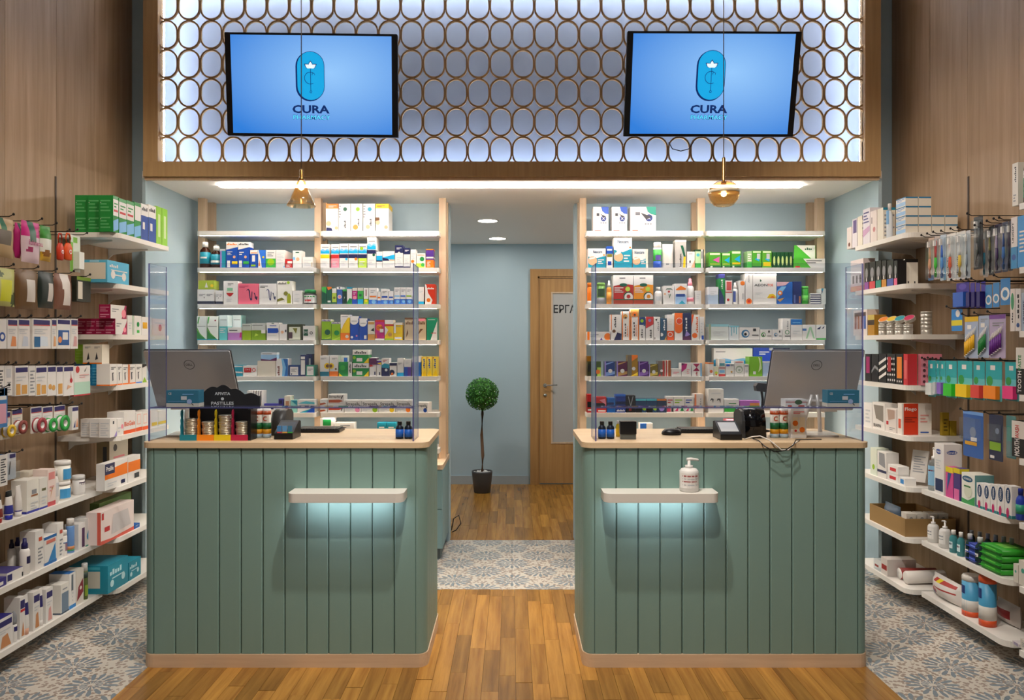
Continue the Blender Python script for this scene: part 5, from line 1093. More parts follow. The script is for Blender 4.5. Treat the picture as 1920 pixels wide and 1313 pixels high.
back(3, 4, [
 (1338, 1411, 653, 'wide white and blue wave carton, back row', 'W', wave('LB', 'CY', .55) + [B(0, .45, 'CY'), L(.05, .85, .3, .92, 'GR', 1)], {'zo': .1, 'd': .06}), (1412, 1450, 652, 'royal blue carton in the back row', '#1b47b5', [L(.3, .75, .8, .9, 'W', 2), R(.8, .9, .98, 1, 'LGR')], {'zo': .1, 'd': .06}), (1450.5, 1481, 653, 'navy carton in the back row', '#1d2a4e', [L(.3, .8, .7, .92, 'W', 1)], {'zo': .1, 'd': .06}),
 (1328, 1338, 680, 'white drop carton with orange fruit', 'W', [E(.55, .35, .3, '#d86a3a'), B(.9, 1, 'O')]), (1338.5, 1347.5, 688, 'short carton with yellow green print', '#e9ead0', [E(.5, .35, .35, 'LI'), E(.5, .2, .2, 'O')]), (1348, 1360, 673, 'white carton with red foot', 'W', [B(0, .12, 'R'), R(.1, .6, .9, .75, '#4a8a93'), B(.45, .5, 'R'), R(.1, .2, .9, .35, 'LB')]), (1360.5, 1376.5, 682, 'white carton with blue heading', 'W', [R(.05, .78, .5, .95, 'BL'), R(.55, .8, .95, .95, 'GR'), E(.7, .35, .12, 'TN')]), (1377, 1395, 677, 'white carton with grey green arcs', 'W', [E(.5, .45, .4, '#a9b7a5'), E(.5, .42, .28, 'W'), E(.5, .4, .14, '#a9b7a5'), R(.1, .9, .9, .95, 'R')]), (1395.5, 1404, 683, 'slim white carton with grey oval', 'W', [E(.5, .4, .3, 'LGR'), R(.1, .8, .9, .9, 'GR')]), (1404.6, 1429.5, 669, 'lime green carton with white ribbon', '#78b52a', [P('#d5e6b0', .7, .2, .95, .4, .85, .9, .7, 1, .8, .6), R(.3, .1, .5, .25, 'W')]), (1430, 1450, 678, 'pale blue and white carton', '#a9c0e0', [B(.92, 1, 'W'), R(.4, 0, 1, .2, 'W')])])
back(3, 5, [(1328, 1357, 730, 'white carton with black stocking legs', 'W', [P('DK', .1, .5, .25, .55, .3, .4, .35, .58, .2, .62), P('DK', .55, .5, .7, .55, .8, .4, .8, .6, .6, .6), L(.2, .8, .8, .9, 'LGR', 1)]), (1358, 1386, 749, 'white and green carton, half height', 'W', [R(0, .05, 1, .5, 'SG'), E(.9, .4, .14, 'LB'), L(.3, .65, .8, .8, 'G', 1)]), (1387, 1425, 762, 'violet carton lying flat, lower', '#6a3a86', []), (1388, 1424, 752, 'lilac and orange carton on top', '#b46ac0', [R(.5, 0, 1, .6, '#d88a4a')], {'b': 761.8}), (1400, 1425, 752, 'lilac carton in second row', '#c58fd0', [], {'zo': .1})])
back(3, 6, [(1362, 1386, 787, 'pink and white box just above countertop', 'PK', [L(.2, .8, .8, .95, 'W', 2)])])
# ------------------------------------------------------------------ things on the counters
SILV = mat('#cdc6c0', .32, .3, .6)
def monitor(x0, x1, tilt, label):
    yt, top = 3.55, PZ(659, 3.55); hgt = .315; wd = x1 - x0; t = math.radians(tilt)
    root = tag(empty('monitor', ((x0 + x1) / 2, 3.62, CT)), label, 'monitor', 'computer monitors on the counters')
    ob = MB().prism(rrect(-wd / 2, -hgt, wd / 2, 0, .006), 0, .008, SILV, axis='y')
    b = ob.obj('back_shell', root, (0, yt - 3.62, top - CT), rot=(t, 0, 0))
    MB().prism(rrect(-wd / 2 - .002, -hgt - .002, wd / 2 + .002, .002, .006), .008, .018, BLK, axis='y').obj('bezel', root, (0, yt - 3.62, top - CT), rot=(t, 0, 0))
    MB().box(-wd / 2 + .006, .018, -hgt + .012, wd / 2 - .006, .0186, -.006, mat('#22303f', .2)).obj('screen', root, (0, yt - 3.62, top - CT), rot=(t, 0, 0))
    lg = MB(); o_, i_ = arc(.0, -.072, .024, 0, 360, .0014, 28)
    for k in range(len(o_) - 1): lg.face([(i_[k][0], -.0005, i_[k][1]), (i_[k + 1][0], -.0005, i_[k + 1][1]), (o_[k + 1][0], -.0005, o_[k + 1][1]), (o_[k][0], -.0005, o_[k][1])], '#55504d')
    lg.art([T(0, 0, 1, 1, '#55504d', 'DELL')], .032, .012, 0, 0, -.016, -.078); lg.obj('logo', root, (0, yt - 3.62, top - CT), rot=(t, 0, 0))
    MB().prism([(-.13, -hgt + .004), (.13, -hgt + .004), (.11, -hgt + .06), (-.11, -hgt + .06)], -.022, -.0005, SILV, axis='y').obj('port_housing', root, (0, yt - 3.62, top - CT), rot=(t, 0, 0))
    m = MB(); m.prism([(-.075, -.11), (.075, -.11), (.10, .05), (-.10, .05)], .001, .009, SILV); m.obj('foot', root)
    m = MB()
    for sx in (-1, 1): m.tube([(sx * .045, .03, .009), (sx * .03, .005, .10), (sx * .012, -.012, .19)], [.010, .009, .008], SILV, 8)
    m.obj('neck', root)
    return root
monitor(PX(268, 3.55), PX(430, 3.55), 28, 'silver backed computer monitor tilted forward on the left counter')
monitor(PX(1450, 3.55), PX(1622, 3.55), 24, 'silver backed computer monitor tilted forward on the right counter')
def ctop(x0, x1, yt, Y, desc, cat, base, art, o=None, z=None):
    o = o or {}; zb = (z if z is not None else CT) + .0006; X0, X1 = PX(x0, Y), PX(x1, Y)
    ob = make(X1 - X0, o.get('d', .05), PZ(yt, Y) - zb, base, art, o); ob.location = (X0, Y, zb); tag(ob, desc, cat, o.get('g')); return ob
mk = [B(0, .22, 'CR'), T(.06, .72, .16, .86, 'W', 'CE'), L(.5, .72, .85, .86, 'LB', 1), R(.46, .42, .64, .64, 'W'), E(.72, .32, .08, '#b5c8ee'), P('DK', .78, .2, .84, .08, .86, .1, .8, .22), L(.06, .32, .6, .38, 'LB', 1)]
ctop(312, 372, 732, 3.377, 'blue mask carton on acrylic ledge of left counter', 'box', '#2f7f99', mk, {'d': .06}, LEDGE)
ctop(1552, 1611, 732, 3.377, 'blue mask carton on acrylic ledge of right counter', 'box', '#2f7f99', mk, {'d': .06}, LEDGE)
# pastille display
xd = PX(337, 3.385); pitch = (PX(465, 3.385) - xd) / 4
ds = tag(empty('pastille_display', (xd, 3.385, CT)), 'black pastille display with four coloured bays on the left counter', 'display stand')
MB().box(0, .002, .0, 4 * pitch, .10, .006, BLK).box(4 * pitch, .0, 0, 4 * pitch + .012, .10, .14, BLK).obj('base', ds)
COLS = ['#1f7f92', '#ee8a1f', '#e0c41f', '#b8264a']; CN = ['teal', 'orange', 'yellow', 'crimson']
for i in range(4):
    MB().box(i * pitch + .0005, -.002, .0, (i + 1) * pitch - .0005, .0015, .026, COLS[i]).obj('bay_front', ds)
    pts = [(.004, .006), (.004, .05), (.001, .06), (.006, .075), (.003, .09), (.010, .10), (.004, .115), (.007, .132), (.022, .138), (.03, .125), (.026, .10), (.032, .085), (.03, .06), (.034, .05), (.034, .006)]
    MB().prism([(a + .002, b_) for a, b_ in pts], i * pitch + .0005, i * pitch + .003, COLS[i], axis='x').obj('divider', ds)
top = [(0, 0)]
zc0 = .20
for k in range(60):
    u = k / 59; z = .190 + .042 * math.exp(-((u - .45) / .28) ** 2) + .012 * abs(math.sin(u * 16)); top.append((u * 4.25 * pitch, z))
hc = MB(); hc.prism([(4.25 * pitch, 0)] + top[::-1][:-1] + [(0, 0)], .102, .106, BLK, axis='y')
hc.art([T(.36, .755, .58, .81, 'W', 'APIVITA'), E(.47, .69, .022, 'W'), T(.31, .585, .63, .64, 'W', 'PASTILLES')], 4.25 * pitch, .26, 0, .102); hc.obj('header_card', ds)
TIN = mat('#d0c5ae', .3, .55)
for i, n in enumerate((6, 5, 7, 5)):
    for j in range(n):
        o = make(.059, .059, .0148, TIN, [], {'k': 'tin', 'cap': TIN}); o.location = (xd + i * pitch + .008 + (.0025 if j % 2 else 0), 3.385 + .010, CT + .0065 + j * .0150)
        tag(o, 'round silver pastille tin in the %s bay, %s from bottom' % (CN[i], ORDW[j]), 'tin', 'pastille tins on the left counter')
vitc = [B(.30, .52, '#1f6b3a'), B(.14, .30, '#e8a01f'), B(0, .14, '#a9bcc4'), B(.80, .93, '#d2531f'), R(.25, .55, .75, .78, '#efe4d2')]
def vct(x0, x1, Y, d):
    o = ctop(x0, x1, 767, Y, d, 'tube', '#ece3d4', vitc, {'k': 'canister', 'cap': 'W', 'n': 'tablet_tube', 'g': 'vitamin tubes on the counters'})
    w_ = PX(x1, Y) - PX(x0, Y); h = PZ(767, Y) - CT; lg = MB(); a, b2 = arc(0, 0, .009, 50, 310, .0022, 16)
    for k in range(len(a) - 1): lg.face([(b2[k][0], 0, b2[k][1]), (b2[k + 1][0], 0, b2[k + 1][1]), (a[k + 1][0], 0, a[k + 1][1]), (a[k][0], 0, a[k][1])], '#c4411f')
    lg.obj('letter', o, (w_ / 2, -.0016, h * .66))
vct(474, 489.5, 3.47, 'orange and green tablet tube, left of two beside pastille display'); vct(490, 505.5, 3.47, 'orange and green tablet tube, right of two beside pastille display')
vct(1447, 1463.5, 3.47, 'orange and green tablet tube, left of two below right monitor'); vct(1464, 1480.5, 3.47, 'orange and green tablet tube, right of two below right monitor')
ctop(1483, 1512, 766, 3.47, 'white carton with pictures of two orange tubes below right monitor', 'box', 'W', [R(.12, .12, .46, .7, '#efe2c8'), R(.54, .12, .9, .7, '#efe2c8'), E(.28, .5, .18, 'O'), E(.72, .28, .18, 'O'), E(.3, .25, .08, 'R'), L(.15, .82, .85, .92, 'R', 2)], {'d': .05})
o = ctop(1473, 1512, 749, 3.375, 'white and red carton with green oval lying on acrylic ledge', 'box', 'W', [R(0, .6, 1, .68, 'R'), E(.62, .62, .18, '#4a6a4a', .32), R(.1, .05, .3, .2, 'R'), R(.6, .05, .9, .2, 'R')], {'d': .06}, LEDGE)
# small bottles
for (x0, x1, Y, nm) in ((740.5, 756, 3.44, 'left of two by the guard on left counter'), (757, 772.5, 3.44, 'right of two by the guard on left counter'), (1122, 1137, 3.44, 'left of two by the guard on right counter'), (1138, 1153, 3.44, 'right of two by the guard on right counter')):
    ctop(x0, x1, 791, Y, 'small black bottle with bright blue label, ' + nm, 'bottle', '#17202f', [B(.10, .55, '#1e63c4')], {'k': 'bottle', 'cap': BLK, 'g': 'small blue bottles on the counters'})
ctop(1155, 1163.5, 789, 3.52, 'small clear vial of yellow liquid beside the rubber stamp', 'bottle', clear('yellowvial', '#e8d24a', .06, .05, .3, '#d9c43a'), [], {'k': 'bottle', 'cap': 'LGR'})
st = tag(empty('rubber_stamp', (PX(1163, 3.42), 3.42, CT)), 'black self inking rubber stamp on the right counter', 'stamp'); ws = PX(1194, 3.42) - PX(1163, 3.42)
MB().prism(rrect(0, .0, ws, .04, .006), .024, .082, BLK).obj('handle', st); MB().box(.003, .003, 0, ws - .003, .037, .024, mat('#5a5f5c', .4)).obj('base', st)
def keyboard(x0, x1, Y, label):
    a, b_ = PX(x0, Y), PX(x1, Y); k = tag(empty('keyboard', (a, Y, CT)), label, 'keyboard'); w_ = b_ - a
    MB().prism(rrect(0, 0, w_, .13, .01), .0006, .014, BLK).obj('case', k); m = MB()
    for r in range(5):
        for c in range(14): m.box(.008 + c * (w_ - .016) / 14, .008 + r * .0235, .014, .008 + (c + .88) * (w_ - .016) / 14, .028 + r * .0235, .019, '#232326')
    m = m.obj('keys', k); m['kind'] = 'stuff'
keyboard(552, 636, 3.68, 'black keyboard lying on the left counter'); keyboard(1276, 1352, 3.66, 'black keyboard lying on the right counter')
ms = MB()
ms.lathe([(.028, 0), (.031, .006), (.029, .016), (.022, .026), (.010, .031), (.0005, .032)], BLK, 0, 0, 20, 1.55, 1.0)
ms = ms.obj('computer_mouse', None, (PX(1259, 3.6), 3.6, CT + .0006)); MB().box(.012, -.0008, .0265, .030, .0008, .030, 'DK').obj('wheel', ms)
tag(ms, 'black computer mouse beside the keyboard on the right counter', 'mouse')
# card terminals and receipt printer
def terminal(x0, x1, Y, label, cards):
    a, b_ = PX(x0, Y), PX(x1, Y); w_ = b_ - a; k = tag(empty('card_terminal', (a, Y, CT)), label, 'card terminal')
    MB().prism([(0, .0006), (.13, .0006), (.13, .072), (.10, .078), (.012, .034), (0, .026)], .0, w_, BLK, axis='x').obj('body', k)
    s = MB(); s.face([(.008, .016, .0375), (w_ - .008, .016, .0375), (w_ - .008, .085, .0718), (.008, .085, .0718)], '#26323a' if cards else '#c9c9c9'); s.obj('display', k)
    if cards:
        for i, c in enumerate(('#4a86c0', '#5f9ad0', '#3f7a9c')): MB().box(.012 + i * .024, .004, .036, .032 + i * .024, .0055, .062, c).obj('card_sticker', k)
        for i, c in enumerate(('#b8404a', '#d2a04a', '#3f9a4a')): MB().box(.012 + i * .024, .003, .029, .034 + i * .024, .0042, .035, c).obj('card_sticker', k)
terminal(514, 549, 3.42, 'black card terminal with coloured stickers on the left counter', True); terminal(1351, 1391, 3.40, 'black card terminal with pale label beside the glossy printer', False)
def printer(x0, x1, yt, Y, label, m1):
    a, b_ = PX(x0, Y), PX(x1, Y); w_ = b_ - a; h = PZ(yt, Y) - CT; k = tag(empty('receipt_printer', (a, Y, CT)), label, 'printer')
    pr = [(0, .0006), (.15, .0006), (.15, h * .8), (.12, h * .96), (.07, h), (.03, h * .93), (.008, h * .6)]
    MB().prism(pr, w_ * .12, w_, m1, axis='x', smooth_side=True).obj('body', k); MB().prism([(p[0] * .96 + .003, p[1] * .96 + .0003) for p in pr], 0, w_ * .12, mat('#3b3a39', .45), axis='x').obj('side_cover', k)
printer(507, 533, 769, 3.56, 'dark grey receipt printer behind the card terminal', mat('#3d3b39', .4)); printer(1393, 1437, 767, 3.46, 'glossy black receipt printer on the right counter', mat('#0d0d0f', .08))
sc_ = tag(empty('barcode_scanner', (PX(1430, 3.74), 3.74, CT)), 'dark grey barcode scanner on a stand left of right monitor', 'scanner')
MB().lathe([(.035, .0006), (.034, .006), (.010, .012), (.007, .02)], BLK, seg=18).obj('foot', sc_); MB().tube([(0, 0, .018), (-.004, 0, .09), (0, 0, .16), (-.006, 0, .20)], .006, BLK).obj('stand', sc_)
MB().prism([(-.035, .20), (.02, .195), (.03, .215), (.028, .235), (-.03, .24), (-.04, .225)], -.022, .022, mat('#37373a', .35), axis='y').obj('head', sc_)
MB().tube([(PX(1400, 3.36), 3.39, CT + .005), (PX(1410, 3.36), 3.36, CT + .02), (PX(1425, 3.34), 3.34, CT + .026), (PX(1440, 3.33), 3.32, CT + .012), (PX(1452, 3.3), 3.303, CT - .004), (PX(1465, 3.3), 3.298, CT - .03), (PX(1478, 3.3), 3.298, CT - .03), (PX(1488, 3.3), 3.300, CT - .004), (PX(1494, 3.34), 3.33, CT + .004), (PX(1500, 3.4), 3.40, CT + .004)], .0028, mat('#d2cdc6', .5)).obj('white_cable')
tag(bpy.data.objects['white_cable'], 'white cable looping over the front edge of the right counter', 'cable')
MB().tube([(PX(1415, 3.4), 3.42, CT + .004), (PX(1422, 3.34), 3.335, CT + .006), (PX(1432, 3.3), 3.288, CT - .012), (PX(1450, 3.3), 3.284, CT - .036), (PX(1470, 3.3), 3.284, CT - .03), (PX(1486, 3.3), 3.288, CT - .006), (PX(1492, 3.34), 3.34, CT + .009), (PX(1540, 3.4), 3.40, CT + .004)], .0024, BLK).obj('black_cable')
tag(bpy.data.objects['black_cable'], 'thin black cable drooping over the front edge of the right counter', 'cable')
ctop(1278, 1314, 861, 3.225, 'white pump bottle of hand gel on the right bag shelf', 'bottle', '#e6e4e2', [R(.1, .12, .9, .56, '#f3efec'), R(.2, .46, .75, .5, '#b56a6a'), R(.2, .38, .8, .41, 'LGR'), R(.2, .3, .7, .33, '#b56a6a'), R(.2, .2, .8, .23, 'LGR')], {'k': 'pump'}, .786)
# ------------------------------------------------------------------ left wall, rack by the alcove (xa near px, xb far px)
NB = lambda c, a='W': [B(0, 1, c), L(.1, .55, .9, .9, a, 4), L(.1, .1, .9, .4, a, 3), E(.12, .75, .04, a), E(.12, .35, .04, a)]
gb = lambda u: [R(0, .45, 1, .9, 'W'), R(.1, .56, .9, .62, 'R'), P('LB', 0, 0, 1, .1, 1, .4, 0, .3), L(.15, .68, .85, .85, 'G', 2)]
G3 = {'d': .072, 'na': [L(.08, .56, .8, .92, '#58b06a', 4), L(.08, .1, .8, .45, '#58b06a', 4), E(.1, .8, .03, 'W'), E(.1, .35, .03, 'W')]}
def xo(o, v): o = dict(o); o['xo'] = v; return o
side(-1, 'far', 0, [
 (212, 222, 366, 'tall green carton with white front', '#1f8a3c', gb(0), G3), (212 - 22, 200.5, 366, 'tall green carton at shelf end', '#1f8a3c', [], xo(G3, .079)), (212 - 46, 177.5, 366, 'tall green carton at shelf end', '#1f8a3c', [], xo(G3, .158)),
 (223, 237, 371, 'green and white edge carton', '#1f8a3c', gb(0)), (237.5, 251, 375, 'green and white edge carton', '#1f8a3c', gb(0)), (251.5, 264, 378, 'green and white edge carton', '#1f8a3c', [R(.1, .5, 1, .9, 'W'), P('LB', 0, 0, 1, .1, 1, .4, 0, .3)]),
 (264.5, 278, 381, 'white carton with dark blue foot', 'W', [B(0, .68, '#254a9c'), T(.1, .82, .9, .92, 'DK', 'Sinus'), R(.2, .3, .5, .5, 'W')]), (278.5, 292.5, 383, 'white carton with dark blue foot', 'W', [B(0, .66, '#254a9c'), T(.1, .82, .9, .92, 'DK', 'Sinus'), R(.2, .3, .5, .5, 'W')]),
 (293, 303.5, 386, 'lime green carton', '#8cc63a', [R(.3, .2, .7, .8, '#c7dba5')]), (304, 314, 390, 'lime green carton', '#8cc63a', [R(.3, .2, .7, .8, '#c7dba5')])])
side(-1, 'far', 1, [(201, 242, 487, 'large sky blue syringe carton with pale end', '#57b3d6', [T(.1, .7, .5, .84, 'W', 'NIPRO'), E(.25, .38, .1, 'W'), E(.75, .34, .1, 'W'), R(.25, .34, .75, .4, 'W'), L(.15, .55, .9, .66, 'W', 1)], {'d': .14, 'na': [R(.0, .14, .94, .88, '#ddd5c4'), R(.35, .9, .7, .98, '#9fd2e6')]})])
bur = {'d': .056, 'na': [L(.1, .5, .9, .9, '#d78aa5', 3), L(.1, .08, .9, .4, '#d78aa5', 2)]}
side(-1, 'far', 2, [(216, 238, 597.5, 'burgundy and white carton with slanted front', '#a31a4d', [P('W', 0, 0, .75, 0, 1, 1, 0, 1), P('#a31a4d', .55, 0, 1, 0, 1, .9), E(.8, .3, .12, 'PK'), L(.08, .5, .5, .8, 'GR', 2)], bur),
 (198, 214, 597.5, 'burgundy carton end on', '#a31a4d', [], xo(bur, .062)), (180, 194, 597.5, 'burgundy carton end on', '#a31a4d', [], xo(bur, .124)), (162, 174, 597.5, 'burgundy carton end on', '#a31a4d', [], xo(bur, .186)),
 (207, 237, 571, 'burgundy carton lying on top of others', '#a31a4d', [P('W', 0, 0, .68, 0, .9, 1, 0, 1), E(.82, .4, .14, 'PK'), L(.08, .5, .5, .8, 'GR', 2)], {'d': .06, 'b': 597.2, 'na': bur['na'], 'xo': .003}),
 (239, 252, 591, 'white carton with green stripe', 'W', [R(.75, 0, .85, 1, 'G'), L(.15, .3, .6, .7, 'LGR', 3)]), (252.5, 265, 592, 'white carton with round green mark', 'W', [E(.5, .55, .2, 'G'), R(.3, .1, .7, .25, 'SG')]), (265.5, 284, 594, 'white carton with amber square', 'W', [R(.1, .35, .55, .7, '#eab01f')]), (284.5, 310, 597, 'pale pink and white carton', '#efdcd8', [E(.6, .45, .12, '#d86a86'), L(.2, .7, .8, .85, 'LGR', 1)])])
fig = [L(.15, .75, .85, .9, 'DK', 2), P('DK', .35, .2, .5, .25, .45, .55, .6, .6, .3, .6), B(0, .06, 'O')]
blu = {'d': .052, 'na': [L(.1, .1, .9, .9, '#58b0d8', 6)]}
grn = {'d': .055, 'na': [L(.1, .2, .9, .8, '#7a9a3a', 4)]}
side(-1, 'far', 3, [(206, 219, 683, 'white carton with black walker figure', 'W', fig), (219.5, 229, 683, 'white carton with black walker figure', 'W', fig), (229.5, 241, 684, 'white carton with small black figure, orange rim', 'W', fig + [R(.9, 0, 1, 1, 'O')]), (241.5, 254, 684, 'white and orange orthosis carton', 'W', fig + [R(0, 0, .12, 1, 'O')]), (254.5, 266, 684, 'white carton, blue foot, black figure', 'W', fig + [B(0, .06, 'BB')]), (266.5, 275, 683, 'carton with black and lime corners', 'W', [P('K', 0, .8, 1, .9, 1, 1, 0, 1), P('LG', 0, 0, 1, 0, .5, .3)]),
 (190, 204, 683, 'sky blue carton end on', '#1f86bf', [], xo(blu, .06)), (174, 187, 683, 'sky blue carton end on', '#1f86bf', [], xo(blu, .116)), (158, 170, 683, 'sky blue carton end on', '#1f86bf', [], xo(blu, .172)),
 (191, 205, 646, 'white carton with stocking figures stacked on top', 'CR', [], {'d': .1, 'xo': .062, 'b': 682.6, 'na': [L(.1, .8, .4, .92, 'GR', 2), L(.6, .8, .9, .92, 'GR', 2), P('DK', .2, .2, .35, .25, .3, .6), P('DK', .65, .2, .8, .25, .72, .6), B(0, .06, 'O')]}), (160, 172, 646, 'olive green carton end stacked on top', '#6f9423', [], {'d': .055, 'xo': .166, 'b': 682.6, 'na': grn['na']})])
wb = {'d': .056, 'na': [L(.12, .1, .9, .85, 'LGR', 6)]}
side(-1, 'far', 4, [(206, 219, 786, 'small white carton with violet corner', 'W', [P('LV', .6, 0, 1, 0, 1, .3), R(.4, .7, .6, .85, 'DK')], wb), (219.5, 231.5, 786, 'small white carton with pink mark', 'W', [E(.8, .5, .2, 'PK'), L(.1, .2, .6, .6, 'LGR', 2)], wb), (188, 200, 786, 'plain white carton end on', 'W', [], xo(wb, .06)), (171, 182, 786, 'plain white carton end on', 'W', [], xo(wb, .12)),
 (232, 254, 773, 'white probiotic carton with orange type', 'W', [T(.04, .34, .96, .56, '#e2571f', 'BioGaia'), B(0, .16, '#e2571f')], {'d': .09}), (254.5, 266, 774, 'white carton with red outline panel', 'W', [R(.2, .35, .8, .9, '#e8b0a5'), R(.26, .4, .74, .86, 'W'), B(0, .2, '#e2571f')], {'d': .09}), (266.5, 278, 774, 'white carton with red outline panel', 'W', [R(.2, .35, .8, .9, '#e8b0a5'), R(.26, .4, .74, .86, 'W'), B(0, .2, '#e2571f')], {'d': .09}), (279, 296, 771, 'white carton with orange strip', 'W', [R(0, 0, .15, 1, 'O'), R(.3, .1, .9, .3, 'Y')], {'d': .09}), (296.5, 312, 771, 'white carton with yellow foot', 'W', [B(.12, .3, 'Y')], {'d': .09})])
side(-1, 'far', 5, [(196.5, 239, 871, 'long white carton with navy and orange bands', 'W', [P('#ee7a1d', 0, .4, 1, .4, 1, .85, 0, .72), R(.0, .58, .42, .98, '#2b2f55'), T(.05, .7, .36, .88, 'W', 'Prolife'), R(.7, .08, .88, .22, 'N'), L(.1, .12, .5, .3, 'LGR', 2)], {'d': .045}), (240, 263, 858, 'second white and orange carton behind first', 'W', [P('#ee7a1d', 0, .4, 1, .4, 1, .8, 0, .8), R(.5, .1, .9, .3, 'DK')], {'d': .045}),
 (205, 240, 822, 'tall cream carton standing near the wall', 'CR', [E(.3, .75, .1, 'DK'), L(.2, .2, .8, .6, 'PK', 4)], {'d': .07, 'xo': .12, 'na': [R(.0, .0, 1, 1, '#8a7a5c'), R(.5, .4, .8, .8, 'DK')]})])
side(-1, 'far', 6, [(189, 251, 962, 'large pale pink and white first aid carton', '#e9d9d4', [P('#d8604f', 0, 0, 1, 0, 1, .12, .3, .08, 0, .12), R(.1, .35, .25, .5, '#c23a3a'), R(.02, .75, .08, .95, '#c23a3a'), P('#c9c2c2', .3, .2, .9, .25, .8, .8, .35, .8)], {'d': .075, 'na': [R(.75, 0, 1, 1, '#d8604f')]}), (186, 246, 945, 'green carton standing behind the pink one', '#6f8a4a', [], {'d': .05, 'xo': .09}), (252, 262, 985, 'blue carton tucked beside the pink one', '#1f5fae', [L(.2, .5, .8, .8, 'W', 2)])])
teb = [T(.1, .6, .7, .8, '#bfe3ea', 'NIPRO'), E(.2, .3, .09, '#bfe3ea'), E(.75, .35, .09, '#bfe3ea'), L(.2, .45, .8, .55, '#bfe3ea', 1)]
side(-1, 'far', 7, [(202, 240, 1062, 'large teal syringe carton on lowest shelf', '#1f8ba3', teb, {'d': .2, 'tc': '#1f7f96', 'na': [R(.05, .2, .8, .8, '#cfcabb'), R(.4, .86, .8, .96, '#4ab0c4')]}), (241, 264, 1056, 'second teal syringe carton farther in', '#1f8ba3', teb, {'d': .2})])
# near left rack shelves
tb = lambda c1, c2: {'k': 'tube', 'cap': c1}
side(-1, 'near', 5, [(-6, 14, 930, 'white cream tube with red cap', 'W', [B(.2, .35, '#8a3a32'), B(.88, 1, 'K')], tb('#a1201f', 0)), (16, 32, 922, 'white cream tube with blue cap', 'W', [B(.2, .35, '#3a3f9c'), B(.88, 1, 'K')], tb('#2a2fa8', 0)), (34, 48, 912, 'white cream tube with violet line', 'W', [B(.16, .24, '#5a55b0')], tb('W', 0)),
 (50, 73, 902, 'white ointment carton with violet foot', '#e9e6de', [B(0, .07, '#3a3f9c'), R(.4, .55, .8, .68, 'GR'), R(.35, .48, .9, .53, '#a06a4a'), L(.3, .1, .9, .35, 'LGR', 3)]), (73.5, 89, 898, 'white and grey carton with violet foot', '#dfdcd6', [B(0, .06, '#3a3f9c'), R(.3, .58, .8, .66, '#6a6a4a'), L(.3, .15, .9, .45, 'LGR', 3)]), (89.5, 104, 882, 'pale pink plaster carton', '#e9d6cf', [R(.1, .72, .9, .92, '#d88a86'), B(0, .12, '#c9565c'), P('#c99a6a', .3, .2, .7, .5, .5, .5), L(.2, .4, .8, .6, '#d8a09a', 2)]), (105, 113.5, 880, 'slim white bottle', 'W', [R(.2, .2, .7, .6, 'LGR')], {'k': 'bottle'}),
 (116, 144, 905, 'white tub with blue label, lower', '#efede4', [R(.1, .1, .9, .62, '#4a9ad0')], {'k': 'tub'}), (117, 145, 866, 'white tub with blue label, upper', '#efede4', [R(.2, .1, .95, .62, '#4a9ad0')], {'k': 'tub', 'b': 904.6}), (147, 169, 893, 'small white tub with plum label', 'W', [R(.2, .1, .85, .6, '#e8e4e0'), R(.2, .5, .9, .66, '#4a3550')], {'k': 'tub'}),
 (54, 72, 886, 'white carton in the second row', 'CR', [], {'xo': .09}), (73, 89, 884, 'white carton in the second row', 'CR', [], {'xo': .09})])
nz = {'k': 'spray', 'cap': '#221f5a'}
side(-1, 'near', 6, [(-8, 12, 1090, 'flat violet carton lying near the left edge', '#39317f', [R(.1, .2, .7, .6, 'W')], {'d': .1}), (13, 44, 1076, 'flat white carton with violet top', 'W', [R(.02, .2, .3, .8, '#2d2a6a'), R(.9, .1, .98, .5, 'DK')], {'d': .1, 'tc': '#4a4480'}), (46, 64, 1012, 'white nozzle bottle with navy cap', 'W', [R(.3, .3, .8, .5, '#2d2a55')], nz), (33, 48, 1010, 'nozzle bottle with navy cap, second row', 'W', [R(.3, .3, .8, .5, '#2d2a55')], {'k': 'spray', 'cap': '#221f5a', 'xo': .11}), (22, 36, 1014, 'nozzle bottle with dark cap, second row', 'W', [], {'k': 'spray', 'cap': '#15132f', 'xo': .11}),
 (66, 82, 998, 'tall white carton with orange mark', 'W', [R(.4, .72, .8, .82, '#d85a3a'), L(.3, .15, .9, .6, 'GR', 5)]), (83, 106, 1009, 'white carton with blue sail and blue rim', 'W', [B(.9, 1, '#2a6ab0'), P('#3a86c4', .3, .1, .95, .1, .9, .7), B(0, .1, '#2a6ab0'), R(.15, .74, .9, .86, '#d87a6a')]), (107, 119, 983, 'tall slim white carton', 'W', [R(.4, .7, .85, .8, '#c95a4a'), L(.4, .1, .85, .6, 'GR', 5)]), (120, 130.5, 996, 'white bottle with blue band', 'W', [B(.5, .54, '#2a5a9c'), R(.3, .2, .7, .5, '#8a6a7a')], {'k': 'can'}), (131.5, 145.5, 974, 'blue foam spray can with white cap', '#6a93cc', [B(.1, .2, '#c98a5a'), B(.06, .1, '#2a9a6a')], {'k': 'can'}), (147, 160, 984, 'white carton with plum stripe', 'W', [R(.5, .05, .9, .8, '#54305a')]), (160.5, 175, 973, 'white carton with blue drop', 'W', [E(.45, .35, .32, '#2a93c0'), P('#2a93c0', .2, .42, .7, .42, .45, .72), B(0, .05, '#4aa08a')])])
han = lambda c='#c98a5a': [R(.1, .72, .95, .9, '#2d2a6a'), P(c, .3, .05, .9, .05, .7, .45, .4, .4), L(.15, .5, .85, .65, 'LGR', 2)]
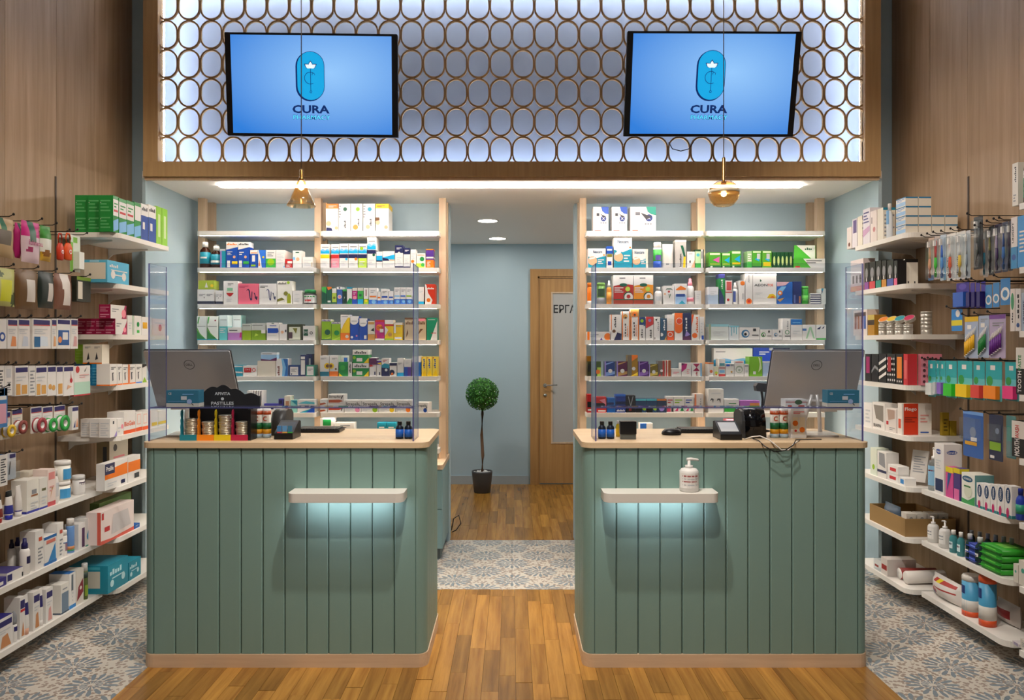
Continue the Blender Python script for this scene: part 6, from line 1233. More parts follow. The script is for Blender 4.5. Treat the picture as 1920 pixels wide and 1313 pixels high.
side(-1, 'near', 7, [(-10, 24, 1168, 'violet topped plaster carton at left edge', 'W', han(), {'tc': '#2d2a7a', 'd': .08}), (26, 36.5, 1148, 'white roll on bottle with grey ball cap', 'W', [R(.2, .35, .9, .5, '#2d2a6a')], {'k': 'ball', 'cap': 'GR'}), (37, 47, 1122, 'white carton with navy and red label', 'W', [R(.1, .72, .95, .92, '#2d2a6a'), R(.1, .64, .95, .7, 'R'), P('#c98a5a', .3, .05, .9, .05, .6, .4)]), (48, 60, 1117, 'white tube with navy label, larger', 'W', [B(.6, .75, '#2d2a6a')], tb('#d8a58a', 0)), (62, 75, 1112, 'white carton with foot picture', 'W', han()), (76, 85, 1104, 'white tube with navy label, smaller', 'W', [B(.6, .75, '#2d2a6a')], tb('W', 0)), (86, 99, 1106, 'slim white carton with pink foot picture', 'W', han('#d8a09a')), (114, 129, 1098, 'white carton with blue grey panel', '#dedbd5', [R(.1, .05, .95, .7, '#6f8296'), B(0, .05, '#3a4a60'), L(.2, .8, .8, .9, 'GR', 1)], {'d': .075}), (130, 142, 1077, 'white carton, blue top and foot', 'W', [B(0, .1, '#2a86d0'), R(.3, .5, .6, .95, '#5f6a75'), L(.4, .2, .6, .5, 'LGR', 3)], {'tc': '#2a6ab0', 'd': .1}), (142.5, 157, 1071, 'white and dark red carton', '#d9d2c8', [P('#8a2a33', .1, .1, .95, .3, .9, .7, .3, .5), E(.6, .45, .14, 'CR')]), (158.5, 170, 1058, 'green insect spray can with white cap', '#5d6a3a', [B(.6, .76, '#3a4a44'), R(.2, .1, .6, .4, '#8fae3a')], {'k': 'can'})])
# hanging packs, left
LP = 'hanging on left wall'
B_ = lambda **k: dict(k='bag', d=.045, **k)
hang(-1, LP, [(-12, 34, 408, 482, 'kraft paper herb pouch with window', '#b59a6f', [R(.3, .3, .8, .68, '#5c5140'), R(.35, .68, .6, .98, '#2c6a3f')], B_(n='pouch')), (37, 47, 418, 484, 'magenta pouch edge behind another pouch', MATS.get('x', 'MG'), [R(.4, .4, 1, 1, '#1f4a33')], B_(xo=.05, nopeg=1)), (49, 82, 416, 493, 'white and magenta herb pouch', '#d9c2cc', [R(0, .62, 1, 1, 'MG'), R(.3, .5, .66, 1, '#215a42'), E(.3, .3, .14, '#9c1f5c', .08), T(.14, .42, .92, .54, '#a02a66', 'Echinacea')], B_()), (84, 103, 424, 490, 'green white and yellow sweets pouch', '#dfe2da', [R(0, .62, 1, 1, '#3f8a35'), R(0, 0, 1, .22, '#c9a02a'), E(.4, .2, .3, '#8a5a1f', .1)], B_()),
 (112, 125, 436, 488, 'red teether toy', '#c8391f', [], dict(k='toy', d=.03)), (125.5, 141, 436, 488, 'orange teether toy', '#e0561f', [], dict(k='toy', d=.03)), (142, 161, 442, 510, 'green and white bottle on blister card', '#dfe6da', [R(0, 0, .3, .8, '#7fc04a'), R(.3, .8, .7, .95, '#7fc04a')], dict(k='card', d=.03, bc='#e8ebe6', bl=(.35, .08, .85, .55), bt='#1f9a45', bn='bottle'))])
hang(-1, LP, [(-14, 36, 502, 574, 'yellow green patterned tea pouch', '#b9bd6c', [R(.35, .15, .8, .7, '#d2d61f'), E(.15, .3, .16, '#5c6a2a', .2), E(.3, .85, .2, '#4a5a2a', .08), E(.9, .2, .1, '#4a5a2a', .2)], B_()), (38, 78, 506, 580, 'brown coffee pouch with white label', '#6a4c26', [R(.35, .2, .8, .72, '#cfc9c2')], B_()), (80, 108, 510, 578, 'dark green pouch with white label', '#1d2a26', [R(.4, .2, .75, .7, '#cfc9c2')], B_()), (110, 142, 514, 581, 'brown and white nut pouch', '#7a5140', [R(.3, .55, .75, 1, '#d9d2cc'), R(.35, .12, .8, .6, '#d9d2cc')], B_()), (144, 170, 520, 566, 'black and lime boxed soap on hook', '#2b2f26', [R(.08, .1, .4, .8, 'CR'), R(0, .86, 1, 1, '#7a9a2a')], dict(d=.045, n='hanging_carton'))])
pl = lambda c='#c98a5a', t='#2a2468': [R(.05, .8, .95, .96, t), R(.05, .77, .95, .8, '#c24a4a'), P(c, .3, .08, .85, .08, .8, .4, .45, .42), L(.1, .5, .8, .7, 'LGR', 3)]
CD = lambda **k: dict(k='card', d=.014, bl=None, **k)
def cards(x_list, yt, yb, desc_art, dz=0):
    return [(a, b_, yt + i * .0, yb, d, 'W', art, dict(d=.02, n='plaster_packet', cat='packet')) for i, (a, b_, d, art) in enumerate(x_list)]
hang(-1, LP, cards([(-8, 12, 'white packet with blue ring, top plaster row', [E(.6, .4, .3, '#2a4f9c'), E(.6, .4, .16, 'W')]), (14, 33, 'white packet with orange foot picture', pl('#e0905a')), (34, 56, 'white packet with pale hand picture', pl('#c9d2e0')), (61, 95, 'wide white dressing packet with blue square', pl('#d6e2ee') + [R(.08, .06, .4, .4, '#2a6a9c')]), (97, 106, 'slim white packet with finger picture', pl('#e0a878')), (107, 132, 'white packet with blue plaster picture', [R(.05, .82, .95, .96, '#2a2468'), R(.08, .12, .9, .62, '#2a5a9c'), R(.4, .3, .8, .55, 'W'), E(.2, .3, .14, '#e0905a')]), (133, 146, 'curved white packet at the row end', pl('#d0a0a0'))], 598, 654, 0))
band = [R(.05, .78, .95, .94, '#2a2468'), P('#d8a458', .08, .03, .4, .03, .4, .4, .08, .4), R(.5, .05, .9, .35, '#d8a458'), L(.1, .5, .8, .7, 'LGR', 2)]
hang(-1, LP, cards([(-4, 8, 'white barcode packet, leftmost plaster', [L(.2, .1, .8, .9, 'DK', 8)]), (9, 23, 'white barcode packet turned sideways', [R(.2, .6, .8, .9, 'LGR'), L(.3, .1, .8, .5, 'GR', 5)]), (28, 53, 'white packet with four tan plasters', band), (54, 66, 'grey sided packet between plaster packs', [L(.2, .1, .9, .9, 'GR', 7)]), (67, 88, 'white packet with many tan plasters', band), (89, 105, 'white packet with round tan plasters', [R(.05, .8, .95, .96, '#2a2468'), E(.3, .3, .2, '#d8a458'), E(.7, .26, .2, '#d8a458')]), (106, 118, 'white packet with square tan plaster', [R(.05, .8, .95, .96, '#2a2468'), R(.25, .06, .9, .4, '#d8a458')]), (119, 138, 'white packet with red scissors', [R(.05, .82, .95, .96, '#2a2468'), E(.75, .5, .14, '#b8303a'), P('#b8303a', .7, .55, .78, .55, .7, .8), P('#e0b090', .3, .2, .8, .3, .4, .36)]), (139, 169, 'white and aqua tweezer packet with red foot', [R(0, .05, 1, .46, '#b5dccb'), B(0, .05, '#b8303a'), E(.2, .88, .12, '#c23a3a'), P('DK', .6, .8, .8, .98, .66, .8), L(.3, .6, .9, .75, '#e0b0b0', 2)])], 686, 742, 0))
SPL = lambda c: dict(k='spool', d=.032, hc=c)
hang(-1, LP, [(-8, 14, 728, 802, 'blue and pink hanging carton at left edge', '#3a7fc0', [R(.2, .1, .9, .6, '#d8a0b5'), R(.2, .7, .9, .8, 'W')], dict(d=.02, n='hanging_carton')), (14, 33, 772, 824, 'yellow tape spool on card', 'CR', pl('#d8b04a'), SPL('#e0b81f')), (35, 55, 766, 816, 'brown red tape spool on card', 'CR', pl('#8a4a3a'), SPL('#8f3f38')), (70, 91, 763, 812, 'dark red tape spool on card', 'W', pl('#8a3a3a'), SPL('#9c2f3a')), (92, 111, 762, 812, 'green tape spool on card', 'W', pl('#3a8a4a'), SPL('#1f9a3c')), (113, 134, 760, 808, 'green tape spool on card', 'W', pl('#3a8a4a'), SPL('#1f9a3c')), (135, 147, 762, 806, 'white bandage packet at the tape row end', 'W', [R(.05, .8, .95, .96, '#2a2468'), P('#2a3f7a', .2, .1, .5, .1, .5, .4), P('#e0905a', .6, .1, .9, .1, .8, .5)], dict(d=.02, n='plaster_packet', cat='packet'))])
hang(-1, LP, [(-6, 14, 853, 912, 'white barcode pack with blue back', 'W', [L(.35, .1, .85, .9, 'DK', 10)], dict(d=.03, tc='#3a7fc0', n='hanging_carton')), (16, 40, 850, 900, 'grey thermometer blister pack', '#c9ccd2', [R(.5, .8, .95, .95, '#2a2468'), P('DK', .4, .2, .5, .2, .6, .7, .5, .7)], dict(k='card', d=.025, bl=(.1, .06, .9, .7)))])
# ------------------------------------------------------------------ right wall, rack by the alcove
sb = {'d': .066, 'na': [B(0, 1, '#e6e0d4'), R(0, .86, 1, 1, '#2f7fb0')]}
WBX = [R(0, .1, 1, .5, '#9cc3e6'), L(.1, .6, .9, .9, '#5a9ad0', 2), B(.9, 1, '#2f7fb0')]
its = []
for lay, (yt, b) in enumerate(((421, None), (404, 420.8), (386.5, 403.8), (369, 386.3))):
    for cx in range(4):
        if cx >= 2 and lay >= 2: continue
        xo_ = cx * .0705; Xc = XFAR + .012 + xo_; xa = 960 + Xc * F / 4.035; xb = 960 + Xc * F / 4.135
        o = {'d': .066, 'xo': xo_, 'na': [R(0, 0, 1, .84, '#e6e0d4'), R(0, .86, 1, 1, '#2f7fb0')]}
        if b: o['b'] = b
        its.append((xa, xb, yt, 'white blue-lined carton, %s layer' % ('lowest', 'second', 'third', 'uppermost')[lay], '#e6e0d4', WBX if cx == 0 else [], o))
side(1, 'far', 0, its, 'on right wall rack')
side(1, 'far', 0, [(1668, 1657, 381, 'white and blue bottle with tapering shape', '#dfe6ee', [R(.2, .4, .8, .8, '#7fb0dc')], {'k': 'bottle'}), (1656, 1645, 389, 'cream carton with teal top', 'CR', [], {'tc': '#1f7f9c', 'na': [L(.1, .1, .9, .85, 'GR', 6), B(.92, 1, '#1f7f9c')]}), (1644, 1632, 393, 'white and rose carton', '#e6dad4', [E(.6, .4, .2, '#c98a8a'), R(.2, .6, .3, .8, 'DK')]), (1631, 1618, 389, 'tall lilac and white carton', '#e2dde4', [L(.1, .6, .9, .95, '#5a5a8a', 4), P('#c9a0c4', 0, .2, 1, .35, 1, .5, 0, .4)], {'d': .09}), (1617, 1608, 404, 'narrow carton with navy bands', 'CR', [], {'na': [B(.85, 1, '#2a2f55'), B(.7, .76, '#2a2f55'), B(.55, .6, '#2a2f55'), R(0, .3, 1, .33, '#8a4a4a')]}), (1607, 1598, 409, 'white carton with violet print', '#dcd6dd', [R(.2, .5, .9, .95, '#6a5a8a')]), (1597, 1588, 425, 'small white and brown carton', '#ddd2cf', [E(.5, .2, .2, '#6a3a2a')])])
mk2 = lambda c: [R(0, 0, 1, .28, c), E(.5, .6, .3, '#8a8a90', .2), R(.4, .3, .6, .42, 'W')]
side(1, 'far', 1, [(1682.5, 1676, 488, 'black and pink slim cosmetic carton', 'K', mk2('#e0608a'), {'d': .05}), (1675, 1663, 486, 'black and blue cosmetic carton', 'K', mk2('#4a5fae')), (1662, 1653, 487, 'black and amber cosmetic carton', 'K', mk2('#c98a2a')), (1652, 1642, 488, 'black and teal cosmetic carton', 'K', mk2('#1f8a78')), (1641, 1630, 490, 'black and red cosmetic carton', 'K', mk2('#c93f45')), (1629, 1621, 492, 'black and violet cosmetic carton', 'K', mk2('#8a4a9c')), (1619, 1595, 484, 'pale rose cosmetic display carton', '#e3d6d6', [R(.15, .25, .3, .5, '#5a4a4a'), R(.42, .25, .57, .5, '#5a4a4a'), R(.7, .25, .85, .5, '#5a4a4a'), B(0, .16, '#e0a89a')]),
 (1697, 1691, 486, 'white cosmetic carton end on', '#e9e4da', [], {'d': .036, 'xo': .055, 'na': [B(.88, 1, 'K'), R(.4, .08, .6, .16, 'DK')]}), (1709, 1703, 486, 'white cosmetic carton end on', '#e9e4da', [], {'d': .036, 'xo': .093, 'na': [B(.88, 1, 'K'), R(.4, .08, .6, .16, 'DK')]})])
TINS = mat('#c9c5be', .36, .6)
its = []
for j in range(5): its.append((1737, 1718, 618 - 7.2 * j - 5.5, 'silver tin in the tall stack', TINS, [], dict(k='tin', cap=TINS, xo=.09, **({'b': 624.3 - 7.2 * j - .2} if j else {}))))
for i, (a, b_) in enumerate(((1703, 1687), (1686, 1671), (1670, 1656), (1655, 1641))):
    its.append((a, b_, 615.2, 'silver tin in lower row', TINS, [], dict(k='tin', cap=TINS))); its.append((a, b_, 607.2, 'silver tin in upper row', TINS, [], dict(k='tin', cap=TINS, b=615.0)))
side(1, 'far', 2, its + [(1639.5, 1627, 590, 'ochre and black tester carton', '#b5852a', [R(0, .5, 1, .75, '#3a2a1f'), R(0, .75, 1, 1, '#c9b45a')]), (1626, 1600, 580, 'white display of brown and blue swatch cartons', '#e6dcd8', [R(.1, .25, .25, .75, '#9c5a4a'), R(.32, .25, .47, .75, '#b5704a'), R(.55, .25, .7, .75, '#a5655a'), R(.77, .25, .92, .75, '#4a6ab0'), R(.1, .75, .92, .9, '#4a3a3a')])])
for i, (c, nm) in enumerate((('#e8862a', 'orange'), ('#d8b83a', 'yellow'), ('#2a93a0', 'teal'), ('#c22a5a', 'crimson'))):
    o = make(.056, .056, .02, TINS, [], {'k': 'tin', 'cap': c}); o.rotation_euler = (math.radians(34), 0, math.radians(-60))
    cen = Vector((2.13, (4.328, 4.236, 4.147, 4.05)[i], PZ(607.2, 4.03) + .0175)); o.location = cen - o.rotation_euler.to_matrix() @ Vector((.028, .028, 0))
    tag(o, 'silver tin with %s lid tilted on the tin row' % nm, 'tin', 'tilted tins with coloured lids')
dots = lambda c: [E(u, v, .07, c) for v in (.12, .3, .48, .66, .84) for u in ((.15, .42, .69, .93) if int(v * 100) % 36 else (.28, .55, .82))]
side(1, 'far', 3, [(1702, 1694, 664, 'red patterned cosmetic bag carton', '#c9323a', [R(.2, .2, .8, .8, '#e06a6a')], {'d': .05}), (1693, 1680, 664, 'orange polka carton with black rim', 'K', [R(.15, .2, .85, .9, '#e8862a'), E(.5, .1, .08, 'W'), E(.2, .1, .08, 'W'), E(.8, .1, .08, 'W')], {'d': .05}), (1679, 1663, 664, 'black and white dotted carton with red', 'K', dots('W') + [R(.2, .4, .6, .9, '#a52a33')], {'d': .05}), (1662, 1648, 664, 'black and white zebra stripe carton', 'K', [P('W', 0, .1, 1, .3, 1, .4, 0, .2), P('W', 0, .35, 1, .55, 1, .65, 0, .45), P('W', 0, .6, 1, .8, 1, .9, 0, .7)], {'d': .05}), (1647, 1634, 664, 'black carton with grey wave', 'K', [P('GR', 0, .3, .5, .5, 1, .4, 1, .5, .5, .6, 0, .4)], {'d': .05}), (1633, 1622, 664, 'black and pink carton', 'K', [R(.2, .3, .8, .9, '#a52a6a')], {'d': .05}),
 (1727, 1721, 664, 'pink polka dot cosmetic box', '#e38a9c', [], {'d': .11, 'xo': .06, 'na': dots('#5a2a33')})])
side(1, 'far', 4, [(1691, 1683, 757, 'white and red display box facing the shop', '#e6dfd8', [R(.2, .2, .8, .5, '#d8553a')], {'d': .16, 'xo': .0, 'n': 'display_box', 'na': [R(.06, .0, .55, 1, '#cf3a1c'), T(.1, .74, .5, .88, 'W', 'Flogo'), L(.1, .4, .5, .6, '#8a2a1a', 3), L(.62, .4, .9, .7, '#e0a09a', 3), R(.62, .06, .9, .1, '#3a5fae')]}), (1680, 1660, 768, 'white display box with red tab', '#e3dcd6', [R(.1, .3, .3, .45, '#c9323a'), L(.4, .1, .9, .25, 'GR', 2), P('#b59a8a', .3, .5, .9, .6, .9, .95, .2, .95)], {'n': 'display_box'}), (1659, 1636, 757, 'white display box with black lettering', '#e9e6e2', [T(.1, .08, .7, .2, 'K', 'BIAFIN'), P('#8a847c', .3, .4, .9, .3, .9, .9, .1, .9)], {'n': 'display_box'}), (1635, 1620, 757, 'white cream cartons beside the display box', '#ecebea', [L(.2, .2, .8, .8, 'LGR', 4)], {'d': .06}),
 (1767, 1762, 774, 'yellow carton near the wall', '#b59a2a', [], {'d': .035, 'xo': .2, 'na': [L(.2, .2, .8, .8, '#6a5a1a', 4)]}), (1783, 1778, 790, 'small yellow carton near the wall', '#b59a2a', [], {'d': .03, 'xo': .24})])
side(1, 'far', 5, [(1684, 1664, 892, 'white and red pill carton, lower', 'W', [R(.2, .3, .8, .7, '#c9323a')], {'d': .06}), (1684, 1665, 876, 'white and red pill carton, upper', 'W', [R(.2, .3, .8, .7, '#c9323a')], {'d': .06, 'b': 891.7}), (1697, 1686, 898, 'small white and blue pill carton', 'W', [R(.2, .2, .8, .8, '#3a8ad0')], {'d': .06}), (1662, 1645, 850, 'white leaflet display box with navy band', '#e6e3df', [R(0, .2, 1, .3, '#2a2f55'), P('GR', .2, .5, .9, .4, .8, .95, .2, .95)], {'n': 'display_box'}), (1644, 1632, 842, 'pale green and white carton', '#dfe8d8', [E(.5, .3, .2, 'LG')])])
lf_ = MB().box(0, 0, 0, .085, .012, .17, '#c9c4bf').art([L(.15, .3, .85, .85, 'GR', 7)], .085, .17, .012).obj('leaflet_stack', None, (2.15, 4.10, HS[5] + .02), rot=(math.radians(-14), 0, math.radians(-55)))
tag(lf_, 'leaning stack of grey leaflets on sixth shelf of right rack', 'leaflets')
tr = tag(empty('cardboard_tray', (XFAR + .012, 4.04, HS[6])), 'open brown cardboard tray of small packs on right rack', 'tray')
CB = mat('#9a7a4c', .7)
for a, b_ in (((0, 0, .0006), (.27, .005, .095)), ((0, .395, .0006), (.27, .4, .095)), ((0, .005, .0006), (.005, .395, .095)), ((.265, .005, .0006), (.27, .395, .095)), ((.005, .005, .0006), (.265, .395, .004))): MB().box(*a, *b_, CB).obj('tray_side', tr)
for i in range(4):
    o = MB().box(0, 0, 0, .05, .055, .115, '#d2cdc5').art([E(.5, .75, .2, 'GR'), L(.2, .3, .8, .5, 'GR', 2)], .05, .115, .055).obj('carton', None, (XFAR + .03 + i * .058, 4.06, HS[6] + .0046)); tag(o, 'small off white pack in the cardboard tray, %s from aisle side' % ORDW[i], 'box', 'packs in the cardboard tray')
o = g_bag(.17, .07, .12, '#4a5a6c', [E(.4, .5, .2, '#8a97a5')], {'n': 'plastic_bag'}); o.location = (XFAR + .03, 4.36, HS[6] + .006); o.rotation_euler = (0, 0, -math.pi / 2); tag(o, 'grey blue plastic bag of items in back of cardboard tray', 'bag')
ro = MB().lathe([(.001, 0), (.030, .0), (.034, .006), (.034, .204), (.030, .21), (.001, .21)], '#ded8d2', seg=18).obj('gauze_roll', None, (2.13, 4.10, HS[7] + .035), rot=(0, math.radians(88), 0)); tag(ro, 'white gauze roll lying on bottom shelf of right rack', 'roll')
ro = MB().lathe([(.001, 0), (.03, 0), (.03, .2), (.001, .2)], [ 'W', '#8f2a26', 'W'], seg=18).obj('gauze_roll', None, (2.14, 4.185, HS[7] + .031), rot=(0, math.radians(90), 0)); tag(ro, 'red and white gauze roll behind the plain white roll', 'roll')
side(1, 'far', 7, [(1650, 1638, 1052, 'clear plastic tub with gauze inside', BLISTER, [R(.2, .3, .8, .5, '#9c3a33')], {'d': .1, 'n': 'plastic_tub', 'cat': 'tub'}), (1664, 1652, 1050, 'white and red gauze carton', '#d9d2cc', [R(.1, .3, .9, .6, '#9c2a26')], {'d': .16})])
# near right rack shelves
CLB = clear('clearbottle', '#e6eef0', .06, .05, .18, '#d2dde2'); TQB = clear('tealbottle', '#5fb6bd', .06, .05, .45, '#5fb0b8'); DKB = clear('darkbottle', '#5a7a7c', .06, .05, .6, '#324a4c')
cor = [B(0, .1, '#2a7f86'), E(.5, .7, .36, '#1f3f6a', .25), T(.36, .52, .62, .88, 'W', 'COREGA', 1), E(.45, .16, .2, '#c22a6a', .16)]
its5 = [(1751, 1732, 838, 'clear antiseptic bottle with blue label and pump', CLB, [R(.1, .12, .9, .56, '#8fc0e2'), R(.1, .44, .9, .47, 'R')], {'k': 'pump', 'cap': 'W'}), (1770, 1752, 834, 'tall white carton with navy panel', '#e4e2e0', [R(.1, .06, .9, .3, '#1f2f5a'), E(.45, .84, .28, '#2a4f9c', .05), T(.2, .82, .72, .86, 'W', 'Oral-B'), L(.15, .5, .7, .7, 'LGR', 4)], {'d': .09, 'na': [E(.45, .84, .3, '#2a4f9c', .04), T(.2, .82, .7, .86, 'W', 'Oral-B')]}),
 (1787, 1773, 878, 'pink toothpaste carton with yellow top', '#c94a8c', [B(.82, 1, '#d8c41f'), P('#2a4f8a', .2, .2, .8, .8, .3, .8)], {'d': .045}), (1800, 1788, 880, 'violet toothpaste carton with yellow top', '#4a3a7a', [B(.84, 1, '#d8c41f'), R(.1, 0, .9, .35, '#d86aa0')], {'d': .045}), (1828, 1803, 892, 'green and cream denture tablet carton', '#e4e4da', [E(.45, .82, .4, '#2a5a7a', .1), T(.18, .79, .74, .85, 'W', 'COREGA'), P('#3f9a55', 0, 0, 1, 0, 1, .3, .5, .12, 0, .16), E(.5, .42, .3, '#d2d6c2'), R(.2, .55, .7, .6, '#3f7a4a')], {'d': .09, 'sc': '#6a9a9c'}),
 (1843, 1831, 908, 'small denture paste carton', 'W', cor, {'d': .04}), (1856, 1844, 910, 'small denture paste carton', 'W', cor, {'d': .04}), (1869, 1857, 911, 'small denture paste carton', 'W', cor, {'d': .04}), (1883, 1870, 912, 'small denture paste carton', 'W', cor, {'d': .04}), (1897, 1884, 913, 'small denture paste carton', 'W', cor, {'d': .04})]
side(1, 'near', 5, its5)
wht = {'k': 'pump', 'cap': 'W', 'nz': -1}
its6 = [(1750, 1731, 970, 'white hand gel pump bottle', '#d9d6d2', [R(.15, .15, .85, .55, '#efece8'), R(.25, .4, .75, .45, 'GR'), R(.25, .3, .75, .33, 'GR')], wht), (1772, 1752, 978, 'white hand gel pump bottle', '#d9d6d2', [R(.15, .15, .85, .55, '#efece8'), R(.25, .4, .75, .45, 'GR'), R(.25, .3, .75, .33, 'GR')], wht), (1788, 1774, 996, 'turquoise mouthwash bottle', TQB, [R(.25, .2, .75, .5, '#cfe4e8'), R(.3, .36, .7, .44, '#2a2f55')], {'k': 'bottle'}), (1802, 1789, 1000, 'turquoise mouthwash bottle', TQB, [R(.25, .2, .75, .5, '#cfe4e8'), R(.3, .36, .7, .44, '#6a3a55')], {'k': 'bottle'}), (1819, 1804, 1003, 'dark green mouthwash bottle', DKB, [R(.3, .3, .7, .42, 'W')], {'k': 'bottle', 'cap': 'LGR'}), (1838, 1821, 1010, 'dark green mouthwash bottle', DKB, [R(.3, .3, .7, .42, 'W')], {'k': 'bottle', 'cap': 'LGR'})]
for i in range(6): its6.append((1822 + i * 15, 1810 + i * 14.6, 996 + i * 3, 'dark mouthwash bottle in the back row', DKB, [R(.3, .2, .7, .3, 'LGR')], {'k': 'bottle', 'cap': 'GR', 'xo': .1}))
side(1, 'near', 6, its6)
def wipes(x, y, z, w_, d, base, art, label, grp):
    m = MB(); pr = rrect(0, 0, w_, .0285, .012, 'abcd', 4)
    m.prism(pr, .012, d - .012, base, axis='y', smooth_side=True)
    for (e0, e1) in ((.0, .012), (d - .012, d)): m.prism([(w_ * .02, .0135), (w_ * .98, .0135), (w_ * .98, .0155), (w_ * .02, .0155)], e0, e1, base, axis='y')
    m.face([(w_ * .25, d * .3, .0288), (w_ * .75, d * .3, .0288), (w_ * .75, d * .7, .0288), (w_ * .25, d * .7, .0288)], art[0][5])
    m.face([(w_ * .2, .0118, .006), (w_ * .7, .0118, .006), (w_ * .7, .0118, .02), (w_ * .2, .0118, .02)], art[0][5])
    o = m.obj('wipes_pack'); o.location = (x, y + random.Random(z).uniform(-.004, .004), z - .0306); o.rotation_euler = (0, 0, -math.pi / 2); tag(o, label, 'wipes', grp)
for j in range(3):
    wipes(XNEAR + .006, 3.605, HS[6] + .0312 + j * .0305, .085, .15, '#2f3f9c', [E(.5, .5, .25, '#7f9ae0')], 'blue wipes pack in the low pile, %s from bottom' % ORDW[j], 'blue wipes packs')
for j in range(4):
    wipes(XNEAR + .006, 3.50, HS[6] + .0312 + j * .0290, .15, .16, '#2f9a2a', [E(.4, .5, .2, '#7fd05a')], 'green wipes pack in the pile, %s from bottom' % ORDW[j], 'green wipes packs')
side(1, 'near', 7, [(1822, 1790, 1083, 'blue and orange disinfecting wipes canister', '#4a9ac4', [B(0, .13, '#d8552a'), B(.13, .4, '#d2cdc6'), R(.15, .55, .6, .75, '#1f3a7a')], {'k': 'canister', 'cap': '#d8d2cb'}), (1852, 1823, 1084, 'blue and orange disinfecting wipes canister', '#4a9ac4', [B(0, .13, '#d8552a'), B(.13, .4, '#d2cdc6'), R(.15, .55, .6, .75, '#1f3a7a')], {'k': 'canister', 'cap': '#d8552a'})])
o = g_bag(.24, .11, .11, '#d6d0cb', [R(.2, .75, .9, .9, '#a5322f'), R(.3, .5, .95, .58, '#a5322f'), E(.25, .35, .1, '#a5322f', .14), E(.45, .82, .08, '#d8c41f', .07), R(.15, .05, .25, .3, '#3a3f7a')], {'n': 'cotton_bag'}); o.location = (XNEAR + .006, 3.96, HS[7] + .001); o.rotation_euler = (0, 0, -math.pi / 2); tag(o, 'white and red cotton bag with tied end on bottom right shelf', 'bag')
o = g_bag(.16, .08, .10, '#c9c2bd', [R(.2, .3, .8, .7, '#8f2a2f')], {'n': 'cotton_bag'}); o.location = (XNEAR + .12, 3.60, HS[7] + .001); o.rotation_euler = (0, 0, -math.pi / 2); tag(o, 'white and red cotton bag behind the wipes canisters', 'bag')
# hanging packs, right
RP = 'on right wall'
BRH = lambda a, b_, **k: dict(k='brush', d=.02, hc=(a, b_), **k)
bt = lambda c: [T(.06, .1, .2, .5, c, 'interdens', 1)]
hang(1, RP, [(1744, 1734, 446, 526, 'pastel toothbrush pack', '#e2c9b8', [B(0, .12, '#5a7fae')], BRH('#e8b58f', '#e89a7a')), (1755, 1745, 443, 524, 'neon green toothbrush pack', '#d2c4bd', [R(0, .6, .5, .9, '#c9524a')], BRH('#d84a4a', '#3fd02a')), (1767, 1756, 440, 526, 'blue and white toothbrush pack', '#c9d6e2', [R(.6, 0, 1, .5, '#5aa5d0')], BRH('#2a6ae0', '#3a8ad8')), (1785, 1768, 438, 526, 'white toothbrush pack with red handle', '#e6e2de', bt('DK') + [R(.25, .1, .35, .8, '#d8705a')], BRH('W', '#e2451f')), (1803, 1786, 434, 524, 'white toothbrush pack with yellow handle', '#e2e0dd', bt('DK'), BRH('W', '#efc31f')), (1812, 1804, 432, 522, 'grey toothbrush pack', '#c9cdd2', [], BRH('#aab2ba', '#8f9aa5')), (1835, 1818, 406, 505, 'large black toothbrush pack hanging askew', '#232326', [], BRH('#1a1a1c', '#151517', xo=-.03)), (1845, 1836, 428, 520, 'teal and orange toothbrush pack', '#c2b5ac', [R(0, .1, .3, .4, '#d8553a')], BRH('#c9a08a', '#1f7f9c')), (1856, 1846, 424, 516, 'black toothbrush pack with olive neck', '#2c2c30', [], BRH('#8a8444', '#1c1c20')), (1870, 1857, 420, 512, 'purple toothbrush pack', '#2f2140', [], BRH('#b5a0c4', '#4a2a66')), (1882, 1871, 416, 510, 'blue toothbrush pack', '#2a3350', [], BRH('#2a55a0', '#2f6fc0')), (1891, 1883, 414, 508, 'dark plum toothbrush pack', '#2a2036', [], BRH('#4a3a5a', '#2a1f3c'))])
flo = lambda c, **k: dict(k='card', d=.025, bc=c, bl=(.1, .05, .9, .62), bn='floss_box', **k)
hang(1, RP, [(1808, 1784, 530, 578, 'indigo floss pack, foremost', '#3a2a8f', [E(.5, .84, .3, '#5a4ab0', .12)], flo('#2f62c0')), (1818, 1810, 530, 578, 'slim indigo floss pack', '#3a2f9c', [], flo('#241f6a')), (1828, 1820, 529, 578, 'slim indigo floss pack', '#3a2f9c', [], flo('#241f6a')), (1838, 1830, 528, 578, 'slim indigo floss pack', '#3a2f9c', [], flo('#241f6a')), (1852, 1840, 534, 578, 'blue card with white round floss', '#3a86c4', [E(.5, .35, .48, '#e6e6e4'), E(.5, .35, .3, '#4a93c4')], dict(k='card', d=.02, bl=None)), (1866, 1854, 530, 576, 'blue card with white round floss', '#3a86c4', [E(.5, .35, .48, '#e6e6e4'), E(.5, .35, .3, '#4a93c4')], dict(k='card', d=.02, bl=None)), (1886, 1868, 522, 572, 'larger blue card with white round floss', '#2f7fc0', [E(.5, .42, .46, '#e6e6e4'), E(.5, .42, .26, '#3f86bd')], dict(k='card', d=.02, bl=None))])
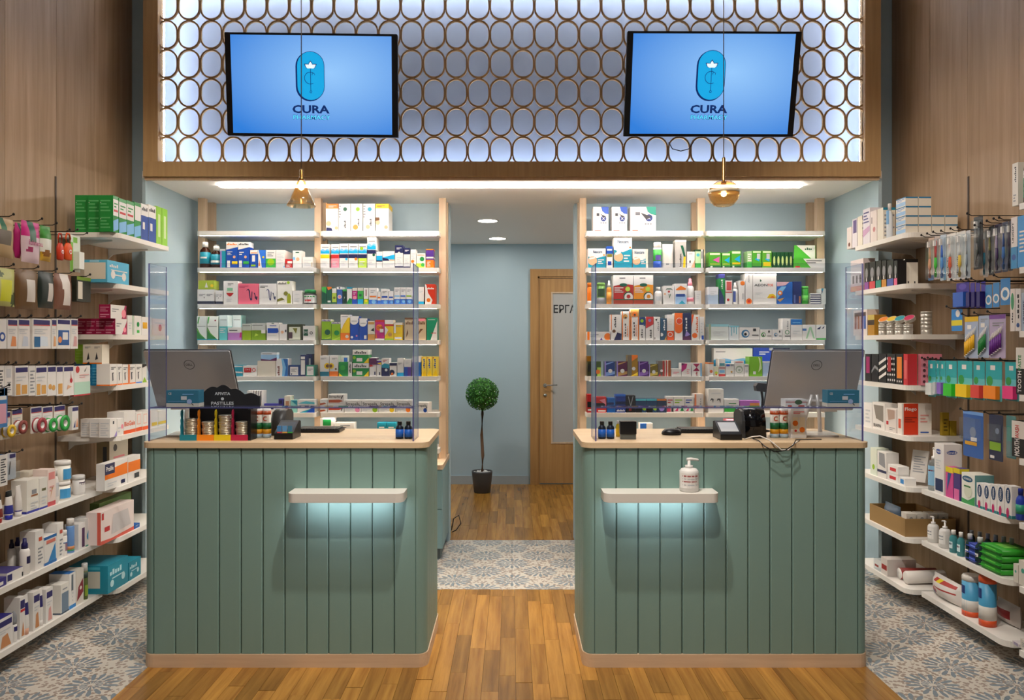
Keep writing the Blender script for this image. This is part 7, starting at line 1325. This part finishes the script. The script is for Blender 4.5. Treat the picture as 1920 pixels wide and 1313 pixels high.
hang(1, RP, [(1797, 1777, 580, 621, 'blue flosser pack with yellow stripe', '#2f86d0', [R(0, .25, 1, .5, '#e0d02a'), E(.6, .8, .2, 'W')], dict(k='card', d=.02, bl=None)), (1829, 1804, 594, 672, 'interdental brush pack with yellow handles', '#a5b5d0', [R(0, .88, 1, 1, '#e0b81f'), R(.2, .7, .5, .8, 'W')], dict(k='inter', d=.014, hc='#e8b41f')), (1849, 1830, 592, 671, 'interdental brush pack with green handles', '#a5b5d0', [R(.2, .72, .6, .82, 'W'), L(.2, .86, .9, .95, 'GR', 2)], dict(k='inter', d=.014, hc='#1f7f3a')), (1880, 1850, 590, 672, 'interdental brush pack with purple handles', '#b5a8c9', [R(0, .9, 1, 1, '#7a4a9c'), L(.2, .74, .9, .85, 'GR', 2)], dict(k='inter', d=.014, hc='#6a2a8f'))])
tq = lambda c: [R(0, .55, 1, 1, '#1fa8b0'), E(.25, .5, .2, '#2f9a4a'), R(.3, .78, .6, .9, 'W'), R(.1, .0, .9, .2, '#2f9aa0')]
def tqp(a, b_, yt, yb, nm, c): return (a, b_, yt, yb, 'turquoise dental pack with %s contents' % nm, '#5fc0c4', tq(c), dict(k='card', d=.022, bc=c, bl=(.12, .05, .88, .38), bn='refill'))
hang(1, RP, [tqp(1747, 1733, 676, 744, 'clear', '#dfe6e6'), tqp(1754, 1748, 676, 742, 'silver', '#b9c2c6'), tqp(1765, 1755, 677, 742, 'lilac', '#8a6ac4'), tqp(1786, 1766, 677, 746, 'green', '#35c42f'), tqp(1815, 1788, 677, 748, 'yellow', '#f0cb1c'), tqp(1838, 1817, 678, 750, 'red', '#dc4840'), tqp(1870, 1840, 678, 752, 'orange', '#f08a1f'), tqp(1902, 1876, 679, 752, 'pink', '#ea3f86')])
hang(1, RP, [(1832, 1795, 772, 858, 'blue electric toothbrush refill pack', '#2f5fa8', [B(.93, 1, '#6a9ad8'), E(.5, .55, .16, '#8f9ab5'), R(.1, .26, .7, .34, '#d8a02a'), R(.4, .36, .7, .44, 'W')], dict(k='card', d=.03, bl=(.1, .4, .9, .86))), (1872, 1846, 778, 864, 'navy toothbrush refill pack with green square', '#1f2a4a', [R(.05, .22, .85, .4, '#7fae2a'), E(.6, .65, .14, '#8f9ab5'), R(.1, .04, .4, .1, 'W')], dict(k='card', d=.022, bl=(.2, .45, .85, .8))), (1896, 1878, 780, 860, 'teal travel brush pack', '#4a7f80', [R(.1, .4, .9, .75, '#1f9a86')], dict(k='card', d=.022))])
# ------------------------------------------------------------------ shelf at the right edge of the picture
side(1, 'edge', 0, [(1909, 1898, 304, 'white carton with vertical black type', '#e0dcd4', [T(.4, .55, .7, .92, 'DK', 'Plackers', 1), L(.2, .1, .7, .3, 'GR', 3)]), (1932, 1910.5, 272, 'dark mouthwash bottle with green label', '#1d2a2c', [R(.1, .1, .9, .45, '#1f8a6a'), R(.1, .45, .9, .58, 'W')], {'k': 'bottle'})])
side(1, 'edge', 1, [(1907, 1895.5, 406, 'white and blue gel carton with black type', '#e6dedb', [B(0, .42, '#2f8ac0'), T(.2, .5, .5, .9, 'K', 'UNISEPT', 1), E(.5, .22, .34, '#1f4f9c')]), (1926, 1908, 402, 'blue mouthwash carton with white lines', '#2f8fd0', [L(.2, .3, .9, .75, 'W', 6)])])
side(1, 'edge', 2, [(1903, 1894, 541, 'white and green carton with dark type', '#e3dcd8', [E(.5, .7, .35, '#3f9a6a', .2), T(.35, .2, .65, .45, 'DK', 'CITY', 1)]), (1914, 1904, 541, 'white carton with slanted black type', '#d9d6d4', [T(.35, .3, .7, .9, 'K', 'VITIS', 1), E(.5, .14, .3, '#2a4f8a')]), (1930, 1915, 548, 'grey blue carton at the frame edge', '#a5b5c9', [T(.2, .2, .5, .8, 'N', 'UNISEPT', 1)])])
side(1, 'edge', 3, [(1922, 1905, 652, 'black and white toothpaste carton', 'K', [R(0, .55, 1, 1, '#e0dcd6'), T(.2, .04, .62, .5, 'W', 'TOOTH', 1), T(.25, .52, .6, .84, '#2f8a4a', 'PASTE', 1)])])
side(1, 'edge', 4, [(1924, 1897, 792, 'black and white mouthwash carton', 'K', [R(0, .52, 1, 1, '#e0d8d0'), T(.2, .04, .56, .5, 'W', 'MOUTH', 1), T(.24, .52, .54, .88, '#c22a2f', 'WASH', 1)])])
side(1, 'edge', 5, [(1914, 1898, 918, 'blue bottle with green label', '#2b45b0', [B(.2, .5, '#2f9a7a')], {'k': 'bottle', 'cap': '#1f2f8f'}), (1932, 1915.5, 930, 'violet bottle with orange label', '#3a3fae', [R(.1, .2, .9, .5, '#d87a4a')], {'k': 'bottle', 'cap': '#1f2f8f'})])
side(1, 'edge', 6, [(1909, 1900, 1060, 'tall off white carton with teal logo', '#d8d2c8', [E(.5, .6, .2, '#4a9a8a')]), (1926, 1910, 1056, 'second off white carton with teal logo', '#d8d2c8', [E(.5, .6, .2, '#4a9a8a')])])
side(1, 'edge', 7, [(1912, 1898, 1212, 'pile of small lilac white cartons', '#d5cdd0', [R(.2, 0, .8, 1, '#a59ab5'), R(0, .3, 1, .33, 'GR'), R(0, .63, 1, .66, 'GR')]), (1928, 1913, 1206, 'cream carton at the lower frame edge', '#d2cbc0', [L(.2, .3, .8, .8, 'GR', 3)])])
